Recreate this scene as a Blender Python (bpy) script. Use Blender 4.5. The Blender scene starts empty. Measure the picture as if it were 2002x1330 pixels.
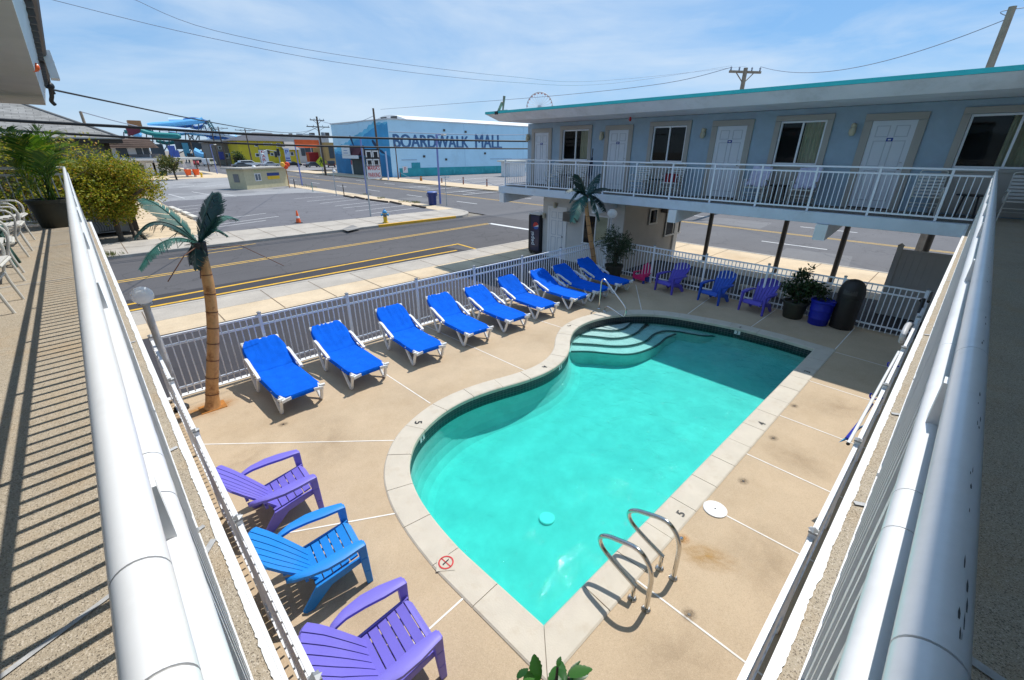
import bpy, bmesh, math, random
from mathutils import Vector, Matrix, noise
rnd = random.Random(7)
S = bpy.context.scene
COL = S.collection
PI = math.pi
R = math.radians
# ------------------------------------------------------------------ camera geometry (metres; origin on the pool deck under the camera)
CAM = Vector((0, 0, 4.1))
FPX = 840.0                      # focal length in pixels of the 2002 px wide photograph
YAW, PITCH, ROLL = R(43.957), R(23.698), R(0.2266)
def cam_axes():
    f0 = Vector((math.sin(YAW), math.cos(YAW), 0)); r0 = Vector((math.cos(YAW), -math.sin(YAW), 0)); u0 = Vector((0, 0, 1))
    f = f0*math.cos(PITCH) - u0*math.sin(PITCH); u = u0*math.cos(PITCH) + f0*math.sin(PITCH)
    r = r0*math.cos(ROLL) + u*math.sin(ROLL); u = u*math.cos(ROLL) - r0*math.sin(ROLL)
    return r.normalized(), u.normalized(), f.normalized()
CR, CU, CF = cam_axes()
def ray(u, v): return CR*((u-1001)/FPX) - CU*((v-665)/FPX) + CF
def gp(u, v, z=0.0):             # where the survey line of sight meets the level z
    d = ray(u, v); return CAM + d*((z-CAM.z)/d.z)
def at_y(u, v, y): d = ray(u, v); return CAM + d*(y/d.y)
def at_x(u, v, x): d = ray(u, v); return CAM + d*(x/d.x)
def at_d(u, v, dist): d = ray(u, v); return CAM + d*(dist/math.hypot(d.x, d.y))
def zat(u, v, p): return at_d(u, v, math.hypot(p[0], p[1])).z
# ------------------------------------------------------------------ mesh builder
class MB:
    def __init__(s): s.v=[]; s.f=[]; s.m=[]; s.s=[]; s.uv=[]
    def add(s, vs, fs, mi=0, smooth=False, M=None, uv=None):
        o=len(s.v)
        for i,p in enumerate(vs):
            p=Vector(p); s.v.append(M@p if M else p); s.uv.append(uv[i] if uv else (0,0))
        for f in fs: s.f.append([o+i for i in f]); s.m.append(mi); s.s.append(smooth)
        return s
    def bx(s, x0,x1,y0,y1,z0,z1, mi=0, M=None):
        vs=[(x0,y0,z0),(x1,y0,z0),(x1,y1,z0),(x0,y1,z0),(x0,y0,z1),(x1,y0,z1),(x1,y1,z1),(x0,y1,z1)]
        return s.add(vs,[(3,2,1,0),(4,5,6,7),(0,1,5,4),(1,2,6,5),(2,3,7,6),(3,0,4,7)],mi,False,M)
    def bar(s, p, q, w, h=None, up=(0,0,1), mi=0):
        p=Vector(p); q=Vector(q); h=h or w; d=(q-p); L=d.length
        if L<1e-6: return s
        d.normalize(); up=Vector(up)
        if abs(d.dot(up))>.98: up=Vector((1,0,0))
        x=d.cross(up).normalized(); z=x.cross(d).normalized()
        M=Matrix(((x.x,d.x,z.x,p.x),(x.y,d.y,z.y,p.y),(x.z,d.z,z.z,p.z),(0,0,0,1)))
        return s.bx(-w/2,w/2,0,L,-h/2,h/2,mi,M)
    def tube(s, pts, r, n=8, mi=0, caps=True, closed=False):
        pts=[Vector(p) for p in pts]; k=len(pts); rs=r if isinstance(r,(list,tuple)) else [r]*k
        t0=(pts[1]-pts[0]).normalized(); a=Vector((0,0,1)) if abs(t0.z)<.9 else Vector((1,0,0))
        nrm=(a-t0*a.dot(t0)).normalized(); vs=[]; fs=[]
        for i,p in enumerate(pts):
            if closed: t=(pts[(i+1)%k]-pts[i-1])
            else: t=pts[min(i+1,k-1)]-pts[max(i-1,0)]
            t.normalize(); nrm=(nrm-t*nrm.dot(t)).normalized(); b=t.cross(nrm)
            for j in range(n):
                c=2*PI*j/n; vs.append(p+(nrm*math.cos(c)+b*math.sin(c))*rs[i])
        for i in range(k if closed else k-1):
            i2=(i+1)%k
            for j in range(n): fs.append((i*n+j,i*n+(j+1)%n,i2*n+(j+1)%n,i2*n+j))
        s.add(vs,fs,mi,True)
        if caps and not closed: s.add(vs[:n],[tuple(reversed(range(n)))],mi); s.add(vs[-n:],[tuple(range(n))],mi)
        return s
    def prism(s, poly, z0, z1, mi=0, M=None):
        n=len(poly); vs=[(p[0],p[1],z0) for p in poly]+[(p[0],p[1],z1) for p in poly]
        area=sum(poly[i][0]*poly[(i+1)%n][1]-poly[(i+1)%n][0]*poly[i][1] for i in range(n))
        fs=[tuple(range(n,2*n)),tuple(reversed(range(n)))]+[(i,(i+1)%n,n+(i+1)%n,n+i) for i in range(n)]
        if area<0: fs=[tuple(reversed(f)) for f in fs]
        return s.add(vs,fs,mi,False,M)
    def extr(s, poly, vec, mi=0):         # planar 3-D polygon swept along vec
        n=len(poly); a=[Vector(p) for p in poly]; vec=Vector(vec); vs=a+[p+vec for p in a]
        fs=[tuple(reversed(range(n))),tuple(range(n,2*n))]+[(i,(i+1)%n,n+(i+1)%n,n+i) for i in range(n)]
        return s.add(vs,fs,mi)
    def lathe(s, prof, n=20, c=(0,0,0), mi=0, caps=True):
        vs=[];fs=[];k=len(prof)
        for r,z in prof:
            for j in range(n): a=2*PI*j/n; vs.append((c[0]+r*math.cos(a),c[1]+r*math.sin(a),c[2]+z))
        for i in range(k-1):
            for j in range(n): fs.append((i*n+j,i*n+(j+1)%n,(i+1)*n+(j+1)%n,(i+1)*n+j))
        s.add(vs,fs,mi,True)
        if caps: s.add(vs[:n],[tuple(reversed(range(n)))],mi); s.add(vs[-n:],[tuple(range(n))],mi)
        return s
    def sphere(s, c, r, n=20, mi=0, sq=1.0):
        return s.lathe([(max(1e-4,r*math.sin(PI*i/(n//2))),-r*sq*math.cos(PI*i/(n//2))) for i in range(n//2+1)],n,c,mi,False)
    def grid(s, fn, nu, nv, mi=0, thick=0, smooth=True):
        vs=[Vector(fn(i/nu,j/nv)) for j in range(nv+1) for i in range(nu+1)]; w=nu+1
        fs=[(j*w+i,j*w+i+1,(j+1)*w+i+1,(j+1)*w+i) for j in range(nv) for i in range(nu)]
        s.add(vs,fs,mi,smooth)
        if thick:
            lo=[p-Vector((0,0,thick)) for p in vs]; s.add(lo,[tuple(reversed(f)) for f in fs],mi,smooth)
            ring=[i for i in range(w)]+[j*w+nu for j in range(1,nv+1)]+[nv*w+i for i in range(nu-1,-1,-1)]+[j*w for j in range(nv-1,0,-1)]
            m=len(ring); s.add([vs[i] for i in ring]+[lo[i] for i in ring],[(i,i+m,(i+1)%m+m,(i+1)%m) for i in range(m)],mi,smooth)
        return s
    def strip(s, a, b, mi=0, closed=True, smooth=True, u0=0):   # wall between two rails of points, with uv along the length
        n=len(a); L=0; uv=[]; vs=[]; fs=[]
        m=n+1 if closed else n
        for i in range(m):
            p,q=Vector(a[i%n]),Vector(b[i%n])
            if i: L+=(p-Vector(a[(i-1)%n])).length
            vs+=[p,q]; uv+=[(L,p.z),(L,q.z)]
        for i in range(m-1): fs.append((2*i,2*i+1,2*i+3,2*i+2))
        return s.add(vs,fs,mi,smooth,None,uv)
    def build(s, name, mats, parent=None, world=False, bevel=0, loc=None, sharp=35):
        me=bpy.data.meshes.new(name); me.from_pydata([tuple(p) for p in s.v],[],s.f)
        for m in (mats if isinstance(mats,(list,tuple)) else [mats]): me.materials.append(m)
        me.polygons.foreach_set('material_index',s.m); me.polygons.foreach_set('use_smooth',s.s)
        if any(u!=(0,0) for u in s.uv):
            l=me.uv_layers.new(name='map')
            for lp in me.loops: l.data[lp.index].uv=s.uv[lp.vertex_index]
        me.update()
        if any(s.s): me.set_sharp_from_angle(angle=R(sharp))
        o=bpy.data.objects.new(name,me); COL.objects.link(o)
        if parent:
            o.parent=parent
            if world: o.matrix_parent_inverse=Matrix.LocRotScale(parent.location,parent.rotation_euler,None).inverted()
        if loc: o.location=loc
        if bevel:
            b=o.modifiers.new('bevel','BEVEL'); b.width=bevel; b.segments=2; b.limit_method='ANGLE'; b.angle_limit=R(40); b.harden_normals=False
        return o
def tag(o, label, cat, group=None, kind=None):
    o['label']=label; o['category']=cat
    if group: o['group']=group
    if kind: o['kind']=kind
    return o
def struct(o): o['kind']='structure'; return o
def thing(name, label, cat, loc=(0,0,0), rotz=0, group=None):
    o=bpy.data.objects.new(name,None); COL.objects.link(o); o.location=loc; o.rotation_euler=(0,0,rotz); o.empty_display_size=.2
    return tag(o,label,cat,group)
def dup(root, loc, rotz=None, label=None, swap=None):
    r=root.copy(); COL.objects.link(r); r.location=loc
    if rotz is not None: r.rotation_euler=(0,0,rotz)
    if label: r['label']=label
    def rec(a,b):
        for ch in list(a.children):
            c=ch.copy(); COL.objects.link(c); c.parent=b
            if swap:
                c.data=c.data.copy()
                for i,m in enumerate(c.data.materials):
                    if m.name in swap: c.data.materials[i]=swap[m.name]
            rec(ch,c)
    rec(root,r); return r
def text_mesh(body, size=1.0, bold=0.0, spacing=1.0, depth=0.0):
    cu=bpy.data.curves.new('lettering','FONT'); cu.body=body; cu.size=size; cu.offset=bold; cu.space_character=spacing; cu.extrude=depth; cu.align_x='LEFT'
    o=bpy.data.objects.new('lettering',cu); COL.objects.link(o)
    me=bpy.data.meshes.new_from_object(o); bpy.data.objects.remove(o); bpy.data.curves.remove(cu)
    vs=[v.co.copy() for v in me.vertices]; fs=[tuple(p.vertices) for p in me.polygons]; bpy.data.meshes.remove(me)
    return vs,fs
def add_text(mb, body, p0, xdir, ydir, width=None, height=None, mi=0, bold=0.0, spacing=1.0, off=.004, center=False):
    vs,fs=text_mesh(body,1.0,bold,spacing)
    x0=min(v.x for v in vs);x1=max(v.x for v in vs);y0=min(v.y for v in vs);y1=max(v.y for v in vs)
    sx=width/(x1-x0) if width else None; sy=height/(y1-y0) if height else None
    sx=sx or sy; sy=sy or sx
    X=Vector(xdir).normalized(); Y=Vector(ydir).normalized(); N=X.cross(Y); p0=Vector(p0)+N*off
    if center: p0=p0-X*(x1-x0)*sx/2-Y*(y1-y0)*sy/2
    mb.add([p0+X*((v.x-x0)*sx)+Y*((v.y-y0)*sy) for v in vs],fs,mi)
def catmull(P, n=6, closed=False):
    P=[Vector(p) for p in P]; out=[]; k=len(P)
    for i in range(k if closed else k-1):
        if closed: a,b,c,d=P[i-1],P[i],P[(i+1)%k],P[(i+2)%k]
        else: a,b,c,d=P[max(i-1,0)],P[i],P[i+1],P[min(i+2,k-1)]
        for j in range(n):
            t=j/n; out.append(.5*((2*b)+(c-a)*t+(2*a-5*b+4*c-d)*t*t+(3*b-a-3*c+d)*t**3))
    if not closed: out.append(P[-1])
    return out
# ------------------------------------------------------------------ materials
def nt(name):
    m=bpy.data.materials.new(name); m.use_nodes=True; t=m.node_tree; b=t.nodes['Principled BSDF']; return m,t,b
def N(t, typ, **k):
    n=t.nodes.new(typ)
    for a,v in k.items():
        if a in n.inputs: n.inputs[a].default_value=v
        else: setattr(n,a,v)
    return n
def c4(c): return (c,c,c,1.0) if isinstance(c,(int,float)) else (tuple(c)[:3]+(1.0,))
def ramp(t, fac, stops):
    r=t.nodes.new('ShaderNodeValToRGB'); e=r.color_ramp.elements
    while len(e)<len(stops): e.new(.5)
    for i,(p,c) in enumerate(stops): e[i].position=p; e[i].color=c4(c)
    t.links.new(fac,r.inputs[0]); return r
def mix(t, fac, a, b, mode='MIX'):
    m=t.nodes.new('ShaderNodeMix'); m.data_type='RGBA'; m.blend_type=mode
    for s,v in ((0,fac),(6,a),(7,b)):
        if isinstance(v,bpy.types.NodeSocket): t.links.new(v,m.inputs[s])
        else: m.inputs[s].default_value=v if s==0 else c4(v)
    return m.outputs[2]
def mul(c,k): return tuple(min(1,max(0,x*k)) for x in c)
def mat(name, col, rough=.6, metal=0, var=.12, scale=2.0, bump=0, bscale=60, spec=.5, stain=None, stain_amt=0, sscale=1.2, coat=0):
    m,t,b=nt(name); L=t.links.new
    tc=N(t,'ShaderNodeTexCoord'); n=N(t,'ShaderNodeTexNoise',Scale=scale,Detail=7,Roughness=.62); L(tc.outputs['Object'],n.inputs[0])
    r=ramp(t,n.outputs[0],[(.3,mul(col,1-var)),(.7,mul(col,1+var))]); c=r.outputs[0]
    if stain:
        n2=N(t,'ShaderNodeTexNoise',Scale=sscale,Detail=8,Roughness=.7); L(tc.outputs['Object'],n2.inputs[0])
        r2=ramp(t,n2.outputs[0],[(.52,0.0),(.68,stain_amt)]); c=mix(t,r2.outputs[0],c,stain)
    L(c,b.inputs['Base Color']); b.inputs['Roughness'].default_value=rough; b.inputs['Metallic'].default_value=metal
    b.inputs['Specular IOR Level'].default_value=spec
    if coat: b.inputs['Coat Weight'].default_value=coat; b.inputs['Coat Roughness'].default_value=.08
    if bump:
        n3=N(t,'ShaderNodeTexNoise',Scale=bscale,Detail=5); L(tc.outputs['Object'],n3.inputs[0])
        bp=N(t,'ShaderNodeBump',Strength=bump,Distance=.01); L(n3.outputs[0],bp.inputs['Height']); L(bp.outputs[0],b.inputs['Normal'])
    return m
def speckle(name, col, dark, light, scale=90, rough=.8, bump=.35, var=.15, amt=.8, frac=.2, stain=None, stain_amt=.5, sscale=.7):
    """concrete or asphalt with visible stones of several sizes"""
    m,t,b=nt(name); L=t.links.new; tc=N(t,'ShaderNodeTexCoord')
    n=N(t,'ShaderNodeTexNoise',Scale=.9,Detail=8,Roughness=.65); L(tc.outputs['Object'],n.inputs[0])
    base=ramp(t,n.outputs[0],[(.3,mul(col,1-var)),(.7,mul(col,1+var))]).outputs[0]
    v=N(t,'ShaderNodeTexVoronoi',Scale=scale); L(tc.outputs['Object'],v.inputs[0])
    sep=N(t,'ShaderNodeSeparateColor'); L(v.outputs['Color'],sep.inputs[0])
    k=ramp(t,sep.outputs[0],[(.0,amt),(frac,amt),(frac+.03,0.0)]).outputs[0]; c=mix(t,k,base,dark)
    k2=ramp(t,sep.outputs[1],[(.0,amt),(frac,amt),(frac+.03,0.0)]).outputs[0]; c=mix(t,k2,c,light)
    if stain:
        n2=N(t,'ShaderNodeTexNoise',Scale=sscale,Detail=9,Roughness=.7); L(tc.outputs['Object'],n2.inputs[0])
        c=mix(t,ramp(t,n2.outputs[0],[(.5,0.0),(.7,stain_amt)]).outputs[0],c,stain)
    L(c,b.inputs['Base Color']); b.inputs['Roughness'].default_value=rough; b.inputs['Specular IOR Level'].default_value=.25
    bp=N(t,'ShaderNodeBump',Strength=bump,Distance=.004); L(v.outputs['Distance'],bp.inputs['Height']); L(bp.outputs[0],b.inputs['Normal'])
    return m
def asphalt(name, col, var=.18, rough=.85, crack=.5, patch=None):
    m,t,b=nt(name); L=t.links.new; tc=N(t,'ShaderNodeTexCoord')
    n=N(t,'ShaderNodeTexNoise',Scale=.16,Detail=9,Roughness=.68); L(tc.outputs['Object'],n.inputs[0])
    c=ramp(t,n.outputs[0],[(.3,mul(col,1-var)),(.72,mul(col,1+var))]).outputs[0]
    mp=N(t,'ShaderNodeMapping'); mp.inputs['Scale'].default_value=(.06,1.1,1); L(tc.outputs['Object'],mp.inputs[0])
    n4=N(t,'ShaderNodeTexNoise',Scale=1.0,Detail=5,Roughness=.6); L(mp.outputs[0],n4.inputs[0])
    c=mix(t,ramp(t,n4.outputs[0],[(.45,0.0),(.75,.35)]).outputs[0],c,mul(col,1.35))
    g=N(t,'ShaderNodeTexNoise',Scale=45,Detail=3); L(tc.outputs['Object'],g.inputs[0])
    c=mix(t,ramp(t,g.outputs[0],[(.35,0.0),(.75,.5)]).outputs[0],c,mul(col,1.7))
    if patch:
        n5=N(t,'ShaderNodeTexNoise',Scale=.09,Detail=6,Roughness=.6); L(tc.outputs['Object'],n5.inputs[0])
        c=mix(t,ramp(t,n5.outputs[0],[(.47,0.0),(.56,.85)]).outputs[0],c,patch)
    v=N(t,'ShaderNodeTexVoronoi',Scale=.35); v.feature='DISTANCE_TO_EDGE'
    nw=N(t,'ShaderNodeTexNoise',Scale=1.2,Detail=4); L(tc.outputs['Object'],nw.inputs[0])
    ad=N(t,'ShaderNodeVectorMath'); ad.operation='ADD'; L(tc.outputs['Object'],ad.inputs[0]); L(nw.outputs['Color'],ad.inputs[1]); L(ad.outputs[0],v.inputs[0])
    c=mix(t,ramp(t,v.outputs['Distance'],[(.0,crack),(.012,0.0)]).outputs[0],c,mul(col,.45))
    L(c,b.inputs['Base Color']); b.inputs['Roughness'].default_value=rough; b.inputs['Specular IOR Level'].default_value=.3
    bp=N(t,'ShaderNodeBump',Strength=.25,Distance=.006); L(g.outputs[0],bp.inputs['Height']); L(bp.outputs[0],b.inputs['Normal'])
    return m
def leafmat(name, stops, rough=.55, trans=.35):
    m,t,b=nt(name); L=t.links.new; g=N(t,'ShaderNodeNewGeometry')
    c=ramp(t,g.outputs['Random Per Island'],stops).outputs[0]; L(c,b.inputs['Base Color']); b.inputs['Roughness'].default_value=rough
    tr=N(t,'ShaderNodeBsdfTranslucent'); L(c,tr.inputs[0]); ms=N(t,'ShaderNodeMixShader'); ms.inputs[0].default_value=trans
    L(b.outputs[0],ms.inputs[1]); L(tr.outputs[0],ms.inputs[2]); L(ms.outputs[0],t.nodes['Material Output'].inputs[0]); return m
def brickmat(name, c1, c2, mortar, scale, bw, rh, ms=.02, rough=.7, coord='UV', bump=.3, offset=.5):
    m,t,b=nt(name); L=t.links.new; tc=N(t,'ShaderNodeTexCoord'); br=N(t,'ShaderNodeTexBrick',Scale=scale)
    br.inputs['Color1'].default_value=c1+(1,); br.inputs['Color2'].default_value=c2+(1,); br.inputs['Mortar'].default_value=mortar+(1,)
    br.inputs['Mortar Size'].default_value=ms; br.inputs['Brick Width'].default_value=bw; br.inputs['Row Height'].default_value=rh; br.offset=offset
    L(tc.outputs[coord],br.inputs[0]); n=N(t,'ShaderNodeTexNoise',Scale=3,Detail=6); L(tc.outputs[coord],n.inputs[0])
    c=mix(t,1.0,br.outputs[0],ramp(t,n.outputs[0],[(.3,(.75,.75,.75)),(.7,(1.15,1.15,1.15))]).outputs[0],'MULTIPLY')
    L(c,b.inputs['Base Color']); b.inputs['Roughness'].default_value=rough
    bp=N(t,'ShaderNodeBump',Strength=bump,Distance=.01); L(br.outputs['Fac'],bp.inputs['Height']); bp.invert=True; L(bp.outputs[0],b.inputs['Normal']); return m
def glassmat(name, tint=(.75,.8,.8)):
    m,t,b=nt(name); L=t.links.new; t.nodes.remove(b)
    tr=N(t,'ShaderNodeBsdfTransparent'); tr.inputs[0].default_value=tint+(1,); gl=N(t,'ShaderNodeBsdfGlossy',Roughness=.02)
    fr=N(t,'ShaderNodeFresnel',IOR=1.32); ms=N(t,'ShaderNodeMixShader'); L(fr.outputs[0],ms.inputs[0]); L(tr.outputs[0],ms.inputs[1]); L(gl.outputs[0],ms.inputs[2])
    L(ms.outputs[0],t.nodes['Material Output'].inputs[0]); return m
def watermat():
    m,t,b=nt('pool_water'); L=t.links.new; t.nodes.remove(b); tc=N(t,'ShaderNodeTexCoord')
    tr=N(t,'ShaderNodeBsdfTransparent'); tr.inputs[0].default_value=(.97,.99,.99,1)
    gl=N(t,'ShaderNodeBsdfGlossy',Roughness=.03); fr=N(t,'ShaderNodeFresnel',IOR=1.33); ms=N(t,'ShaderNodeMixShader')
    n=N(t,'ShaderNodeTexNoise',Scale=4.2,Detail=5,Roughness=.55,Distortion=.8); L(tc.outputs['Object'],n.inputs[0])
    n2=N(t,'ShaderNodeTexNoise',Scale=1.1,Detail=3); L(tc.outputs['Object'],n2.inputs[0])
    ad=N(t,'ShaderNodeMath'); ad.operation='ADD'; L(n.outputs[0],ad.inputs[0]); L(n2.outputs[0],ad.inputs[1])
    bp=N(t,'ShaderNodeBump',Strength=.6,Distance=.06); L(ad.outputs[0],bp.inputs['Height']); L(bp.outputs[0],gl.inputs['Normal']); L(bp.outputs[0],fr.inputs['Normal'])
    L(fr.outputs[0],ms.inputs[0]); L(tr.outputs[0],ms.inputs[1]); L(gl.outputs[0],ms.inputs[2]); o=t.nodes['Material Output']; L(ms.outputs[0],o.inputs[0])
    va=N(t,'ShaderNodeVolumeAbsorption',Density=1.55); va.inputs['Color'].default_value=(.13,.982,.945,1); L(va.outputs[0],o.inputs['Volume']); return m
def stainmat(name,col,amt=.8,scale=5):
    m,t,b=nt(name); L=t.links.new; tc=N(t,'ShaderNodeTexCoord'); b.inputs['Base Color'].default_value=col+(1,); b.inputs['Roughness'].default_value=.9; b.inputs['Specular IOR Level'].default_value=.1
    ln=N(t,'ShaderNodeVectorMath'); ln.operation='LENGTH'; L(tc.outputs['Object'],ln.inputs[0]); r1=ramp(t,ln.outputs['Value'],[(.05,1.0),(.95,0.0)])
    n=N(t,'ShaderNodeTexNoise',Scale=scale,Detail=7,Roughness=.65); L(tc.outputs['Object'],n.inputs[0]); r2=ramp(t,n.outputs[0],[(.32,0.0),(.66,amt)])
    f=mix(t,1.0,r1.outputs[0],r2.outputs[0],'MULTIPLY'); tr=N(t,'ShaderNodeBsdfTransparent'); ms=N(t,'ShaderNodeMixShader'); L(f,ms.inputs[0]); L(tr.outputs[0],ms.inputs[1]); L(b.outputs[0],ms.inputs[2]); L(ms.outputs[0],t.nodes['Material Output'].inputs[0]); return m
def stain_disc(name,x,y,z,rx,ry,m,rot=0):
    b=MB(); b.add([(math.cos(2*PI*i/28),math.sin(2*PI*i/28),0) for i in range(28)],[tuple(range(28))]); o=b.build(name,m); o.location=(x,y,z); o.scale=(rx,ry,1); o.rotation_euler=(0,0,rot); return struct(o)
white=mat('white_paint',(.80,.80,.79),.45,var=.04,scale=6,stain=(.55,.5,.42),stain_amt=.25,sscale=3)
white_rail=mat('white_rail_paint',(.82,.82,.82),.35,var=.03,scale=9,stain=(.5,.48,.45),stain_amt=.22,sscale=5,coat=.2)
white_alu=mat('white_aluminium_paint',(.80,.82,.86),.38,var=.03)
white_resin=mat('white_resin',(.78,.78,.76),.4,var=.05,scale=5,stain=(.5,.46,.4),stain_amt=.25,sscale=6)
deckm=speckle('deck_concrete',(.495,.378,.254),(.34,.255,.17),(.62,.49,.35),160,.82,.12,.12,.35,.2,stain=(.36,.25,.14),stain_amt=.35,sscale=.8)
aggr=speckle('exposed_aggregate',(.40,.335,.25),(.11,.09,.07),(.60,.52,.42),290,.85,.35,.12,.75,.13,stain=(.42,.27,.13),stain_amt=.35,sscale=2.2)
coping_m=mat('coping_stone',(.56,.50,.41),.75,var=.07,scale=3,bump=.15,bscale=60,stain=(.45,.36,.25),stain_amt=.4,sscale=4.5)
mortar=mat('mortar_joint',(.42,.36,.28),.9,var=.2)
sealant=mat('white_joint_sealant',(.78,.74,.68),.7,var=.12,scale=6)
plaster=mat('pool_plaster',(.585,.57,.56),.7,var=.11,scale=2.6,stain=(.47,.48,.49),stain_amt=.8,sscale=.6)  # uneven plaster tone; the mottling also suggests rippled light on the pool floor
tile_m=brickmat('dark_waterline_tile',(.006,.009,.016),(.016,.018,.026),(.10,.10,.10),1.0,.075,.05,.005,.4,'UV',.2,0)
edge_tile=mat('step_edge_tile',(.01,.05,.05),.4,var=.3,scale=30)
water=watermat()
street_m=asphalt('street_asphalt',(.088,.082,.083))
road_m=asphalt('cross_road_asphalt',(.115,.110,.112))
lot_m=asphalt('lot_asphalt',(.135,.13,.138),.2,crack=.7)
lot_w=asphalt('worn_lot_asphalt',(.27,.265,.265),.2,crack=.6,patch=(.19,.185,.19))
lot2_m=asphalt('pale_lot_asphalt',(.21,.20,.20),.2)
drive_m=asphalt('driveway_asphalt',(.050,.047,.053),.15,crack=.3)
walk_m=speckle('tan_pavement',(.63,.495,.335),(.46,.36,.25),(.74,.61,.45),60,.85,.15,.13,.3,.2,stain=(.42,.28,.15),stain_amt=.4,sscale=.35)
grey_walk=speckle('grey_concrete',(.45,.40,.34),(.30,.27,.23),(.56,.51,.45),60,.85,.15,.14,.3,.2,stain=(.26,.23,.2),stain_amt=.4,sscale=.5)
apron_m=speckle('pale_apron',(.48,.43,.36),(.3,.27,.23),(.6,.55,.47),60,.85,.12,.12,.3)
soil=mat('sandy_ground',(.24,.21,.17),.95,var=.25,scale=.3,bump=.3,bscale=8)
yellow_p=mat('yellow_road_paint',(.72,.40,.02),.7,var=.15,scale=4,stain=(.2,.16,.1),stain_amt=.6,sscale=5)
faded_y=mat('faded_yellow_paint',(.62,.38,.08),.75,var=.25,scale=4,stain=(.12,.11,.11),stain_amt=.8,sscale=4)
white_p=mat('white_road_paint',(.70,.69,.67),.75,var=.2,scale=4,stain=(.25,.24,.24),stain_amt=.7,sscale=4)
yellow_k=mat('yellow_kerb_paint',(.80,.42,.02),.6,var=.12,scale=4,stain=(.4,.33,.2),stain_amt=.5,sscale=3)
kerb_m=mat('kerb_concrete',(.42,.38,.33),.85,var=.2,scale=2,bump=.2)
wallblue=mat('blue_stucco',(.345,.45,.545),.85,var=.07,scale=3,bump=.5,bscale=120,stain=(.25,.31,.36),stain_amt=.3,sscale=.9)
trimm=mat('taupe_trim',(.40,.375,.34),.7,var=.05)
fascia=mat('pale_grey_fascia',(.86,.86,.92),.7,var=.06,scale=1.2,stain=(.4,.39,.37),stain_amt=.3,sscale=1)
teal=mat('teal_drip_edge',(.03,.50,.50),.5,var=.08,scale=2)
doorp=mat('door_groove_shade',(.50,.53,.58),.5,var=.03)  # darker colour paints groove shade round the door panels
doorm=mat('white_door',(.66,.69,.74),.45,var=.03)
slabm=mat('painted_slab_edge',(.62,.68,.74),.7,var=.06,scale=2,stain=(.42,.42,.42),stain_amt=.3,sscale=1.5)
ceil_m=mat('soffit_paint',(.42,.40,.37),.8,var=.06)
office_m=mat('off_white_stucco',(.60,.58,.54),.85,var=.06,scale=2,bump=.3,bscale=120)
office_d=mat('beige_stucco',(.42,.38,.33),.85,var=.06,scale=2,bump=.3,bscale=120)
steel_d=mat('dark_column_paint',(.06,.055,.05),.5,var=.15)
glass=glassmat('window_glass')
dark_in=mat('dark_interior',(.012,.011,.012),.9,var=.2)
strapm=mat('vinyl_strap',(.58,.57,.54),.5,var=.08)
curtain_m=mat('cream_curtain',(.66,.61,.44),.9,var=.1,scale=4)
curtain_w=mat('white_curtain',(.55,.55,.52),.9,var=.08,scale=4)
def globemat():
    m,t,b=nt('frosted_globe'); b.inputs['Base Color'].default_value=(.99,.99,.98,1); b.inputs['Roughness'].default_value=.3
    tr=N(t,'ShaderNodeBsdfTranslucent'); tr.inputs[0].default_value=(.995,.995,.99,1); ms=N(t,'ShaderNodeMixShader'); ms.inputs[0].default_value=.55
    t.links.new(b.outputs[0],ms.inputs[1]); t.links.new(tr.outputs[0],ms.inputs[2]); t.links.new(ms.outputs[0],t.nodes['Material Output'].inputs[0]); return m
lampglass=globemat()
lampcream=mat('cream_lamp',(.55,.50,.36),.4,var=.1)
grey_pole=mat('grey_painted_pole',(.50,.50,.50),.5,var=.1,scale=8,stain=(.3,.2,.12),stain_amt=.5,sscale=8)
chrome=mat('stainless_steel',(.62,.60,.56),.16,1.0,var=.05,scale=20)
towel=mat('blue_towelling',(.004,.115,.66),.95,var=.13,scale=5,bump=.6,bscale=260,spec=.1)
def per_object(m,k):
    t=m.node_tree; b=t.nodes['Principled BSDF']; l=b.inputs['Base Color'].links[0].from_socket; oi=N(t,'ShaderNodeObjectInfo')
    r=ramp(t,oi.outputs['Random'],[(0,1-k),(1,1+k)]); t.links.new(mix(t,1.0,l,r.outputs[0],'MULTIPLY'),b.inputs['Base Color'])
per_object(towel,.12)
purple=mat('purple_resin',(.18,.15,.60),.5,var=.05,scale=3)
purple_shaded=mat('purple_resin_shaded',(.085,.065,.46),.5,var=.05,scale=3)  # purple chair resin with the shade under the far wing put into its colour
blue_shaded=mat('blue_resin_shaded',(.006,.075,.46),.5,var=.05,scale=3)  # blue chair resin, colour darkened to stand for the same shade
bluec=mat('blue_resin',(.012,.235,.68),.5,var=.05,scale=3)
pink=mat('pink_resin',(.70,.02,.16),.5,var=.05)
navy=mat('navy_plastic',(.02,.05,.30),.5,var=.05)
bark_t=mat('tan_trunk_paint',(.56,.29,.11),.6,var=.3,scale=5,stain=(.22,.075,.02),stain_amt=.85,sscale=5)
ringm=mat('brown_seam',(.15,.06,.03),.7,var=.2)
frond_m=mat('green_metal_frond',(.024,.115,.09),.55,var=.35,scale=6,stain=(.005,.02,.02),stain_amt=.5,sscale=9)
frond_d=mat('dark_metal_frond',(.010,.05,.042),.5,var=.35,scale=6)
blackpl=mat('black_plastic',(.012,.012,.013),.5,var=.2)
blackw=mat('black_cable',(.008,.008,.009),.6,var=.1)
thinw=mat('grey_cable',(.28,.32,.40),.6,var=.1)
brownbin=mat('dark_brown_plastic',(.022,.018,.016),.55,var=.2)
bluebin=mat('blue_plastic',(.003,.013,.33),.45,var=.08)
potm=mat('dark_green_pot',(.035,.035,.022),.6,var=.25,scale=4)
potrim=mat('pale_pot_rim',(.40,.36,.22),.6,var=.2)
rustm=mat('rust',(.40,.16,.03),.9,var=.3,scale=12)
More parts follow.
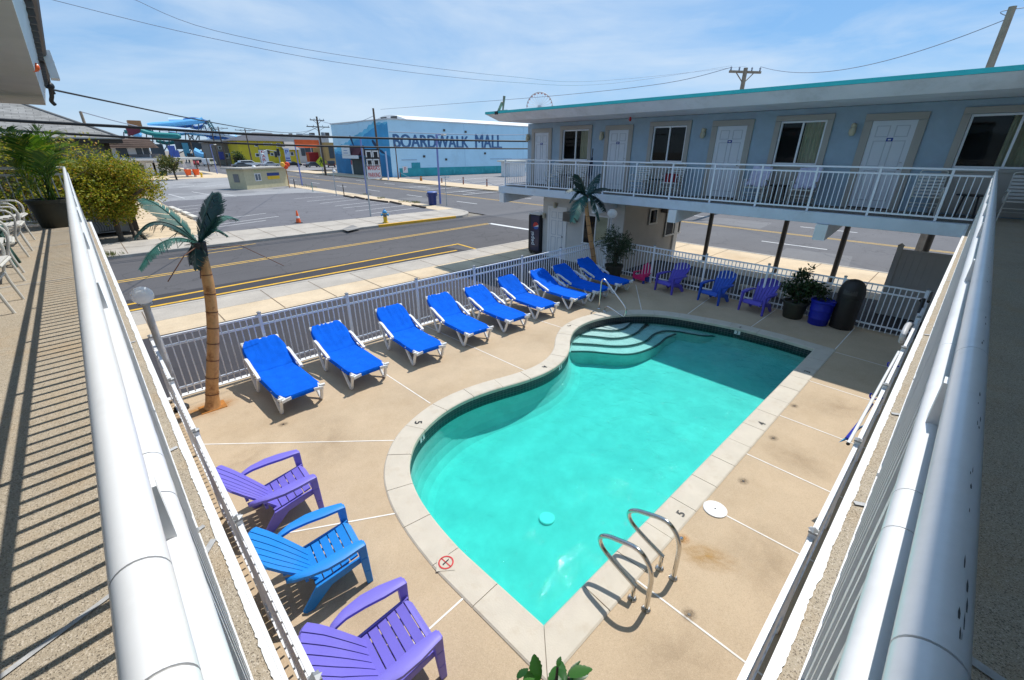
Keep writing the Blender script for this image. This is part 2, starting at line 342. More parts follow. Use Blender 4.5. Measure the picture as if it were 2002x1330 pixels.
wood=mat('weathered_pole_wood',(.12,.085,.06),.9,var=.3,scale=3,bump=.3,bscale=20)
woodl=mat('light_pole_wood',(.30,.24,.18),.9,var=.25,scale=3)
galv=mat('galvanised_steel',(.38,.42,.44),.5,.3,var=.1)
bluepole=mat('blue_grey_pole',(.20,.24,.52),.5,var=.08)
red=mat('red_paint',(.55,.03,.03),.5,var=.1)
orange=mat('orange_plastic',(.85,.12,.02),.5,var=.05)
scuffm=mat('grey_scuff',(.10,.095,.09),.7,var=.4,scale=60)
black=mat('black_paint',(.015,.015,.016),.5,var=.2)
signw=mat('sign_white',(.75,.75,.74),.5,var=.04)
signred=mat('sign_red',(.55,.05,.06),.5,var=.05)
stonegr=mat('grey_stone_wall',(.22,.20,.18),.9,var=.3,scale=4)
privacy=mat('grey_vinyl_panel',(.44,.425,.40),.6,var=.05)
bark=mat('grey_bark',(.10,.075,.055),.95,var=.35,scale=6,bump=.5,bscale=20)
soilpot=mat('potting_soil',(.03,.022,.015),1,var=.4,scale=20)
# ------------------------------------------------------------------ setting: ground, roads, pavements, deck
ZP, ZS, ZL = -.15, -.28, -.17          # pavement, street and car-park levels
def fill_with_holes(name, outer, holes, z, mats):
    bm=bmesh.new(); es=[]
    for loop in [outer]+holes:
        vs=[bm.verts.new((p[0],p[1],z)) for p in loop]
        es+=[bm.edges.new((vs[i],vs[(i+1)%len(vs)])) for i in range(len(vs))]
    bmesh.ops.triangle_fill(bm,use_beauty=True,edges=es,normal=(0,0,1))
    for f in bm.faces:
        if f.normal.z<0: f.normal_flip()
    me=bpy.data.meshes.new(name); bm.to_mesh(me); bm.free(); me.materials.append(mats)
    o=bpy.data.objects.new(name,me); COL.objects.link(o); return o
def rect(x0,x1,y0,y1): return [(x0,y0),(x1,y0),(x1,y1),(x0,y1)]
# pool outline (inner edge of the coping), surveyed points
near_c=gp(1063.5,1227,.015); far_c=gp(1594,682.3,.015)
curve_px=[(900,1078),(853.6,1025.5),(819.8,978),(803,941),(798,915),(800,894),(807,871),(819,850.5),(839.7,827.5),(867.8,804.5),(903.6,784),(944.5,767.4),(985.4,754.7),(1021,744.4),(1059.5,730.4),(1085,716.3),(1103,699.7),(1112,681.8),(1113.7,661.3),(1123.4,643.5),(1143.9,630.7),(1171,622),(1200,616.6),(1236.6,613.8),(1275.8,614.3),(1317.8,618.5),(1373.7,627.8),(1443.6,641.7),(1527.6,662.7)]
cp=[gp(u,v,.015) for u,v in curve_px]
mids=[near_c.lerp(cp[0],t) for t in (.3,.6,.85)]
outline=[near_c]+mids+catmull(cp,4)+[cp[-1].lerp(far_c,.5),far_c]+[far_c.lerp(near_c,i/14) for i in range(1,14)]
outline=[Vector((p.x,p.y,0)) for p in outline]
if sum(outline[i-1].cross(outline[i]).z for i in range(len(outline)))<0: outline.reverse()
def offset(loop, d):
    out=[];n=len(loop)
    for i in range(n):
        a,b,c=loop[i-1],loop[i],loop[(i+1)%n]; e1=(b-a).normalized(); e2=(c-b).normalized()
        n1=Vector((e1.y,-e1.x,0)); n2=Vector((e2.y,-e2.x,0)); m=(n1+n2); m.normalize(); k=d/max(.5,m.dot(n1)); out.append(b+m*k)
    return out
ground=struct(fill_with_holes('ground',rect(-2500,2500,-2500,2500),[[tuple(p) for p in offset(outline,.14)]],-.34,soil))
deck=struct(fill_with_holes('pool_deck',rect(-3.2,13.5,-3.2,8.98),[[tuple(p) for p in offset(outline,.31)]],0,deckm))
b=MB(); b.bx(-3.2,13.62,8.985,9.1,-.33,.012); struct(b.build('deck_kerb',white))
b=MB(); b.bx(13.505,13.62,-3.2,8.98,-.33,-.004); struct(b.build('deck_edge',kerb_m))
# deck joints
jt=MB()
def line(mb,p,q,w,z,mi=0):
    p=Vector((p[0],p[1],0));q=Vector((q[0],q[1],0)); d=(q-p).normalized(); n=Vector((-d.y,d.x,0))*w/2
    mb.add([(p-n)+Vector((0,0,z)),(q-n)+Vector((0,0,z)),(q+n)+Vector((0,0,z)),(p+n)+Vector((0,0,z))],[(0,1,2,3)],mi)
for p,q in [((.22,7.2),(2.5,5.17)),((3.43,8.9),(3.49,5.7)),((5.5,8.9),(5.6,5.35)),((7.8,8.9),(7.95,6.3)),((9.98,8.9),(9.5,6.4)),((12.73,7.2),(10.6,5.72)),((13.4,4.9),(11.25,4.67)),((13.4,3.11),(11.4,3.11)),((13.4,1.26),(11.3,1.29)),
 ((11.29,1.3),(11.2,.1)),((9.34,1.3),(9.3,.1)),((7.58,1.3),(7.55,.1)),((6.1,1.33),(6.07,.1)),((4.66,1.3),(4.7,.1)),((3.1,1.36),(3.09,.1)),((.2,2.35),(1.7,2.42)),((.2,4.75),(1.74,3.87)),((1.5,1.2),(.9,.1))]:
    line(jt,p,q,.020,.004)
struct(jt.build('deck_joint',sealant))
# streets.  street runs along x, cross_road along y
Y0,Y1=15.9,25.5                      # kerb lines of the street
X0,X1=21.8,36.0                      # kerb lines of the cross road
b=MB(); b.add([(-150,Y0,ZS),(X0,Y0,ZS),(X0,Y1,ZS),(-150,Y1,ZS)],[(0,1,2,3)]); struct(b.build('street',street_m))
b=MB(); b.add([(X0,-150,ZS),(X1,-150,ZS),(X1,420,ZS),(X0,420,ZS)],[(0,1,2,3)]); struct(b.build('cross_road',road_m))
def slab(name,poly,z0,z1,m,bevel=.012): b=MB(); b.prism(poly,z0,z1); return struct(b.build(name,m,bevel=bevel))
slab('driveway',rect(-60,13.6,9.1,13.25),-.33,ZP-.012,drive_m,0)
slab('driveway_court',rect(13.625,17.3,-20,13.25),-.33,ZP-.012,drive_m,0)
slab('apron',rect(17.3,19.3,-20,13.25),-.33,ZP-.006,apron_m,0)
slab('pavement',rect(-60,19.3,13.25,14.5),-.33,ZP,walk_m)
slab('pavement_verge',rect(-60,19.3,14.503,15.72),-.33,ZP+.003,grey_walk)
def corner_poly(x0,x1,y0,y1,r,n=10):    # rectangle with its (x1,y1) corner rounded
    return [(x0,y0),(x1,y0),(x1,y1-r)]+[(x1-r+r*math.cos(a),y1-r+r*math.sin(a)) for a in [PI/2*i/n for i in range(1,n)]]+[(x1-r,y1),(x0,y1)]
slab('cross_pavement',corner_poly(19.303,X0-.18,-60,15.72,2.0),-.33,ZP+.001,walk_m)
kb=MB(); kb.bx(-60,19.6,15.723,Y0,-.33,ZP+.012)
kb.add([],[]); struct(kb.build('kerb',kerb_m,bevel=.02))
kb=MB(); kb.bx(X0-.18,X0,-60,13.6,-.33,ZP+.012); struct(kb.build('kerb',kerb_m,bevel=.02))
# far side of the street: pavement, rounded corner and the car park behind it
def corner2(x0,x1,y0,y1,r,n=12):        # (x1,y0) corner rounded
    return [(x0,y0),(x1-r,y0)]+[(x1-r+r*math.sin(a),y0+r-r*math.cos(a)) for a in [PI/2*i/n for i in range(1,n+1)]]+[(x1,y1),(x0,y1)]
slab('far_pavement',corner2(-60,X0-.18,Y1+.16,29.3,2.6),-.33,ZP,grey_walk)
slab('far_cross_pavement',rect(20.1,X0-.18,29.303,150),-.33,ZP+.001,walk_m)
slab('side_pavement',rect(2.0,5.1,29.303,62),-.33,ZP+.001,walk_m)
b=MB(); b.bx(-60,13.0,Y1,Y1+.155,-.33,ZP+.008); struct(b.build('kerb',kerb_m,bevel=.02))
arc=[(19.0,Y1+.08),(19.6,Y1+.12),(20.4,Y1+.55),(21.1,Y1+1.4),(21.55,Y1+2.6),(21.7,Y1+4)]
b=MB(); b.bx(13.003,19.0,Y1,Y1+.155,-.33,ZP+.03); struct(b.build('yellow_kerb',yellow_k,bevel=.02))
b=MB(); b.bx(X0-.18,X0,29.5,150,-.33,ZP+.008)
for i in range(len(arc)-1): b.bar((arc[i][0],arc[i][1],-.24),(arc[i+1][0],arc[i+1][1],-.24),.15,.2)
struct(b.build('kerb',kerb_m))
b=MB(); b.add([(5.1,29.3,ZL),(20.1,29.3,ZL),(20.1,96,ZL),(5.1,96,ZL)],[(0,1,2,3)]); struct(b.build('car_park',lot_m))
px=[gp(*q,ZL) for q in ((268,398),(300,396.5),(340,393),(400,389.5),(440,385),(480,383),(520,380.5),(560,378.5),(600,377),(650,379),(662,381.5))]
b=MB(); b.add([(max(5.15,p.x),p.y,ZL+.003) for p in px]+[(20.05,px[-1].y+.2,ZL+.003),(20.05,96,ZL+.003),(5.15,96,ZL+.003)],[tuple(range(len(px)+3))]); struct(b.build('car_park_worn_part',lot_w))
# far side of the cross road
slab('mall_pavement',rect(X1+.18,40.6,-60,150),-.33,ZP,walk_m)
b=MB(); b.bx(X1,X1+.175,-60,150,-.33,ZP+.008); struct(b.build('kerb',mat('rusty_kerb',(.46,.33,.2),.85,var=.2,scale=3),bevel=.02))
b=MB(); b.add([(40.6,20,ZL),(110,20,ZL),(110,72.5,ZL),(40.6,72.5,ZL)],[(0,1,2,3)]); struct(b.build('mall_car_park',lot2_m))
b=MB(); b.add([(-160,104,ZL-.02),(X0,104,ZL-.02),(X0,118,ZL-.02),(-160,118,ZL-.02)],[(0,1,2,3)]); struct(b.build('back_street',road_m))
b=MB(); b.add([(X1+.2,112,ZL+.03),(190,112,ZL+.03),(190,190,ZL+.03),(X1+.2,190,ZL+.03)],[(0,1,2,3)]); struct(b.build('far_car_park',lot2_m))
b=MB(); b.add([(-40,15.92,ZS+.002),(12.9,15.92,ZS+.002),(12.5,17.95,ZS+.002),(-40,17.55,ZS+.002)],[(0,1,2,3)]); struct(b.build('street_patch',asphalt('dark_new_asphalt',(.045,.042,.045),.12,crack=.2)))
rp=asphalt('road_patch',(.15,.145,.145),.2)
for x0,x1,y0,y1 in ((22.5,25,3,6),(26.5,28.9,-6,-1),(30.2,33.5,9,13),(23,25.5,36,41),(31,34,48,55)): b=MB(); b.add([(x0,y0,ZS+.002),(x1,y0+.3,ZS+.002),(x1-.1,y1,ZS+.002),(x0+.15,y1-.2,ZS+.002)],[(0,1,2,3)]); struct(b.build('road_patch',rp))
# paint on the roads
z=ZS+.006
ym=MB()
for u0,v0,u1,v1,w in [(246,609,893,489.5,.15),(240,597.5,893,477.5,.15)]:
    line(ym,gp(u0,v0,z),gp(u1,v1,z),w,z)
line(ym,gp(893,476.5,z),gp(932,487.5,z),.12,z)
struct(ym.build('yellow_box_line',yellow_p))
ym=MB(); p,q=gp(229,551.5,z),gp(957,437,z)
for dy in (-.13,.13): line(ym,(p.x-20*(q.x-p.x)/(q-p).length,p.y-20*(q.y-p.y)/(q-p).length+dy),(q.x,q.y+dy),.11,z)
struct(ym.build('street_centre_line',faded_y))
ym=MB()
for a,c in [((330,506.5),(474,485.7)),((380,493.5),(500,476.5))]: line(ym,gp(*a,z),gp(*c,z),.09,z)
line(ym,gp(760,441,z),gp(905,421,z),.09,z)
struct(ym.build('far_box_line',faded_y))
wm=MB(); line(wm,gp(957,437,z),gp(1037,449.5,z),.35,z)
for y in (-6,0.5,7.5,10.5): pass
for k in range(-6,22):
    for x in (25.9,33.0):
        if k in (2,): continue
        yy=k*9.0+4.5; line(wm,(x,yy),(x,yy+3.0),.14,z)
struct(wm.build('white_lane_dash',white_p))
ym=MB()
for dx in (-.14,.14): line(ym,(29.5+dx,-100),(29.5+dx,130),.12,z)
struct(ym.build('cross_road_centre_line',faded_y))
z=ZL+.0075; wm=MB()
for a,c in [((330,431),(371,425)),((390,419),(397,418)),((420,430),(520,417)),((420,440),(545,423)),((410,446),(520,431)),((355,425),(405,418)),((345,419),(392,413)),((340,412),(387,407.5)),((335,407),(375,402.5)),((345,437),(385,431)),
  ((421,377),(462,384)),((375,375),(410,381)),((330,380),(361,388)),((272,386),(305,396)),((375,403),(420,397)),
  ((575,389),(662,382)),((600,394),(690,386)),((625,398),(700,390)),((655,403),(735,394)),((670,407),(760,398)),((695,413),(790,402)),((725,418),(820,406)),((400,365),(440,360)),((350,367),(380,363))]:
    line(wm,gp(*a,z),gp(*c,z),.10,z)
struct(wm.build('car_park_line',white_p))
wm=MB()
for i,(a,c) in enumerate([((800,367),(985,352)),((830,372),(985,359)),((870,377),(985,367)),((800,360),(950,348)),((905,381),(985,374)),((850,355),(985,345))]):
    line(wm,gp(*a,z),gp(*c,z),.16,z)
struct(wm.build('mall_car_park_line',white_p))
# pavement joints
jn=MB()
for k in range(-14,14):
    x=k*1.55+.4; line(jn,(x,13.27),(x,15.68),.022,ZP+.0075); line(jn,(x+.5,Y1+.18),(x+.5,29.28),.03,ZP+.0045)
line(jn,(-40,27.4),(20,27.4),.03,ZP+.0046)
for k in range(20): line(jn,(2.05,30+k*1.6),(5.05,30+k*1.6),.03,ZP+.0055)
line(jn,(3.5,29.3),(3.5,62),.03,ZP+.0056)
for k in range(-6,8): line(jn,(19.35,k*1.9),(X0-.2,k*1.9),.025,ZP+.0055)
struct(jn.build('pavement_joint',mat('pavement_joint_dirt',(.16,.11,.07),.95,var=.3)))
b=MB(); b.add([gp(*p,ZP+.005) for p in ((668,448),(690,440),(704,446),(680,452))],[(0,1,2,3)]); struct(b.build('pavement_patch',asphalt('patch_asphalt',(.2,.19,.18))))
# weeds along the kerbs
def tufts(name,spots,n,h,matl,label):
    b=MB()
    for (x,y,r) in spots:
        for i in range(n):
            a=rnd.uniform(0,2*PI); d=r*math.sqrt(rnd.random()); px=x+d*math.cos(a); py=y+d*math.sin(a); hh=h*rnd.uniform(.4,1); aa=rnd.uniform(0,PI); w=.012+.02*h
            dx,dy=w*math.cos(aa),w*math.sin(aa); lx,ly=rnd.uniform(-.5,.5)*hh,rnd.uniform(-.5,.5)*hh
            b.add([(px-dx,py-dy,ZP),(px+dx,py+dy,ZP),(px+lx,py+ly,ZP+hh)],[(0,1,2)])
    return tag(b.build(name,matl),label,'grass',kind='stuff')
grassm=leafmat('weed_grass',[(0,(.06,.10,.02)),(.5,(.14,.15,.03)),(1,(.22,.19,.06))])
sp=[tuple(gp(u,v,ZP)[:2])+(r,) for u,v,r in [(590,362,.8),(600,365,.7),(612,367,.5),(716,381,.6),(745,388,.4),(790,395,.5),(810,396,.5),(815,397,.4),(215,500,.5),(206,499,.4)]]
tufts('grass',sp,60,.22,grassm,'green and straw coloured weeds growing along the pavement edges')
# ------------------------------------------------------------------ swimming pool
ZW=-.185
pool=thing('swimming_pool','turquoise kidney shaped swimming pool with pale stone coping and dark tile band','pool',(5.5,3.0,0))
def floor_z(x): return -1.0+(x-1.5)/10.0*.46
# coping: separate stones round the outline over a mortar bed
inn=offset(outline,-.02); out=offset(outline,.335)
L=[0]
for i in range(len(inn)): L.append(L[-1]+(outline[(i+1)%len(outline)]-outline[i]).length)
corner_i=[min(range(len(outline)),key=lambda i:(outline[i]-Vector((c.x,c.y,0))).length) for c in (near_c,far_c)]
b=MB(); n=len(outline)
def stone(ids):
    k=len(ids); A=[inn[i%n] if isinstance(i,int) else inn[int(i)%n].lerp(inn[(int(i)+1)%n],i-int(i)) for i in ids]; B=[out[i%n] if isinstance(i,int) else out[int(i)%n].lerp(out[(int(i)+1)%n],i-int(i)) for i in ids]
    z0,z1=-.055,.018+rnd.uniform(-.002,.002); vs=[];fs=[]
    for p,q in zip(A,B):
        d=(q-p); vs+=[p+Vector((0,0,z0)),p+Vector((0,0,z1-.016)),p+d*.05+Vector((0,0,z1)),p+d*.95+Vector((0,0,z1)),q+Vector((0,0,z1-.012)),q+Vector((0,0,z0))]
    for i in range(k-1):
        for j in range(5): fs.append((6*i+j,6*i+6+j,6*i+7+j,6*i+j+1))
    fs.append(tuple(range(6))); fs.append(tuple(6*(k-1)+j for j in reversed(range(6))))
    b.add(vs,[tuple(reversed(f)) for f in fs])
def pos_at(s):
    s%=L[-1]
    for i in range(n):
        if L[i]<=s<L[i+1]: return i+(s-L[i])/(L[i+1]-L[i])
    return 0.0
marks=sorted([L[i] for i in corner_i]); segs=[]
for a,c in ((marks[0],marks[1]),(marks[1],marks[0]+L[-1])):
    m=max(1,round((c-a)/.62)); segs+=[(a+(c-a)*i/m,a+(c-a)*(i+1)/m) for i in range(m)]
for a,c in segs:
    ids=[pos_at(a+.004)]+[pos_at(a+(c-a)*t) for t in (.2,.4,.6,.8)]+[pos_at(c-.004)]
    stone([float(x) for x in ids])
b.build('coping',coping_m,pool,True)
b=MB(); zs=lambda l,z:[Vector((p.x,p.y,z)) for p in l]
o1=offset(outline,.32); b.strip(zs(outline,.006),zs(o1,.006),smooth=False); b.build('mortar_bed',mortar,pool,True)
b=MB(); w_in=offset(outline,-.004)
b.strip(zs(w_in,-.04),zs(w_in,-.27)); b.build('waterline_tile',tile_m,pool,True)
b=MB(); rings=[zs(outline,-.02)]
for dd,ff in ((0,.55),(.03,.72),(.09,.86),(.19,.96),(.30,1.0)): rings.append([Vector((p.x,p.y,floor_z(p.x)*ff)) for p in offset(outline,-dd)])
for r0,r1 in zip(rings[:-1],rings[1:]): b.strip(r0,r1)
b.add(rings[-1],[tuple(range(n))],0,True); b.build('basin',plaster,pool,True,sharp=60)
# steps in the shallow corner
S2=3.575
ep=[[(235,190),(330,196),(430,203),(500,190),(540,165),(575,130)],[(180,235),(300,245),(430,257),(530,245),(600,215),(640,175),(675,142)],
    [(135,292),(280,300),(440,312),(560,305),(660,275),(715,230),(780,208),(860,208),(960,225),(1060,240),(1180,238)],[(130,350),(250,350),(380,362),(500,370),(600,360),(700,325),(760,290),(800,255),(865,226)]]
for k,(pts,zt) in enumerate(zip(ep,(-.235,-.28,-.325,-.37))):
    C=catmull([gp(1080+x/S2,590+y/S2,zt) for x,y in pts],5)
    i0=min(range(n),key=lambda i:(Vector((C[0].x,C[0].y,0))-outline[i]).length); i1=min(range(n),key=lambda i:(Vector((C[-1].x,C[-1].y,0))-outline[i]).length)
    oo=offset(outline,.06)
    fw=[oo[i%n] for i in range(i1,(i0 if i0>i1 else i0+n)+1)]; bw=[oo[i%n] for i in range(i1,(i0 if i0<i1 else i0-n)-1,-1)]
    ln=lambda l:sum((l[j+1]-l[j]).length for j in range(len(l)-1))
    path=fw if ln(fw)<ln(bw) else bw
    poly=[(p.x,p.y) for p in C]+[(p.x,p.y) for p in path]
    if k==2: # the long tail is a bench line; keep the tread only as far as the curve leaves the wall
        pass
    b=MB(); b.prism(poly,-1.45,zt); st=b.build('step',plaster,pool,True)
    b=MB(); ar=sum(poly[j-1][0]*poly[j][1]-poly[j][0]*poly[j-1][1] for j in range(len(poly)))
    fr=[];bk=[]
    for i,p in enumerate(C):
        d=(C[min(i+1,len(C)-1)]-C[max(i-1,0)]); nn=Vector((-d.y,d.x,0)).normalized()
        if ar<0: nn=-nn
        fr.append(p-nn*.006+Vector((0,0,.004))); bk.append(p+nn*.05+Vector((0,0,.004)))
    b.strip(fr,bk,closed=False,smooth=False); b.strip([p-Vector((0,0,.022)) for p in fr],fr,closed=False,smooth=False)
    b.build('step_edge',edge_tile,st)
# floor drain and skimmer things
b=MB(); c=gp(1069,1018,-.93); b.lathe([(.02,0),(.11,0),(.12,-.01),(.12,-.08)],24,(c.x,c.y,floor_z(c.x)+.03)); b.build('main_drain',signw,pool,True)
# depth marks set into the coping and the tile band
def mark(ch,u,v,size,up,col,white_tile=False):
    b=MB(); c=gp(u,v,.0225); up=Vector((up[0],up[1],0)).normalized(); xd=Vector((up.y,-up.x,0))
    if white_tile:
        a=xd*size*.8; d=up*size*.8; z=Vector((0,0,.0)); b.add([c-a-d,c+a-d,c+a+d,c-a+d],[(0,1,2,3)],1)
    add_text(b,ch,c,xd,up,height=size,center=True,bold=.02,off=.003); b.build('depth_mark',[col,signw],pool,True)
mark('5',1331,1004,.10,(0,1),black); mark('4',1489,828,.11,(0,1),black); mark('3',1578,727,.11,(0,1),black)
mark('5',818,826,.12,(1,-.7),black); mark('4',1065,717,.11,(.6,-1),black); mark('3',1113,637,.10,(1,-.3),black); mark('3',1448,640,.10,(-1,0),black)
def wall_mark(ch,u,v):
    c=gp(u,v,-.10); i=min(range(n),key=lambda i:(Vector((c.x,c.y,0))-outline[i]).length); t=(outline[(i+1)%n]-outline[i-1]).normalized(); nn=Vector((-t.y,t.x,0))
    c=Vector((outline[i].x,outline[i].y,-.10))+nn*.012; b=MB(); xd=-t; up=Vector((0,0,1))
    b.add([c-xd*.07-up*.055,c+xd*.07-up*.055,c+xd*.07+up*.055,c-xd*.07+up*.055],[(0,1,2,3)],1)
    add_text(b,ch,c,xd,up,height=.085,center=True,bold=.02,off=.004); b.build('depth_tile',[black,signw],pool,True)
wall_mark('3',1444,650); wall_mark('5',822,858); wall_mark('4',1092,718)
# no-diving mark on the coping
b=MB(); c=gp(872,1100,.0225); xd=Vector((.62,.78,0)).normalized(); up=Vector((-.78,.62,0))
b.add([c-xd*.10-up*.10,c+xd*.10-up*.10,c+xd*.10+up*.10,c-xd*.10+up*.10],[(0,1,2,3)],1)
c=c+Vector((0,0,.004))
for i in range(28):
    a0,a1=2*PI*i/28,2*PI*(i+1)/28; q=lambda a,r:c+xd*math.cos(a)*r+up*math.sin(a)*r
    b.add([q(a0,.068),q(a1,.068),q(a1,.084),q(a0,.084)],[(0,1,2,3)])
b.add([c+xd*.05+up*.055,c+xd*.058+up*.047,c-xd*.05-up*.055,c-xd*.058-up*.047],[(0,1,2,3)])
b.add([c+xd*.03-up*.03+Vector((0,0,.002)),c+xd*.045-up*.03+Vector((0,0,.002)),c-xd*.02+up*.035+Vector((0,0,.002)),c-xd*.035+up*.03+Vector((0,0,.002))],[(0,1,2,3)],2)
b.build('no_diving_mark',[red,coping_m,black],pool,True)
# water
b=MB(); wo=offset(outline,.02); b.add(zs(wo,ZW)+[Vector((p.x,p.y,floor_z(p.x)-.05)) for p in wo],[tuple(range(n)),tuple(reversed(range(n,2*n)))]+[(i,n+i,n+(i+1)%n,(i+1)%n) for i in range(n)]); struct(b.build('pool_water',water))
# skimmer lid
c=gp(1398,996,.004); t=thing('skimmer_lid','round white plastic skimmer lid set in the deck near the ladder','skimmer lid',(c.x,c.y,.004))
b=MB(); b.lathe([(.14,-.003),(.14,.010),(.13,.014),(.012,.014),(.012,.006),(.001,.006)],32); b.build('lid',signw,t)
b=MB(); b.lathe([(.011,0),(.011,.009),(.001,.009)],12); b.build('finger_hole',black,t)
# pool ladder: two stainless hoops
def hoop(loc,label,plug):
    t=thing('pool_ladder_rail',label,'ladder rail',loc,group=None)
    P=[(0,0,0),(0,.0,.30),(0,.01,.45),(0,.05,.56),(0,.13,.64),(0,.23,.655),(0,.38,.61),(0,.51,.56),(0,.585,.49),(0,.58,.41),(0,.51,.34),(0,.36,.27),(0,.14,.185)]
    b=MB(); b.tube(catmull(P,5),.024,12); b.build('grab_rail',chrome,t)
    b=MB(); b.tube([(0,.155,.18),(0,.155,.0)],.022,10); b.build('support_post',chrome,t)
    for y in (0,.155):
        b=MB(); b.lathe([(.046,0),(.046,.012),(.03,.03),(.026,.03)],16,(0,y,0)); b.build('escutcheon',chrome,t)
    return t
a=gp(1263,1191,0); hoop((a.x,a.y,0),'stainless pool ladder handrail, the one closer to the near pool corner',0)
a=gp(1316,1130,0); hoop((a.x,a.y,0),'stainless pool ladder handrail, the one closer to the round skimmer lid',0)
b=MB(); c=gp(1332,1055,0); b.lathe([(.03,0),(.03,.012),(.02,.03),(.006,.036)],14,(c.x,c.y,0)); tag(b.build('rail_anchor',chrome),'small chrome rail anchor cap with a rust stain beside it','anchor cap')
rs=stainmat('rust_stain_m',(.55,.24,.03),1.0,4)
stain_disc('rust_stain',c.x+.02,c.y-.01,.0042,.10,.09,rs); stain_disc('rust_stain',c.x-.02,c.y-.28,.0046,.22,.42,stainmat('pale_rust',(.50,.30,.10),.75,3),R(25))
# entry handrail by the steps
a=gp(1171,604,0); c=gp(1182,609,0)
t=thing('pool_handrail','bent stainless entry handrail bolted beside the pool steps','handrail',(a.x,a.y,0))
e=gp(1217,621,.02)
def lc(p): return Vector((p[0]-a.x,p[1]-a.y,p[2]))
top=Vector((a.x+.02,a.y-.0,.88)); dx=(e-Vector((a.x,a.y,0))); dx.z=0; dn=dx.normalized(); sd=Vector((c.x-a.x,c.y-a.y,0))
P=[(0,0,0),(0,0,.55),Vector((0,0,.80))+dn*.01,Vector((0,0,.88))+dn*.07,Vector((0,0,.87))+dn*.15,Vector((0,0,.60))+dn*.55,Vector((0,0,.34))+dn*.93,Vector((0,0,.22))+dn*.99,Vector((0,0,.10))+dn*.96,Vector((0,0,.06))+dn*.85+sd*.2,Vector((0,0,.12))+dn*.5+sd*.6,Vector((0,0,.17))+dn*.16+sd*.9,Vector((0,0,.15))+dn*.06+sd,Vector((0,0,.08))+sd,sd]
b=MB(); b.tube(catmull(P,5),.021,12); b.build('rail',chrome,t)
for q in (Vector((0,0,0)),sd): b=MB(); b.lathe([(.05,0),(.05,.012),(.03,.03),(.024,.03)],16,tuple(q)); b.build('escutcheon',chrome,t)
dst=stainmat('dark_deck_stain',(.13,.10,.07),.9,3)
for u,v,r in ((900,660,.9),(1240,1010,.0),(640,860,.8),(1500,1100,.8),(1330,1290,.7),(700,1150,.6),(1560,900,.6),(980,640,.7),(1650,800,.6),(480,900,.5),(1200,560,.9),(1480,650,.8)):
    if r: p=gp(u,v,0); stain_disc('deck_stain',p.x,p.y,.0048,r,r*.7,wst if 'wst' in globals() else globals().setdefault('wst',stainmat('soft_deck_wear',(.34,.25,.16),.26,2.2)),rnd.uniform(0,3))
# pale drain caps in the deck
for u,v,nm in [(1553,794,'small dark deck drain nearest the shaded deck'),(1512,857,'small dark deck drain in the middle of three'),(1453,941,'small dark deck drain nearest the skimmer lid'),(1347,1202,'small dark deck drain beside the pool ladder'),(198/1.0+356,830,'small dark deck drain in front of the first lounger')]:
    p=gp(u,v,0); b=MB(); b.lathe([(.015,0),(.015,.005),(.001,.005)],10,(p.x,p.y,0)); tag(b.build('deck_drain',black),nm,'drain'); stain_disc('deck_stain',p.x,p.y,.0044,.10,.085,dst)
# ------------------------------------------------------------------ far wing of the motel (along y at x = 13.2)
XW, ZF = 14.9, 2.76
wing=thing('motel_wing','two storey blue stucco motel wing with white doors and turquoise roof edge','building',(14.9,6,0))
def P(mb,name,m,parent=None,**k): return mb.build(name,m,parent or wing,True,**k)
wins=[(12.50,11.19),(8.47,7.27),(4.52,3.40),(.68,-.95)]; WZ0,WZ1=3.78,4.90
b=MB(); b.bx(XW+.6,XW+4.7,-4,14.5,ZF-.02,5.19); b.bx(XW+.123,XW+.6,14.38,14.497,ZF-.02,5.19)
ye=14.5
for a,c in wins+[(-4,-4)]:
    b.bx(XW,XW+.12,a,ye,ZF-.02,5.19)
    if a>c: b.bx(XW,XW+.12,c,a,ZF-.02,WZ0); b.bx(XW,XW+.12,c,a,WZ1,5.19)
    ye=c
P(b,'wall',wallblue)
b=MB(); b.bx(13.18,19.65,-4,14.55,2.47,2.735); P(b,'walkway_slab',slabm,bevel=.01)
b=MB(); b.bx(13.42,XW-.004,-4,14.4,2.738,ZF); P(b,'walkway_floor',speckle('walkway_concrete',(.20,.18,.16),(.1,.09,.08),(.3,.27,.24),80))
# roof with an outward sloping fascia
b=MB(); y0,y1=-1.2,14.64; rf=[(12.62,5.44),(13.02,5.20),(20.2,5.20),(20.6,5.44)]
b.add([(12.62,y0,5.44),(13.02,y0,5.20),(20.2,y0,5.20),(20.6,y0,5.44),(12.62,y1,5.44),(13.02,y1-.35,5.20),(20.2,y1-.35,5.20),(20.6,y1,5.44)],[(0,1,5,4),(1,2,6,5),(2,3,7,6),(4,5,6,7),(3,0,4,7),(3,2,1,0)]); P(b,'fascia',fascia)
b=MB(); b.bx(12.595,20.62,y0,y1+.02,5.443,5.53); P(b,'roof',teal)
b=MB(); b.bx(12.56,12.594,13.9,14.05,5.41,5.52); P(b,'roof_bracket',black)
for yb in (14.27,9.37,6.47,2.53,-1.5):
    b=MB(); b.extr([(13.15,yb-.125,2.462),(13.15,yb-.125,2.09),(13.3,yb-.125,2.09),(16.6,yb-.125,2.40),(16.6,yb-.125,2.462)],(0,.25,0)); P(b,'beam',slabm)
    b=MB(); b.bx(13.10,13.147,yb-.13,yb+.13,2.085,2.466); P(b,'beam_end',white)
for u,v in ((1378,497),(1515,527),(1623,556),(1806,500)):
    p=at_x(u,v,18.7); b=MB(); b.tube([(18.7,p.y,ZP-.1),(18.7,p.y,2.468)],.085,14); P(b,'column',steel_d)
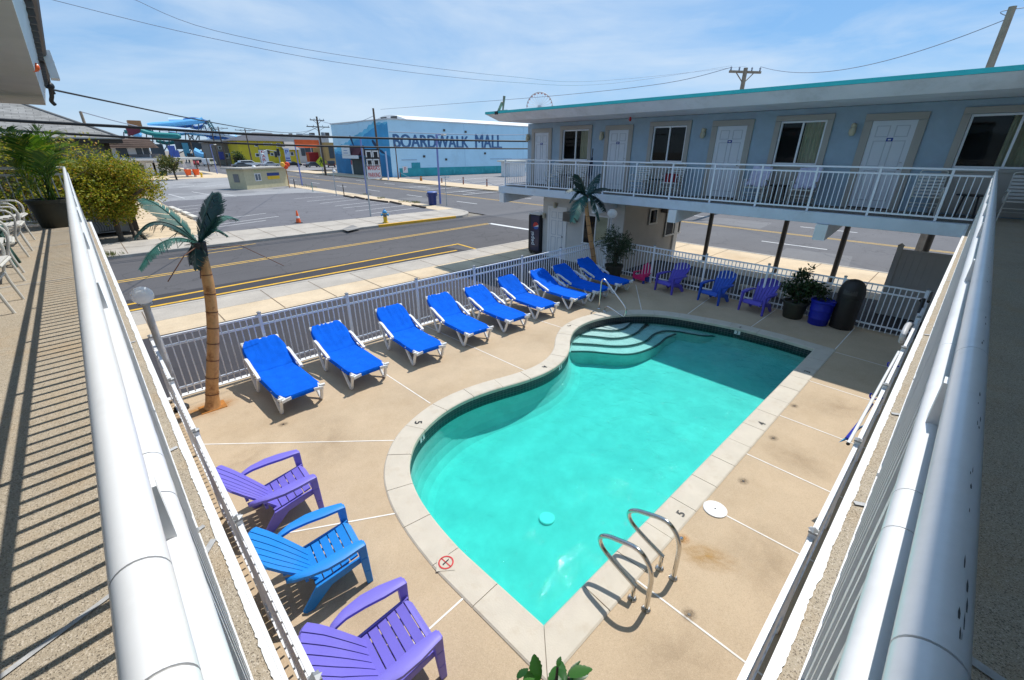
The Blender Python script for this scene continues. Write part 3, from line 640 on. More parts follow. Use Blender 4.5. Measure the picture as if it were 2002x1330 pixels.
def door(ya,yb,lab):
    d=MB(); t=.17
    for (a,c,e,f) in ((ya+t,ya,ZF,4.83),(yb,yb-t,ZF,4.83)): d.bx(XW-.05,XW-.003,c,a,e,f)
    d.bx(XW-.05,XW-.003,yb-t,ya+t,4.833,4.99); fr=P(d,'door_trim',trimm,bevel=.006)
    d=MB(); d.bx(XW-.016,XW-.002,yb,ya,ZF+.03,4.83)
    W=ya-yb
    dr=P(d,'door',doorm); dr['label']=lab
    d=MB()
    for r0,r1 in ((.10,.36),(.44,1.04),(1.13,1.86)):
        r0,r1=2.03-r1,2.03-r0
        for c0,c1 in ((.13,.44),(.56,.87)):
            a,e=ya-W*c0,ya-W*c1; z0,z1=ZF+.03+r0,ZF+.03+r1
            for q in ((a,a-.02,z0,z1),(e+.02,e,z0,z1)): d.bx(XW-.024,XW-.0165,q[1],q[0],q[2],q[3])
            d.bx(XW-.024,XW-.0165,e+.02,a-.02,z1-.02,z1); d.bx(XW-.024,XW-.0165,e+.02,a-.02,z0,z0+.02)
    o=d.build('door_panel',doorp,dr); 
    d=MB(); d.sphere((XW-.06,yb+.08,ZF+.98),.03,12); d.tube([(XW-.05,yb+.08,ZF+.98),(XW-.017,yb+.08,ZF+.98)],.014,8); d.lathe([(.028,-.004),(.028,.004)],12,(XW-.022,yb+.08,ZF+1.12)); d.build('door_knob',chrome,dr)
    d=MB(); d.bx(XW-.026,XW-.0168,ya-W*.5-.065,ya-W*.5+.065,ZF+1.60,ZF+1.68); d.bx(XW-.028,XW-.0262,ya-W*.5-.03,ya-W*.5+.03,ZF+1.625,ZF+1.655,1); d.build('number_plate',[navy,signw],dr)
    d=MB(); d.bx(XW-.03,XW-.003,yb,ya,ZF+.002,ZF+.028); d.build('threshold',steel_d,dr)
def window(ya,yb,cur,lab):
    t=.14; z0,z1=WZ0,WZ1; d=MB()
    for (a,c) in ((ya+t,ya),(yb,yb-t)): d.bx(XW-.05,XW-.003,c,a,ZF+.03,z1)
    d.bx(XW-.05,XW-.003,yb-t,ya+t,z1+.003,z1+.14); w=P(d,'window',trimm,bevel=.006); w['label']=lab
    d=MB(); d.bx(XW-.035,XW-.003,yb+.002,ya-.002,ZF+.03,z0-.08); d.build('window_apron',trimm,w)
    d=MB(); d.bx(XW-.06,XW-.003,yb+.002,ya-.002,z0-.077,z0-.003); d.build('sill',trimm,w)
    x=XW+.03; ym=(ya+yb)/2; fr=.045; m=MB(); ya-=.004; yb+=.004; z0+=.004; z1-=.004
    for (a,c,e,f) in ((ya,ya-fr,z0,z1),(yb+fr,yb,z0,z1),(ym+fr*.5,ym-fr*.5,z0+fr,z1-fr)): m.bx(x-.025,x+.03,c,a,e,f)
    m.bx(x-.025,x+.03,yb+fr,ya-fr,z1-fr,z1); m.bx(x-.025,x+.03,yb+fr,ya-fr,z0,z0+fr); m.build('window_frame',white_alu,w)
    m=MB(); m.add([(x+.005,ya-fr,z0+fr),(x+.005,yb+fr,z0+fr),(x+.005,yb+fr,z1-fr),(x+.005,ya-fr,z1-fr)],[(0,1,2,3)]); m.build('pane',glass,w)
    m=MB(); m.bx(XW+.5,XW+.52,yb-.3,ya+.3,z0-.2,z1+.2); m.bx(XW+.125,XW+.5,yb-.3,yb-.28,z0-.2,z1+.2); m.bx(XW+.125,XW+.5,ya+.28,ya+.3,z0-.2,z1+.2); m.build('room_interior',dark_in,w)
    for (c0,c1) in cur:
        m=MB(); m.grid(lambda s,q:(XW+.2+.022*math.sin(s*abs(c1-c0)*70)+.012*math.sin(s*37+2),c0+(c1-c0)*s,z0+.01+(z1-z0-.03)*q),max(8,int(abs(c1-c0)*70)),2); m.build('curtain',curtain_m,w)
door(14.06,13.26,'white panelled door at the street end of the walkway'); window(12.50,11.19,[(11.75,11.22)],'window with the cream curtain nearest the street end')
door(10.27,9.43,'white panelled door behind the metal palm'); window(8.47,7.27,[],'window with dark panes')
door(6.28,5.40,'white panelled door between the dark window and the towel chairs'); window(4.52,3.40,[(3.95,3.43)],'window behind the towel draped chairs')
door(2.42,1.55,'white panelled door nearest the shaded corner'); window(.68,-.95,[(.0,-.9)],'wide window at the shaded corner'); door(-1.6,-2.45,'white panelled door in the shaded corner')
for y in (14.42,10.55,6.68,2.78):
    d=MB(); d.bx(XW-.05,XW-.003,y-.05,y+.05,4.56,4.78); d.lathe([(.045,4.50),(.075,4.56),(.075,4.64),(.05,4.70)],12,(XW-.12,y,0)); d.sphere((XW-.12,y,4.74),.06,12); d.tube([(XW-.12,y,4.72),(XW-.02,y,4.72)],.02,8); P(d,'wall_lamp',lampcream)
d=MB(); d.lathe([(.03,5.05),(.045,5.10),(.03,5.18)],10,(14.2,9.0,0)); P(d,'red_beacon',red)
# balcony railing
ys=[14.24,12.99,11.75,10.50,9.25,8.0,6.75,5.48,4.23,2.98,1.75,.55]
def railing_panel(y0,y1,mk):   # pickets and rails between two posts, mk maps (along,height) to world
    pass
rl=thing('balcony_railing','long white balcony railing of the far blue motel wing','railing',(13.3,7,ZF))
def rbuild(mb,n): return mb.build(n,white_alu,rl,True)
ends=ys+[-.05]
for y in ys: d=MB(); d.bx(13.278,13.322,y-.022,y+.022,2.74,3.775); rbuild(d,'post')
d=MB(); d.bx(13.275,13.325,-.09,14.26,3.778,3.815); rbuild(d,'top_rail')
for i in range(len(ends)-1):
    a,c=ends[i]-.022,ends[i+1]+.022; d=MB(); d.bx(13.285,13.315,c,a,3.655,3.69); d.bx(13.285,13.315,c,a,2.81,2.845); k=int((a-c)/.112)
    for j in range(1,k+1): y=a+(c-a)*j/(k+1); d.bx(13.292,13.308,y-.008,y+.008,2.846,3.654)
    rbuild(d,'panel')
d=MB()
for z in (3.795,3.67,2.83): d.tube([(13.34,14.25,z),(14.86,14.25,z)],.018,6)
for j in range(13): d.tube([(13.43+j*.112,14.25,2.84),(13.43+j*.112,14.25,3.66)],.009,4)
rbuild(d,'end_panel')
# ground floor office
of=thing('office','single storey off white motel office under the far wing','building',(16.4,10.9,ZP))
def O(mb,n,m,**k): return mb.build(n,m,of,True,**k)
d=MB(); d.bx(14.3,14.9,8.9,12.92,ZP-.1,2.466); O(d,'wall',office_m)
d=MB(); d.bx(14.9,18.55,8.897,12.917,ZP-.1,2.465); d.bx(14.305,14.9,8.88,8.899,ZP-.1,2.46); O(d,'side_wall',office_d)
X=14.3
d=MB()
for (a,c,e,f) in ((12.62,12.52,ZP,1.90),(11.68,11.58,ZP,1.90)): d.bx(X-.03,X-.002,c,a,e,f)
d.bx(X-.03,X-.002,11.58,12.62,1.903,2.0); O(d,'door_trim',white)
d=MB(); d.bx(X-.014,X-.002,11.68,12.52,ZP+.02,1.90); dr=O(d,'door',white); dr['label']='white panelled office door'
for r0,r1 in ((.10,.36),(.44,1.04),(1.13,1.86)):
    for c0,c1 in ((.13,.44),(.56,.87)):
        a,e=12.52-.84*c0,12.52-.84*c1; z0,z1=1.88-r1,1.88-r0; d=MB()
        for q in ((a,a-.018,z0,z1),(e+.018,e,z0,z1)): d.bx(X-.022,X-.0145,q[1],q[0],q[2],q[3])
        d.bx(X-.022,X-.0145,e+.018,a-.018,z1-.018,z1); d.bx(X-.022,X-.0145,e+.018,a-.018,z0,z0+.018); d.build('door_panel',doorp,dr)
d=MB(); d.sphere((X-.05,11.77,.80),.03,10); d.build('door_knob',steel_d,dr)
d=MB(); d.bx(X-.32,X-.002,11.02,11.56,1.50,1.86); ac=O(d,'air_conditioner',mat('ac_case',(.20,.17,.14),.6)); d=MB()
for k in range(9): d.bx(X-.33,X-.321,11.06,11.52,1.535+k*.033,1.55+k*.033)
d.build('ac_grille',steel_d,ac)
def win_out(ya,yb,z0,z1,cur):
    d=MB(); fr=.05
    for (a,c) in ((ya,ya-fr),(yb+fr,yb),((ya+yb)/2+fr/2,(ya+yb)/2-fr/2)): d.bx(X-.04,X-.003,c,a,z0,z1)
    d.bx(X-.041,X-.003,yb,ya,z1,z1+fr); d.bx(X-.06,X-.003,yb-.02,ya+.02,z0-fr,z0); w=O(d,'window',white)
    d=MB(); d.add([(X-.02,ya,z0),(X-.02,yb,z0),(X-.02,yb,z1),(X-.02,ya,z1)],[(0,1,2,3)]); d.build('pane',glass,w)
    d=MB(); d.bx(X-.008,X-.004,yb,(ya+yb)/2 if cur else ya,z0,z1); d.build('curtain' if cur else 'room_interior',curtain_m if cur else dark_in,w)
    if cur: d=MB(); d.bx(X-.008,X-.004,(ya+yb)/2,ya,z0,z1); d.build('room_interior',dark_in,w)
win_out(10.72,9.52,.74,1.80,True)
for y,z in ((12.2,2.06),(12.80,1.58)): d=MB(); d.lathe([(.06,-.11),(.075,-.05),(.075,.08),(.03,.11)],12,(X-.08,y,z)); O(d,'wall_lamp',lampcream)
Yw=8.9
def swin(u0,v0,u1,v1,split):
    a=at_y(u0,v0,Yw-.02); c=at_y(u1,v1,Yw-.02); x0,x1,z0,z1=a.x,c.x,c.z,a.z; d=MB(); f=.06
    for (p,q) in ((x0,x0+f),(x1-f,x1))+((((x0+x1)/2-f/2,(x0+x1)/2+f/2),) if split else ()): d.bx(p,q,Yw-.07,Yw-.03,z0,z1)
    d.bx(x0,x1,Yw-.071,Yw-.03,z1,z1+f); d.bx(x0-.03,x1+.03,Yw-.09,Yw-.03,z0-f,z0); w=O(d,'window',office_m)
    d=MB(); d.add([(x0,Yw-.05,z0),(x1,Yw-.05,z0),(x1,Yw-.05,z1),(x0,Yw-.05,z1)],[(0,1,2,3)]); d.build('pane',glass,w)
    d=MB(); d.bx(x0,x1,Yw-.036,Yw-.03,z0,z1); d.build('room_interior',dark_in,w)
swin(1270,412,1282,434,False); swin(1304,412,1327,453,True)
a=at_y(1293,402,Yw); c=at_y(1312,412,Yw); d=MB(); d.bx(a.x,c.x,Yw-.3,Yw-.025,c.z,a.z); O(d,'air_conditioner',mat('ac_case_dark',(.14,.12,.11),.6))
d=MB(); d.bx(18.3,18.62,Yw-.08,Yw+.02,ZP-.1,2.46); O(d,'corner_trim',office_m)
# drinks machine beside the office
pm=thing('vending_machine','dark blue drinks vending machine with round red white and blue emblem by the office','vending machine',(14.45,13.27,ZP+.01))
d=MB(); d.bx(-.3,.5,-.33,.33,.06,1.72); d.build('cabinet',black,pm,bevel=.015)
d=MB(); d.bx(-.34,-.302,-.31,.20,.16,1.68); fp=d.build('front_panel',mat('navy_front',(.01,.015,.06),.3,coat=.3),pm,bevel=.01)
d=MB(); d.bx(-.34,-.302,.205,.32,.16,1.68); d.build('coin_panel',black,pm)
d=MB(); d.bx(-.36,.56,-.35,.35,1.725,1.76); d.build('top_cover',signw,pm)
for x in (-.22,.42):
    for y in (-.26,.26): d=MB(); d.bx(x-.04,x+.04,y-.04,y+.04,0,.06); d.build('foot',black,pm)
d=MB(); add_text(d,'pepsi',(-.3405,-.07,.42),(0,0,1),(0,1,0),width=.56,off=.004,bold=.005); d.build('lettering',mat('silver_letters',(.75,.85,.95),.4),pm)
d=MB(); c=Vector((-.346,-.12,1.26)); r=.155; q=lambda a,k=1:c+Vector((0,-math.cos(a)*r*k,math.sin(a)*r*k))
def seg(a0,a1,mi,dx):   # circular segment between two angles
    pts=[q(a0+(a1-a0)*i/16)+Vector((dx,0,0)) for i in range(17)]; d.add(pts,[tuple(range(17))],mi)
d.add([q(2*PI*i/32) for i in range(32)],[tuple(range(32))],0)
seg(R(20),R(205),1,-.003); seg(R(200),R(350),2,-.003); d.build('emblem',[signw,red,mat('emblem_blue',(.02,.10,.42),.4)],pm)
# grey privacy panel under the wing
a=gp(1714,612,ZP); t=thing('privacy_fence','grey vinyl privacy panel standing under the far wing','fence',(a.x,a.y,ZP)); hh=zat(1751,486,a)-ZP
d=MB(); d.bx(-.06,.06,-.06,.06,0,hh+.08); d.lathe([(.075,hh+.08),(.075,hh+.1),(.0,hh+.16)],4,(0,0,0)); d.build('post',privacy,t)
d=MB(); d.bx(-.06,.06,-2.06,-1.94,0,hh+.08); d.build('post',privacy,t)
d=MB()
for k in range(13): d.bx(-.02,.02,-.062-(k+1)*.1442+.003,-.062-k*.1442,.06,hh-.06)
d.bx(.021,.026,-1.938,-.062,.06,hh-.06); d.bx(-.03,.03,-1.938,-.062,hh-.057,hh); d.bx(-.03,.03,-1.938,-.062,.0,.057); d.build('panel',privacy,t)
# wheel stops behind the fence
for u0,v0,u1,v1,l in ((1336,546,1386,557,'pale concrete wheel stop behind the fence, nearest the office'),(1445,565,1500,580,'pale concrete wheel stop behind the fence, middle of three'),(1512,575,1545,590,'pale concrete wheel stop behind the fence, nearest the dark bin')):
    p,q=gp(u0,v0,ZP),gp(u1,v1,ZP); b=MB(); b.bar(p+Vector((0,0,.085)),q+Vector((0,0,.085)),.24,.17); tag(b.build('wheel_stop',grey_walk,bevel=.03),l,'wheel stop','wheel stops')
# ------------------------------------------------------------------ pool fences
capm=mat('grey_post_cap',(.30,.31,.32),.45,.3,var=.1)
def fence(label,pts,px,posts,loc):
    """pts: two ends; posts: positions along; one panel part between each pair of posts"""
    p0,p1=Vector(pts[0]+(0,)),Vector(pts[1]+(0,)); d=(p1-p0); Ln=d.length; d.normalize(); t=thing('pool_fence',label,'fence',(p0.x,p0.y,0),math.atan2(d.y,d.x))
    for s in posts:
        b=MB(); b.bx(s-.026,s+.026,-.026,.026,0,1.25); po=b.build('post',white_alu,t); b=MB(); b.bx(s-.032,s+.032,-.032,.032,1.25,1.272); b.lathe([(.044,1.272),(.0,1.29)],4,(s,0,0)); b.build('cap',capm,po)
    ps=posts
    for a,c in zip(ps[:-1],ps[1:]):
        b=MB(); a+=.026; c-=.026
        for z in (1.19,1.02,.20): b.bx(a,c,-.019,.019,z-.016,z+.016)
        k=int((c-a)/.108)
        for j in range(1,k+1):
            x=a+(c-a)*j/(k+1); b.bx(x-.010,x+.010,-.008,.008,.06,1.173)
        b.build('panel',white_alu,t)
    return t
YS,XF,XL,YR=8.93,13.32,.22,.15
sp=[0]+[gp(u,v,1.27).x-XL for u,v in ((517,620),(690,580),(826,549),(937,523),(1030,502),(1108,486))]+[XF-XL]
fence('white metal picket fence between the blue loungers and the street',((XL,YS),(XF,YS)),None,sp,None)
fp=[0.06]+[YS-gp(u,v,1.27).y for u,v in ((1277,481),(1381,497),(1505,516),(1653,541))]+[YS-YR-.06]
fence('white metal picket fence behind the garden chairs and planters under the far wing',((XF,YS),(XF,YR)),None,fp,None)
lp=[.06]+[YS-gp(u,v,1.28).y for u,v in ((326,742),(370.5,843),(466,1009),(622,1318))]; lp+=[lp[-1]+.8,YS-YR]
fence('white metal picket fence hard against the left balcony ledge',((XL,YS),(XL,YR)),None,lp,None)
rp=[0.06,1.1]+[gp(u,v,1.28).x-XL for u,v in ((1593,1036),(1682,859),(1734,750),(1770,677.6))]; rp+=[rp[-1]+2.0,XF-XL-.06]
fence('white metal picket fence hard against the right balcony ledge',((XL,YR),(XF,YR)),None,rp,None)
# ------------------------------------------------------------------ near balconies (left wing along y, right wing along x)
YE=12.35
lw=thing('motel_left_wing','left motel wing with the sunlit aggregate balcony and overhanging roof','building',(-1.8,6,0))
def W(mb,n,m,par=None,**k): return mb.build(n,m,par or lw,True,**k)
b=MB(); b.bx(-3.2,.036,-.0,YE,ZF-.28,ZF); W(b,'balcony_floor',aggr)
b=MB(); b.bx(.038,.050,-.04,YE+.012,ZF-.30,ZF+.003); b.bx(-3.2,.038,YE+.001,YE+.012,ZF-.30,ZF+.003); W(b,'slab_edge',white)
def ragged(mb,along,a0,a1,e0,sgn,z,axis):   # painted lip with an uneven inner edge
    k=int((a1-a0)/.012); A=[];B=[]
    for i in range(k+1):
        s=a0+(a1-a0)*i/k; w=.018+.005*noise.noise(Vector((s*7,axis*9.1,0)))+.005*noise.noise(Vector((s*75,axis*3.3,0)))
        A.append((e0,s,z) if axis==0 else (s,e0,z)); B.append((e0-sgn*w,s,z) if axis==0 else (s,e0-sgn*w,z))
    mb.strip([Vector(p) for p in A],[Vector(p) for p in B],closed=False,smooth=False)
b=MB(); ragged(b,'y',.02,YE,.0375,1,ZF+.0035,0); W(b,'painted_lip',white)
gm=mat('grey_mortar',(.42,.42,.42),.9,var=.25,scale=20)
for a,c in (((-.0,6.95),(-2.2,6.75)),((.0,1.72),(-1.6,1.02)),((.012,4.15),(-.05,4.13)),((.012,2.38),(-.05,2.36)),((0,9.6),(-2,9.6)),((0,11.2),(-2,11.2)),((.012,1.62),(-.04,1.55))): b=MB(); line(b,a,c,.022 if a[0]>0.01 else .018,ZF+.0055); W(b,'floor_joint',gm)
b=MB(); b.bx(-3.2,-1.75,-3.2,YE,-.3,ZF-.283); W(b,'lower_wall',office_m)
b=MB(); b.bx(-3.2,-1.75,-3.2,YE,ZF+.003,4.97); W(b,'upper_wall',wallblue)
a=at_d(88,206,14.2)
xe=.04
b=MB(); b.bx(-3.4,xe,.5,a.y,a.z,a.z+.05); W(b,'soffit',ceil_m)
b=MB(); b.add([(xe,.5,a.z),(xe+.10,.5,a.z+.34),(xe+.10,a.y+.05,a.z+.34),(xe,a.y,a.z)],[(0,1,2,3)]); b.add([(xe,a.y,a.z),(xe+.1,a.y+.05,a.z+.34),(-3.4,a.y+.05,a.z+.34),(-3.4,a.y,a.z)],[(0,1,2,3)]); W(b,'fascia',mat('pale_blue_fascia',(.60,.68,.72),.6,var=.05))
b=MB(); b.bx(-3.5,xe+.12,.5,a.y+.08,a.z+.343,a.z+.40); W(b,'roof',mat('roof_felt',(.06,.05,.05),.9))
b=MB(); b.tube([(xe+.135,.5,a.z+.36),(xe+.135,a.y-1.2,a.z+.36),(xe+.135,a.y-.9,a.z+.33)],.055,10); W(b,'gutter',mat('dark_brown_gutter',(.05,.035,.03),.5))
gb=mat('gutter_bracket_m',(.10,.09,.085),.6)
for k in range(26): y=4.2+k*.36; b=MB(); b.bx(xe+.085,xe+.135,y,y+.03,a.z+.24,a.z+.34); W(b,'gutter_bracket',gb)
# fittings on the left roof edge
y=a.y-3.6; p=at_d(94,128,9.6); b=MB(); b.bx(p.x-.02,p.x+.07,p.y-.16,p.y+.16,p.z-.17,p.z+.17); b.bx(p.x+.071,p.x+.075,p.y-.05,p.y+.05,p.z+.03,p.z+.06,1); tag(b.build('junction_box',[signw,black],bevel=.01),'pale grey electrical box fixed to the left roof edge','electrical box')
p=at_d(97,168,12.9); t=thing('cable_anchor','dark cable anchor and insulators at the left roof corner','cable anchor',tuple(p))
b=MB(); b.sphere((0,0,0),.07,12); b.tube([(-.05,-.25,.3),(0,0,.0),(.02,.1,-.12)],.03,8); b.build('insulator',black,t)
b=MB(); b.tube(catmull([(.0,0,-.04),(-.02,.15,-.16),(-.05,.25,-.24),(-.02,.3,-.3)],4),.035,8); b.build('drip_loop',blackpl,t)
p=at_d(72,134,8.3); q=at_d(48,122,8.2); t=thing('bulb_lamp','orange bulb in a holder under the left soffit','lamp',tuple(q))
v=p-q; dn=v.normalized(); b=MB(); b.tube([(0,0,.0),tuple(v*.25)],.05,10); b.build('holder',galv,t)
b=MB(); b.tube([tuple(v*.15),tuple(v*.62)],.022,8); b.build('arm',galv,t)
b=MB(); M_=[tuple(v*.6)]; b.tube([tuple(v*s) for s in (.55,.65,.8,.95,1.05)],[.02,.045,.055,.045,.01],12); em=mat('orange_bulb',(.9,.12,.01),.3); b.build('bulb',em,t)
b=MB(); b.tube([(0,0,0),(0,0,a.z-q.z)],.02,8); b.build('stem',galv,t)
# right wing
rw=thing('motel_right_wing','right motel wing with the shaded aggregate walkway beside the far wing','building',(6,-2,0))
def V(mb,n,m,**k): return mb.build(n,m,rw,True,**k)
b=MB(); b.bx(-3.2,13.17,-3.2,-.003,ZF-.28,ZF-.001); b.bx(.0465,13.17,-.003,.018,ZF-.28,ZF-.001); b.bx(13.42,XW,-4,-.08,ZF-.28,ZF+.001); b.bx(13.17,13.42,-4,-.08,ZF-.28,ZF+.0005); V(b,'balcony_floor',aggr)
b=MB(); b.bx(.062,13.17,.019,.031,ZF-.30,ZF+.003); V(b,'slab_edge',white)
b=MB(); ragged(b,'x',.05,13.1,.0185,1,ZF+.0035,1); V(b,'painted_lip',white)
for x in (.98,1.98,2.95,4.6,6.9,9.2): b=MB(); line(b,(x,-.006),(x+.03,-.06),.022,ZF+.0055); V(b,'floor_joint',gm)
b=MB(); line(b,(1.55,-.06),(1.2,-1.7),.03,ZF+.0055); V(b,'floor_joint',gm)
b=MB(); b.bx(-1.75,13.1,-3.2,-1.75,-.3,ZF-.283); V(b,'lower_wall',office_m)
b=MB(); b.bx(-1.74,XW-.01,-3.4,-1.9,ZF+.002,4.97); V(b,'upper_wall',wallblue)
b=MB(); b.bx(-3.4,12.5,-3.6,-.03,4.98,5.03); V(b,'soffit',ceil_m)
b=MB(); b.add([(-3.4,-.03,4.98),(12.5,-.03,4.98),(12.5,.03,5.30),(-3.4,.03,5.30)],[(0,1,2,3)]); V(b,'fascia',fascia)
b=MB(); b.bx(-3.4,12.56,-3.6,.032,5.303,5.36); V(b,'roof',bpy.data.materials['roof_felt'])
b=MB(); b.tube([(9,-.01,5.33),(12.55,-.01,5.33)],.04,8); V(b,'gutter',bpy.data.materials['dark_brown_gutter'])
# near railings: top tube, second tube, picket panels
OFF=.014
def rail(label,mk,length,posts,seams,loc):
    t=thing('balcony_railing',label,'railing',loc)
    def T(s,z,o=0): return Vector(mk(s,z,o))
    cuts=[-.12]+seams+[length]
    b=MB()
    for a,c in zip(cuts[:-1],cuts[1:]): b.tube([T(a+.0012,3.79),T(c-.0012,3.79)],.0195,28)
    b.tube([T(-.1,3.79),T(length-.02,3.79)],.0180,16,1)
    b.build('top_rail',[white_rail,mat('seam_shadow',(.50,.49,.48),.8)] if 'seam_shadow' not in bpy.data.materials else [white_rail,bpy.data.materials['seam_shadow']],t,True)
    b=MB(); sec=[-.1]+[s+.35 for s in seams]+[length]
    for a,c in zip(sec[:-1],sec[1:]): b.tube([T(a+.001,3.685,OFF),T(c-.001,3.685,OFF)],.0185,20)
    b.build('second_rail',white_rail,t,True)
    for s in posts: b=MB(); b.bar(T(s,ZF,OFF*.5),T(s,3.775,OFF*.5),.03,.03); b.build('post',white_rail,t,True)
    ed=[-.08]+posts+[length]
    for a,c in zip(ed[:-1],ed[1:]):
        if c-a<.1: continue
        b=MB(); b.bar(T(a+.016,2.85,OFF),T(c-.016,2.85,OFF),.03,.022); k=max(1,round((c-a)/.108)-1)
        for j in range(1,k+1): s=a+(c-a)*j/(k+1); b.bar(T(s,2.862,OFF),T(s,3.67,OFF),.024,.024)
        b.build('panel',white_rail,t,True)
    return t
lposts=[.53+1.055*i for i in range(12) if .53+1.055*i<YE-.1]+[YE-.05]
rail('white tube railing of the sunlit left balcony',lambda s,z,o:(-.047+o,s,z),YE-.03,lposts,[.262,.37,2.9,5.3,8.0],(-.047,6,ZF))
rposts=[.9+1.2*i for i in range(11)]
rail('white tube railing of the shaded right walkway with dark scuffs',lambda s,z,o:(s,-.066+o,z),13.24,rposts,[.232,.32,.99,3.4,6.2,9.6],(6,-.066,ZF))
t=thing('end_railing','short white railing closing the street end of the left balcony','railing',(-1,YE-.08,ZF))
b=MB(); b.tube([(-.05,YE-.08,3.79),(-1.72,YE-.08,3.79)],.02,12); b.build('top_rail',white_rail,t,True)
b=MB(); b.bx(-1.72,-.07,YE-.095,YE-.065,3.655,3.69); b.bx(-1.72,-.07,YE-.095,YE-.065,2.82,2.86)
for j in range(14): x=-.15-j*.115; b.bx(x-.009,x+.009,YE-.088,YE-.072,2.862,3.654)
b.bx(-1.72,-.07,YE-.02,YE+.0,ZF,ZF+.035); b.build('panel',white_rail,t,True)
# scuff marks on the right rail
r_=[o for o in bpy.data.objects if o.type=='EMPTY' and o.get('label','').startswith('white tube railing of the shaded')][0]
for i in range(34):
    b=MB(); s=.33+rnd.random()**2*2.2; a=R(rnd.gauss(62,5)); l=rnd.uniform(.004,.022); w=rnd.uniform(.0002,.0008)/.0196
    pts=[]
    for (ds,da) in ((0,-w),(l*.5,-w*1.2),(l,0),(l*.5,w),(0,w*.6)): pts.append((s+ds,-.066+.0197*-math.cos(a+da),3.79+.0197*math.sin(a+da)))
    b.add(pts,[tuple(range(5))]); b.build('scuff',scuffm,r_,True)
# ------------------------------------------------------------------ loungers
def lounger(HA=38):
    t=thing('sun_lounger','','sun lounger',(0,0,0),0,'blue towelled loungers along the street fence')
    zb=.34; HY,HL=1.16,.75; HA=R(HA); hx=.31
    def bp(s): return (HY+s*math.cos(HA),zb+s*math.sin(HA))      # along the backrest
    b=MB()
    for sx in (-1,1): b.tube([(sx*hx,-.02,zb),(sx*hx,.0,zb),(sx*hx,HY+.1,zb)],.024,8)
    for y in (.0,.42,HY): b.tube([(-hx,y,zb-(.03 if y>.1 else .005)),(hx,y,zb-(.03 if y>.1 else .005))],.02,8)
    for sx in (-1,1):   # moulded foot-end corners
        b.grid(lambda u,v:(sx*(hx-.12+.15*u),-.06+.20*v-.02*u,zb+.014-.015*u*u),4,4,0,.05)
        b.bar((sx*(hx+.0),-.02,zb+.01),(sx*(hx+.075),-.05,zb+.02),.05,.035)
    b.build('frame',white_resin,t)
    b=MB(); P=[]
    for sx in (-1,1):
        y0,z0=bp(0);y1,z1=bp(HL); P.append([(sx*hx,y0,z0),(sx*hx,y1-.05,z1-.042)])
    pts=catmull([P[0][0],P[0][1],(-hx+.04,bp(HL)[0],bp(HL)[1]),(hx-.04,bp(HL)[0],bp(HL)[1]),P[1][1],P[1][0]],5); b.tube(pts,.026,8)
    for sx in (-1,1):   # rounded moulded corner of the backrest
        b.grid(lambda u,v:(sx*(hx+.012-.16*u),bp(HL-.26*v)[0],bp(HL-.26*v)[1]+.012),4,4,0,.03)
    b.build('backrest_frame',white_resin,t)
    for sx in (-1,1):
        x=sx*(hx+.03); b=MB()
        pth=[(x,.40,zb+.0),(x,.385,zb-.03),(x,.17,.045),(x,.13,.02),(x,.095,.05),(x,.0,zb-.035),(x,-.015,zb)]
        for p,q in zip(pth[:-1],pth[1:]): b.bar(p,q,.045,.052)
        b.build('leg',white_resin,t,bevel=.012)
        b=MB(); x=sx*(hx+.06)
        pth=[(x,1.02,zb),(x,1.05,zb-.06),(x,1.15,.05),(x,1.19,.02),(x,1.24,.05),(x,1.52,.56)]
        for p,q in zip(pth[:-1],pth[1:]): b.bar(p,q,.045,.055)
        b.build('leg',white_resin,t,bevel=.012)
        b=MB(); A=[(.90,zb+.06),(1.02,zb+.11),(1.2,.50),(1.36,.565),(1.50,.585),(1.56,.56)]
        b.grid(lambda u,v:(x+sx*(.05*u-.025),)+tuple(catmull([(0,)+q for q in A],1)[min(5,int(v*5+.5))])[1:],2,5,0,.045); b.build('armrest',white_resin,t,bevel=.01)
    # towelling cover, pulled over the head end and tucked under the foot end
    seed=rnd.uniform(0,99)
    def prof(v):
        Lf=HY+.03; T=Lf+HL+.10; s=v*T
        if s<Lf: y,z=-.03+s,zb+.035
        else:
            q_=s-Lf; y,z=bp(min(q_,HL+.02)); nz=.040; y-=nz*math.sin(HA)*.8; z+=nz*.9
            if q_>HL+.02: e_=q_-HL-.02; y+=.035*math.sin(e_/.08*1.5); z-=.075*(1-math.cos(e_/.08*1.5))
        k=math.exp(-((s-Lf)/.12)**2); return y,z+.022*k
    def surf(u,v):
        y,z=prof(v); w=.368-.075*max(0,(v-.86)/.14)**1.2 - .06*max(0,(v-.9)/.1)**2 - .085*max(0,(.09-v)/.09)
        x=(2*u-1)*w; e=abs(2*u-1)
        wr=.010*noise.noise(Vector((x*6,y*2.2,seed)))+.008*noise.noise(Vector((x*14+seed,y*3,2)))*(1 if v>.6 else .4)
        pl=.012*math.sin(x*70+seed)*max(0,(v-.75)/.25)*(.4+noise.noise(Vector((x*4,seed,1))))
        edge=-.055*max(0,(e-.90)/.10)**1.5
        sag=-.018*(1-e*e)*(1 if v<.55 else .6)
        return (x,y-(.02*(wr*20) if v>.97 else 0),z+wr+pl+edge+sag)
    b=MB(); b.grid(surf,28,64,0,.012)
    b.grid(lambda u,v:((2*u-1)*.27,-.035-.012*math.sin(v*PI),zb+.03-.085*v),10,4,0,.0); b.build('towel_cover',towel,t)
    return t
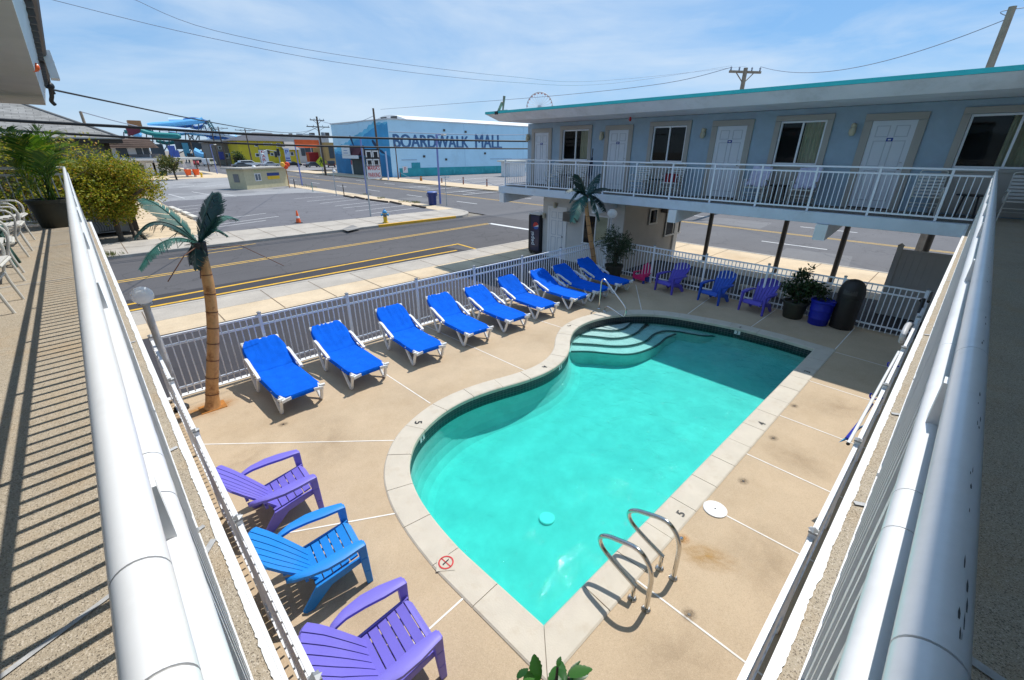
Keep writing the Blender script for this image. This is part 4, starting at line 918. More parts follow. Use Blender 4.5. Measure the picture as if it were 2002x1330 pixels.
lab=['blue towelled white lounger closest to the orange trunked metal palm','blue towelled white lounger, second along the fence from the orange trunked palm','blue towelled white lounger, third along the fence from the orange trunked palm','blue towelled white lounger, fourth along the fence from the orange trunked palm','blue towelled white lounger in the middle of the row, fifth from the orange trunked palm',
 'blue towelled white lounger, sixth along the fence from the orange trunked palm','blue towelled white lounger just short of the shade, seventh from the orange trunked palm','fully shaded blue towelled lounger, second from the far metal palm','fully shaded blue towelled lounger closest to the far metal palm']
foot=[((549,807),(628,780)),((685,760),(753,738)),((797,718),(862,690)),((895,681),(955,655)),((975,653),(1023,631)),((1033,629),(1088,607)),((1097,610),(1140,586)),((1148,592),(1184,572)),((1192,577),(1226,556))]
rz=[2,1,-3,-4,-2,-3,-2,-3,-4]
cx=[1.82,3.04,4.40,5.76,6.99,8.20,9.46,10.48,11.62]
for i in range(9):
    a=gp(*foot[i][0],0); yy=min(a.y,7.3)-.17
    loc=(cx[i],yy,0)
    o=lounger([34,32,35,33,31,35,34,32,35][i])
    o.location=loc; o.rotation_euler=(0,0,R(rz[i])); o['label']=lab[i]
# ------------------------------------------------------------------ plastic garden chairs; front of the chair at +x, origin between the front feet
def garden_chair(m,arch):
    t=thing('garden_chair','','garden chair',(0,0,0))
    seat=lambda x:.355-.02*((x)/.05)**2 if x>0 else .355+.27*x+.12*x*x
    b=MB()
    for k in range(6):
        x0=.075-k*.087; x1=x0-.076
        b.grid(lambda u,v:(x0+(x1-x0)*u,(2*v-1)*(.245+.0*k),seat(x0+(x1-x0)*u)-(.035*max(0,(x0+(x1-x0)*u-.03)/.045))),3,6,0,.022)
    for y in (-.20,0,.20): b.bx(-.44,.05,y-.012,y+.012,.0,.022,0,Matrix.Translation((0,0,.225))@Matrix.Rotation(R(-12.5),4,'Y'))
    b.build('seat',m,t)
    b=MB(); nB=6
    for k in range(nB):
        c0=-1+2*k/nB+.02; c1=-1+2*(k+1)/nB-.02
        def bk(u,v):
            c=c0+(c1-c0)*u; top=.80 if not arch else .66+.16*math.sqrt(max(0,1-c*c*.92))
            s=v*top; w=.20+.085*min(1,s/.55); cv=.05*c*c
            return (-.40-.50*s-.06*s*s+cv*.7, c*w, .235+.75*s)
        b.grid(bk,3,10,0,0); b2=len(b.v)
        b.grid(lambda u,v:tuple(Vector(bk(1-u,v))+Vector((-.022,0,-.012))),3,10,0,0)
        P=[bk(0,j/10) for j in range(11)]+[bk(i/3,1) for i in range(1,4)]+[bk(1,1-j/10) for j in range(1,11)]+[bk(1-i/3,0) for i in range(1,3)]
        b.strip([Vector(p) for p in P],[Vector(p)+Vector((-.022,0,-.012)) for p in P],smooth=False)
    for s in (.12,.42): b.bar((-.43-.50*s-.06*s*s,-.19-.05*s,.22+.75*s),(-.43-.50*s-.06*s*s,.19+.05*s,.22+.75*s),.03,.05)
    b.build('backrest',m,t)
    for sy in (-1,1):
        b=MB(); A=[(.045,.31,.045),(-.02,.315,.052),(-.16,.33,.066),(-.32,.345,.062),(-.48,.335,.045),(-.60,.30,.030),(-.66,.25,.022)]
        def ar(u,v):
            i=v*(len(A)-1); j=min(int(i),len(A)-2); f=i-j; p=[A[j][q]+(A[j+1][q]-A[j][q])*f for q in range(3)]
            return (p[0], sy*(p[1]+(2*u-1)*p[2]), .545-.01*abs(2*u-1)**3+.035*math.sin(v*PI)*.4-.03*max(0,v-.75)/.25)
        b.grid(ar,6,18,0,.03); b.build('armrest',m,t)
        b=MB()
        def fl(z): return (.02+.02*(1-z/.55), .042-.012*(1-z/.55))
        for z0,z1 in ((0,.18),(.18,.36),(.36,.528)):
            x0,w0=fl(z0); x1,w1=fl(z1); y0=sy*(.325-.02*(z0/.55)); y1=sy*(.325-.02*(z1/.55)); hw0,hw1=.022+.012*z0/.5,.022+.012*z1/.5
            b.add([(x0-w0,y0-hw0,z0),(x0+w0,y0-hw0,z0),(x0+w0,y0+hw0,z0),(x0-w0,y0+hw0,z0),(x1-w1,y1-hw1,z1),(x1+w1,y1-hw1,z1),(x1+w1,y1+hw1,z1),(x1-w1,y1+hw1,z1)],[(3,2,1,0),(4,5,6,7),(0,1,5,4),(1,2,6,5),(2,3,7,6),(3,0,4,7)])
        b.build('front_leg',m,t,bevel=.008)
        b=MB(); y=sy*.275
        b.extr([(.05,y-.014,.345),(.05,y-.014,.275),(-.30,y-.014,.19),(-.50,y-.014,.0),(-.575,y-.014,.0),(-.60,y-.014,.03),(-.44,y-.014,.255)],(0,.028,0)); b.build('rear_leg',m,t,bevel=.006)
    return t
cP=garden_chair(purple,True); 
def place(src,front,heading,label,swap=None,first=False):
    loc=(front[0],front[1],0); o=src if first else dup(src,loc,None,None,swap); o.location=loc; o.rotation_euler=(0,0,heading); o['label']=label; return o
p=gp(625,1000,0); place(cP,(p.x,p.y+.32),R(-2),'purple garden chair closest to the orange trunked palm, facing the pool',None,True)
p=gp(722,1136,0); place(cP,(p.x,p.y+.32),R(-6),'bright blue garden chair between two purple ones beside the near ledge',{'purple_resin':bluec})
p=gp(868,1322,0); place(cP,(p.x-.02,p.y+.33),R(-4),'purple garden chair cut off by the bottom of the photo')
for (a,c,l,sw,h) in (((1283,567),(1312,577),'shaded purple garden chair beside the small pink chair',{'purple_resin':purple_shaded},-12),((1367,588),(1402,597),'shaded blue garden chair between two purple ones under the far wing',{'purple_resin':blue_shaded},-10),((1447,606),(1487,618),'shaded purple garden chair beside the dark potted shrub',{'purple_resin':purple_shaded},-8)):
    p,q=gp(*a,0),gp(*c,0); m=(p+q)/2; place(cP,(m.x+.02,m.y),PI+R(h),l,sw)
# small pink and blue child's chair
p,q=gp(1238,551,0),gp(1260,553,0); t=thing('child_chair','small hot pink child chair with blue legs by the big planter','child chair',((p.x+q.x)/2,(p.y+q.y)/2,0),PI+R(-10))
b=MB()
for k in range(5):
    y=-.15+k*.075; h=[.50,.57,.62,.57,.50][k]; b.extr([(-.24,y-.033,.20),(-.24,y+.033,.20),(-.34,y+.033,h),(-.345,y,h+.03),(-.34,y-.033,h)],(-.02,0,0))
b.build('backrest',pink,t,bevel=.006)
b=MB(); b.bx(-.27,.05,-.17,.17,.19,.225); b.bx(.03,.055,-.2,.2,.10,.225); b.build('seat',pink,t,bevel=.008)
for sy in (-1,1):
    b=MB(); b.bx(-.30,.06,sy*.215-.04,sy*.215+.04,.31,.335); b.bx(.02,.06,sy*.215-.035,sy*.215+.035,.12,.309); b.build('armrest',pink,t,bevel=.006)
    b=MB(); b.bx(.0,.05,sy*.215-.03,sy*.215+.03,0,.118); b.build('leg',navy,t); b=MB(); b.extr([(-.05,sy*.2-.02,.19),(-.10,sy*.2-.02,.06),(-.32,sy*.2-.02,0),(-.38,sy*.2-.02,0),(-.26,sy*.2-.02,.19)],(0,.04,0)); b.build('leg',navy,t)
# ------------------------------------------------------------------ aluminium strap chairs
def strap_chair():
    t=thing('strap_chair','','strap chair',(0,0,0)); w=.26; b=MB()     # faces +x
    for sy in (-1,1):
        y=sy*w
        b.tube(catmull([(.20,y,0),(.16,y,.26),(.20,y,.40),(.22,y,.53),(.16,y,.61),(-.02,y,.60),(-.20,y,.50),(-.22,y,.40)],4),.0125,8)
        b.tube(catmull([(.16,y,.28),(.02,y,.20),(-.2,y,.16),(-.30,y,0)],4),.0125,8)
        b.tube([(.24,y*.92,.41),(-.22,y*.92,.36),(-.42,y*.92,.92)],.0125,8)
    b.tube(catmull([(-.42,-w*.92,.92),(-.435,-w*.7,.965),(-.435,w*.7,.965),(-.42,w*.92,.92)],4),.0125,8)
    b.tube([(.16,-w,.27),(.16,w,.27)],.011,8); b.tube([(-.2,-w,.165),(-.2,w,.165)],.011,8); b.tube([(.24,-w*.92,.41),(.24,w*.92,.41)],.0125,8)
    b.build('frame',mat('chair_frame_white',(.66,.64,.58),.4,var=.08) if 'chair_frame_white' not in bpy.data.materials else bpy.data.materials['chair_frame_white'],t)
    b=MB(); 
    for k in range(7): x=.21-k*.065; z=.415-.05*(.21-x)/.43*1.0; b.bx(x-.024,x+.024,-w*.95,w*.95,z+.008,z+.014)
    b.build('seat_strap',strapm,t)
    b=MB(); d=Vector((-.2,0,.56)).normalized()
    for k in range(7):
        c=Vector((-.225,0,.40))+d*(.06+k*.075); b.bar(c-Vector((0,w*.95,0))+Vector((.013,0,.005)),c+Vector((0,w*.95,0))+Vector((.013,0,.005)),.006,.05,up=tuple(d))
    b.build('back_strap',strapm,t)
    for sy in (-1,1):
        b=MB(); b.grid(lambda u,v:(.18-.30*v,sy*w+(2*u-1)*.028,.617+.012*math.sin(v*PI)-.06*max(0,v-.6)),3,8,0,.012); b.build('armrest',white_resin,t)
    return t
SC=strap_chair(); first=True
far_ch=[((1100,375),'white strap chair beneath the window nearest the street end, left of its table'),((1158,378),'white strap chair beside the dark table near the parasol'),((1245,386),'white strap chair below the dark window, left of the red bag'),((1300,390),'white strap chair holding the red bag'),((1490,400),'white strap chair with a pale towel hung over it, left of the pair'),((1575,405),'white strap chair with a pale towel hung over it, right of the pair'),((1830,430),'white strap chair in front of the wide corner window'),((1985,420),'white strap chair in the darkest corner past the railing end')]
spots=[12.45,11.2,8.45,7.25,4.65,3.42,.9,-.62]
for y,(uv,l) in zip(spots,far_ch):
    loc=(14.28,y,ZF); o=SC if first else dup(SC,loc); o.location=loc; o.rotation_euler=(0,0,PI+R(rnd.uniform(-6,6))); o['label']=l; o['group']='strap chairs on the far balcony'; first=False
def small_table(loc,label,h=.44):
    t=thing('side_table',label,'side table',loc); b=MB(); b.lathe([(.25,h-.03),(.26,h-.015),(.25,h),(.001,h)],24); b.build('table_top',blackpl,t)
    for k in range(4): a=PI/4+k*PI/2; b=MB(); b.bar((.16*math.cos(a),.16*math.sin(a),h-.03),(.22*math.cos(a),.22*math.sin(a),0),.035); b.build('leg',blackpl,t)
    return t
for y,l in ((11.82,'dark side table between the chairs nearest the street end'),(7.85,'dark side table beside the red bag'),(4.03,'dark side table between the towel draped chairs'),(.15,'dark side table below the wide corner window')): small_table((14.35,y,ZF),l,.5)
# towels, bag and closed parasol
for y,s,l in ((4.65,3,'crumpled pale lilac towel over the left chair of the pair'),(3.42,8,'crumpled pale lilac towel over the right chair of the pair')):
    b=MB(); b.grid(lambda u,v:(14.28+(.28-.42*v if v<.5 else .07+.5*(v-.5))*1.0+.035*noise.noise(Vector((u*5,v*6,s))), y+(.5-u)*.52+.05*noise.noise(Vector((v*5,u*3,s+4))), ZF+(.47 if v<.5 else .47+1.0*(v-.5))+.06*noise.noise(Vector((u*6,v*7,s+9)))),20,24,0,.015)
    tag(b.build('towel',mat('lilac_towel_%d'%s,(.55,.55,.72),.95,var=.12,scale=8,bump=.4,bscale=200)),l,'towel')
t=thing('beach_bag','dark red beach bag sitting on a chair below the dark window','bag',(14.20,7.25,ZF+.425)); b=MB(); b.grid(lambda u,v:(.14*math.cos(2*PI*u)*(1-.15*v),.22*math.sin(2*PI*u)*(1+.05*v),.01+.26*v),24,6); b.lathe([(.001,.012),(.13,.012)],12); b.build('body',mat('dark_red_cloth',(.22,.01,.02),.8),t)
b=MB(); b.tube(catmull([(-.13,.1,.24),(-.10,.08,.40),(-.10,-.08,.40),(-.13,-.1,.24)],5),.01,6); b.build('handle',blackpl,t)
t=thing('closed_parasol','dark closed parasol leaning beside a balcony door','parasol',(14.45,10.72,ZF)); b=MB(); b.tube([(0,0,0),(.08,-.02,1.45)],.018,8); b.build('pole',steel_d,t)
b=MB(); b.tube([(.03,0,.35),(.04,0,.55),(.055,-.01,.9),(.07,-.02,1.15)],[.03,.075,.065,.025],10); b.build('canopy',mat('navy_canopy',(.015,.02,.05),.9),t)
# left balcony chairs
lc=[((60,548),'white strap chair on the left balcony, closest to the camera of three'),((45,470),'white strap chair on the left balcony beside the green table'),((62,437),'white strap chair on the left balcony nearest the potted palm')]
for (x,y,h),(uv,l) in zip(((-.98,5.95,-4),(-1.0,7.35,3),(-1.02,10.15,-5)),lc):
    o=dup(SC,(x+.10,y,ZF),R(h),l); o['group']='strap chairs on the left balcony'
o=dup(SC,(-.90,9.0,ZF),R(-2),'white strap chair on the left balcony behind the green table'); o['group']='strap chairs on the left balcony'
t=thing('folding_table','dark green side table between the left balcony chairs','side table',(-1.0,8.2,ZF)); b=MB(); b.bx(-.22,.22,-.22,.22,.44,.47); b.build('table_top',mat('dark_green_paint',(.01,.07,.055),.5),t,bevel=.008)
for sx in (-1,1):
    b=MB(); b.bar((sx*.17,-.16,.44),(sx*.21,.16,0),.05,.03); b.bar((sx*.17,.16,.44),(sx*.21,-.16,0),.05,.03); b.build('leg',bpy.data.materials['dark_green_paint'],t)
# ------------------------------------------------------------------ bins, planters
def planter(loc,label,r,h,cat='planter',m=potm):
    t=thing('planter',label,cat,loc); b=MB(); b.lathe([(r*.76,0),(r*.80,.03),(r*.97,h*.86),(r*1.06,h*.87),(r*1.07,h),(r*.98,h),(r*.95,h-.05),(.001,h-.05)],32); b.build('pot',m,t)
    b=MB(); b.lathe([(r*.94,h-.06),(.001,h-.045)],20); b.build('soil',soilpot,t); return t
def leafy(b,c,rad,n,ls,seed,clump=14,aspect=.42,mi=0):
    q=random.Random(seed); cl=[]
    for i in range(clump):
        while True:
            p=Vector((q.uniform(-1,1),q.uniform(-1,1),q.uniform(-1,1)))
            if .15<p.length<1: break
        p=p*(.55+.45*q.random()); cl.append((Vector((p.x*rad[0],p.y*rad[1],p.z*rad[2])),q.uniform(.28,.5)))
    for i in range(n):
        o,s=q.choice(cl); d=Vector((q.gauss(0,1),q.gauss(0,1),q.gauss(0,1))); d=d.normalized()*(q.random()**.45)*s
        p=Vector(c)+o+Vector((d.x*rad[0],d.y*rad[1],d.z*rad[2])); L=ls*q.uniform(.6,1.25); W=L*aspect
        ax=(Vector((q.gauss(0,1),q.gauss(0,1),q.gauss(0,.6)))+d.normalized()*.8).normalized(); sd=ax.cross(Vector((q.gauss(0,1),q.gauss(0,1),q.gauss(1.3,1)))); sd.normalize(); nn=ax.cross(sd)
        b.add([p,p+ax*L*.5+sd*W*.5+nn*L*.06,p+ax*L,p+ax*L*.5-sd*W*.5+nn*L*.06],[(0,1,2,3)],mi)
shrub=leafmat('shrub_leaf',[(0,(.010,.028,.008)),(.5,(.022,.055,.014)),(.85,(.04,.085,.02)),(1,(.09,.10,.03))])
oleander=leafmat('oleander_leaf',[(0,(.025,.05,.02)),(.5,(.05,.085,.035)),(.9,(.08,.115,.05)),(1,(.14,.13,.06))])
p=gp(1198,545,0); t=planter((p.x,p.y,0),'oleander in a dark green pot beside the far metal palm',.30,.50,'potted plant')
b=MB(); q=random.Random(4)
for k in range(16):
    a=q.uniform(0,2*PI); r=q.uniform(.05,.62); hz=q.uniform(.95,1.75); b.tube(catmull([(.05*math.cos(a),.05*math.sin(a),.42),(r*.35*math.cos(a),r*.35*math.sin(a),.42+(hz-.42)*.5),(r*math.cos(a),r*math.sin(a),hz)],4),[.014]*4+[.010]*4+[.004],6)
b.build('stem',bark,t); b=MB(); leafy(b,(0,0,1.12),(.60,.60,.60),2100,.14,5,34,.20); b.build('foliage',oleander,t)
p=gp(1548,620,0); t=planter((p.x,p.y,0),'dark leafy shrub in a dark pot beside the blue barrel',.29,.46,'potted plant')
b=MB(); 
for k in range(10):
    a=k*.63; b.tube([(0,0,.4),(.2*math.cos(a),.2*math.sin(a),.75+.03*k)],[.014,.005],6)
b.build('stem',bark,t); b=MB(); leafy(b,(-.0,-.10,.80),(.48,.52,.36),1500,.10,9,26,.5); leafy(b,(.0,.05,1.15),(.2,.2,.28),260,.09,10,8,.5); b.build('foliage',shrub,t)
p=gp(1597,633,0); t=thing('barrel','bright blue plastic barrel between the potted shrub and the domed bin','barrel',(p.x,p.y,0))
b=MB(); b.lathe([(r_*.9,z_*.9) for r_,z_ in [(.23,0),(.245,.02),(.255,.18),(.262,.19),(.262,.21),(.258,.22),(.27,.42),(.278,.43),(.278,.46),(.272,.47),(.285,.66),(.305,.68),(.305,.72),(.28,.73),(.27,.70),(.001,.60)]],36); b.build('body',bluebin,t)
for a in (1.0,4.1): b=MB(); b.tube(catmull([(.285*math.cos(a-.2),.285*math.sin(a-.2),.62),(.33*math.cos(a),.33*math.sin(a),.60),(.285*math.cos(a+.2),.285*math.sin(a+.2),.62)],4),.012,6); b.build('handle',bluebin,t)
p=gp(1643,640,0); t=thing('domed_bin','dark brown domed litter bin in the shaded deck corner','litter bin',(p.x,p.y,0))
b=MB(); b.lathe([(.245,0),(.255,.03),(.265,.80),(.275,.81),(.275,.84)],36); b.build('body',brownbin,t)
b=MB(); b.lathe([(.277,.842),(.277,.90),(.272,.98),(.25,1.08),(.205,1.17),(.13,1.235),(.05,1.26),(.001,1.262)],36); lid=b.build('lid',brownbin,t)
b=MB(); b.grid(lambda u,v:(-.268*math.cos((u-.5)*1.1)*(1-.14*v*v)-.01,.28*math.sin((u-.5)*1.1)*(1-.12*v*v),.91+.17*v),8,4); b.build('flap',mat('bin_flap',(.05,.045,.042),.45),lid)
# hibiscus plant near the camera corner
hp=gp(1082,1372,2.0); HX,HY_=hp.x,hp.y
t=planter((HX,HY_,0),'tall glossy green hibiscus at the near corner of the pool, only its top in view',.24,.42,'potted plant')
hib=leafmat('hibiscus_leaf',[(0,(.012,.06,.006)),(.6,(.025,.105,.010)),(.85,(.05,.16,.015)),(1,(.16,.34,.025))],.35,.3)
def hleaf(b,base,tip,w,fold=.22,roll=0.0):
    base=Vector(base); tip=Vector(tip); ax=tip-base; L=ax.length; ax.normalize(); sd=ax.cross(Vector((math.sin(roll),.2*math.cos(roll),1))); sd.normalize(); up=sd.cross(ax); k=12; A=[];B=[];C=[]
    for i in range(k+1):
        s=i/k; ww=w*max(0,math.sin(PI*min(1,s*.93+.05)))**.7*(1-.30*s)*(1+(.10 if i%2 else -.06)*(1 if .25<s<.97 else 0)); d=-.14*L*s*s; m=base+ax*L*s+up*d
        A.append(m+sd*ww+up*ww*fold); B.append(m); C.append(m-sd*ww+up*ww*fold)
    b.add(A+B+C,[(i,i+1,k+2+i,k+1+i) for i in range(k)]+[(k+1+i,k+2+i,2*k+3+i,2*k+2+i) for i in range(k)],0,True)
b=MB()
def hpx(u,v,z): p=gp(u,v,z); return Vector((p.x-HX,p.y-HY_,z))
for z0,(u0,v0),(u1,v1),w,ro in [(2.12,(1090,1304),(1096,1283),.020,.3),(2.1,(1113,1322),(1157,1303),.052,.2),(2.06,(1110,1322),(1134,1289),.020,.9),(2.0,(1088,1303),(1072,1345),.036,-.5),(2.05,(1092,1308),(1104,1328),.034,.4),(2.0,(1098,1332),(1142,1332),.05,.1),(2.08,(1011,1326),(1032,1305),.030,.2),(2.0,(1018,1340),(1044,1324),.030,.5),(1.95,(1075,1350),(1110,1352),.05,-.2),(1.95,(1055,1365),(1095,1376),.05,.3),(1.92,(1105,1350),(1155,1366),.055,-.3),(1.95,(1030,1356),(1064,1348),.045,.1),(2.02,(1118,1330),(1150,1318),.03,-.6)]:
    hleaf(b,hpx(u0,v0,z0),hpx(u1,v1,z0+.015),w*.62,.22,ro)
q=random.Random(3)
for k in range(150):
    a=q.uniform(0,2*PI); r=q.uniform(.02,.26); z=q.uniform(.75,1.88); p=Vector((r*math.cos(a),r*math.sin(a)-.02,z)); hleaf(b,p,p+Vector((.11*math.cos(a),.11*math.sin(a),q.uniform(-.05,.04))),q.uniform(.025,.045),.2,q.uniform(-1,1))
b.build('foliage',hib,t); b=MB()
for (u,v,z) in ((1090,1304,2.1),(1112,1324,2.06),(1012,1328,2.04),(1096,1334,1.98)):
    e=hpx(u,v,z); b.tube(catmull([(0,0,.36),tuple(e*.35+Vector((0,0,.45))),tuple(e)],5),[.012]*6+[.008]*4+[.005],6)
b.build('stem',bark,t)
# cleaning pole, hose and net hung on the right fence
t=thing('cleaning_pole','long white telescopic pool pole hung along the right fence','pole',(7,.2,1.0))
p,q=gp(1658,868,1.08),gp(1757,688,1.12)
b=MB(); b.tube([p,q],.018,12); b.build('pole',white_rail,t,True)
b=MB(); b.tube([p-(q-p)*.0015,p+(q-p)*.002],.0188,12); b.build('pole_end',black,t,True)
for s in (.42,.80):
    c=p.lerp(q,s); b=MB(); b.tube(catmull([c+Vector((0,-.09,.02)),c+Vector((0,-.02,-.03)),c+Vector((0,.03,-.03)),c+Vector((0,.045,.02)),c+Vector((0,.03,.035))],4),.010,8); b.build('hook',bluebin,t,True)
t=thing('pool_brush','bright blue pool brush strip hanging behind the white pole','pool brush',(5.6,.2,.9))
b=MB(); pts=[gp(1706,790,.98),gp(1680,826,.98),gp(1655,858,.94)]; b.tube(pts,[.012,.016,.02],8); b.build('handle',bluebin,t,True)
b=MB(); A=[gp(1690,832,.98),gp(1664,852,.95),gp(1652,861,.93)]; b.strip([x+Vector((0,.0,.02)) for x in A],[x+Vector((-.02,.05,-.05)) for x in A],closed=False); b.strip([x+Vector((-.02,.05,-.05)) for x in A],[x+Vector((0,.0,-.005)) for x in A],closed=False); b.build('brush_head',mat('cyan_bristle',(.01,.30,.62),.6),t,True)
t=thing('hose','pale grey pool hose looped over the right fence near the shaded corner','hose',(9.5,.2,1))
b=MB(); b.tube(catmull([gp(1762,668,1.0),gp(1766,655,1.16),gp(1774,638,1.24),gp(1780,634,1.22),gp(1783,640,1.1)],5),.045,12); b.build('coil',mat('pale_hose',(.5,.5,.52),.5),t,True)
t=thing('fence_bracket','black bracket at the shaded end of the right fence','bracket',(12.2,.2,1.3))
b=MB(); b.tube([gp(1822,573,1.35),gp(1815,590,1.32)],.03,8); b.tube([gp(1801,588,1.3),gp(1806,585,1.36),gp(1797,612,1.1)],.035,8); b.build('bracket',black,t,True)
# ------------------------------------------------------------------ metal palms and globe lamps
def frond(t,base,tip,w,droop,mi,seed,name='frond'):
    w*=1.35; q=random.Random(seed); base=Vector(base); tip=Vector(tip); mid=base.lerp(tip,.5)+Vector((0,0,droop)); pts=catmull([base,base.lerp(mid,.5)+Vector((0,0,droop*.25)),mid,mid.lerp(tip,.5)+Vector((0,0,droop*.25)),tip],8)
    b=MB(); k=len(pts)-1; b.tube(pts,[.016*(1-.8*i/k)+.003 for i in range(k+1)],6)
    for side in (-1,1):
        for i in range(1,k):
            f=i/k; ax=(pts[min(i+1,k)]-pts[i-1]).normalized(); sd=ax.cross(Vector((0,0,1))); sd.normalize(); up=sd.cross(ax)
            ww=w*(min(1,f/.18)*(1-max(0,f-.55)/.45*.75)); step=(pts[i+1]-pts[i]).length if i<k else .05
            for j in range(3):
                o=pts[i].lerp(pts[min(i+1,k)],j/3); L=ww*q.uniform(.85,1.12); d=(sd*side*.80+ax*.62-up*.30).normalized()
                if q.random()<.05: continue
                if q.random()<.05: d=(d-Vector((0,0,.9))).normalized()
                h=ax*step*.21; tp=o+d*L; b.add([o-h,o+h,tp+h*.5,tp-h*.35],[(0,1,2,3)]); b.add([o-h-up*.003,o+h-up*.003,tp+h*.5-up*.003,tp-h*.35-up*.003],[(3,2,1,0)])
    return b.build(name,mi,t,True)
def metal_palm(label,loc,path,rad,tips,plate=True):
    t=thing('metal_palm',label,'metal palm tree',loc); P=[Vector(p) for p in path]; C=catmull(P,5); k=len(C)-1
    b=MB(); b.tube(C,[rad[0]+(rad[1]-rad[0])*(i/k)+(.035*math.exp(-(i/k)/.05)) for i in range(k+1)],18); tr=b.build('trunk',bark_t,t,True)
    Ls=[0]
    for i in range(k): Ls.append(Ls[-1]+(C[i+1]-C[i]).length)
    m=int(Ls[-1]/.29)
    for s in range(1,m):
        d=s*.29+.02*math.sin(s*5); i=max(j for j in range(k) if Ls[j]<=d); f=(d-Ls[i])/(Ls[i+1]-Ls[i]); c=C[i].lerp(C[i+1],f); ax=(C[i+1]-C[i]).normalized(); rr=rad[0]+(rad[1]-rad[0])*(d/Ls[-1])+.035*math.exp(-(d/Ls[-1])/.05)
        b=MB(); b.tube([c-ax*.008,c+ax*.008],rr+.005,18,0,False); b.build('seam',ringm,tr)
    top=C[-1]
    b=MB(); b.tube([top-Vector((0,0,.12)),top+Vector((0,0,.10))],[rad[1]+.012,rad[1]+.03],14); b.build('crown_collar',blackpl,t,True)
    for i,(e,w,dr,mm) in enumerate(tips): frond(t,top+Vector((0,0,.07)),e,w,dr,mm,i*7+int(loc[0]*10))
    if plate:
        b=MB(); b.bx(P[0].x-.19,P[0].x+.19,P[0].y-.15,P[0].y+.15,.0,.012); b.build('base_plate',rustm,t,True)
    return t,top
y=8.2; pp=[at_y(u,v,y) for u,v in ((416,795),(414.5,757),(416,706),(416,637),(409.5,567),(397,509),(391,486))]; pp[0].z=0
T=lambda u,v,dy:at_y(u,v,y+dy)
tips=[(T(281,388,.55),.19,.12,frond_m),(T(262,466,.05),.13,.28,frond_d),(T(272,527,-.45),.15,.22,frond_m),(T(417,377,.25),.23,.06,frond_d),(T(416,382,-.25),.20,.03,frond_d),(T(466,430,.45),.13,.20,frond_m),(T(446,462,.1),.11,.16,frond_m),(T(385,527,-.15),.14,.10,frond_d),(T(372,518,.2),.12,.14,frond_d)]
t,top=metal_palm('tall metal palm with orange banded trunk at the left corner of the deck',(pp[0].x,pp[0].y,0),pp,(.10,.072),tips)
b=MB(); b.tube([top+Vector((0,0,.05)),T(360,500,-.3),T(328,551,-.35)],.008,6); b.tube([top,T(392,545,-.1)],.007,6); b.tube([top,T(470,480,.5),T(555,520,.6)],.006,6); b.build('bare_rib',ringm,t,True)
p=pp[0]; stain_disc('rust_stain',p.x-.08,p.y+.02,.0042,.55,.34,stainmat('palm_rust_stain',(.52,.22,.03),1.0,2.6))
y=9.0-.35; pp=[at_y(u,v,y) for u,v in ((1166,535),(1160,500),(1155,470),(1150,435),(1147,410),(1145,388))]; pp[0].z=0
T=lambda u,v,dy:at_y(u,v,y+dy)
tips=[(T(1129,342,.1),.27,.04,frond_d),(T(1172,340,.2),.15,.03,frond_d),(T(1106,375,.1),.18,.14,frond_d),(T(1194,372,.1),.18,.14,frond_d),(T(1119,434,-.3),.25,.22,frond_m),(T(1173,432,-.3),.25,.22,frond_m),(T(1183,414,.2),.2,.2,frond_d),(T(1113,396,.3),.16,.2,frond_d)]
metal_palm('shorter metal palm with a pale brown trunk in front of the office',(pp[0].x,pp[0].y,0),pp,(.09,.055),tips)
def globe_lamp(label,x,y,z,r,pr,lean=(0,0)):
    t=thing('globe_lamp',label,'lamp',(x,y,0)); b=MB(); b.tube([(0,0,0),(lean[0],lean[1],z-r*.8)],[pr,pr*.85],14); b.build('post',grey_pole,t)
    b=MB(); b.lathe([(.11,0),(.11,.05),(.07,.09),(pr,.09)],16); b.build('base',black,t); b=MB(); b.lathe([(pr*1.0,z-r*1.02),(pr*1.7,z-r*.98),(pr*1.6,z-r*.86)],16,(lean[0],lean[1],0)); b.build('collar',grey_pole,t)
    b=MB(); b.sphere((lean[0],lean[1],z),r,32,0,.93); b.build('globe',lampglass,t); return t
p=gp(356,800,0); g=at_y(278,578,p.y); globe_lamp('globe lamp on a grey post beside the tall metal palm',p.x,p.y,g.z,.145,.055,(g.x-p.x,0))
g=at_y(1197,418,9.3-.55); globe_lamp('globe lamp on a white post behind the oleander by the office',g.x,g.y,g.z,.17,.045)
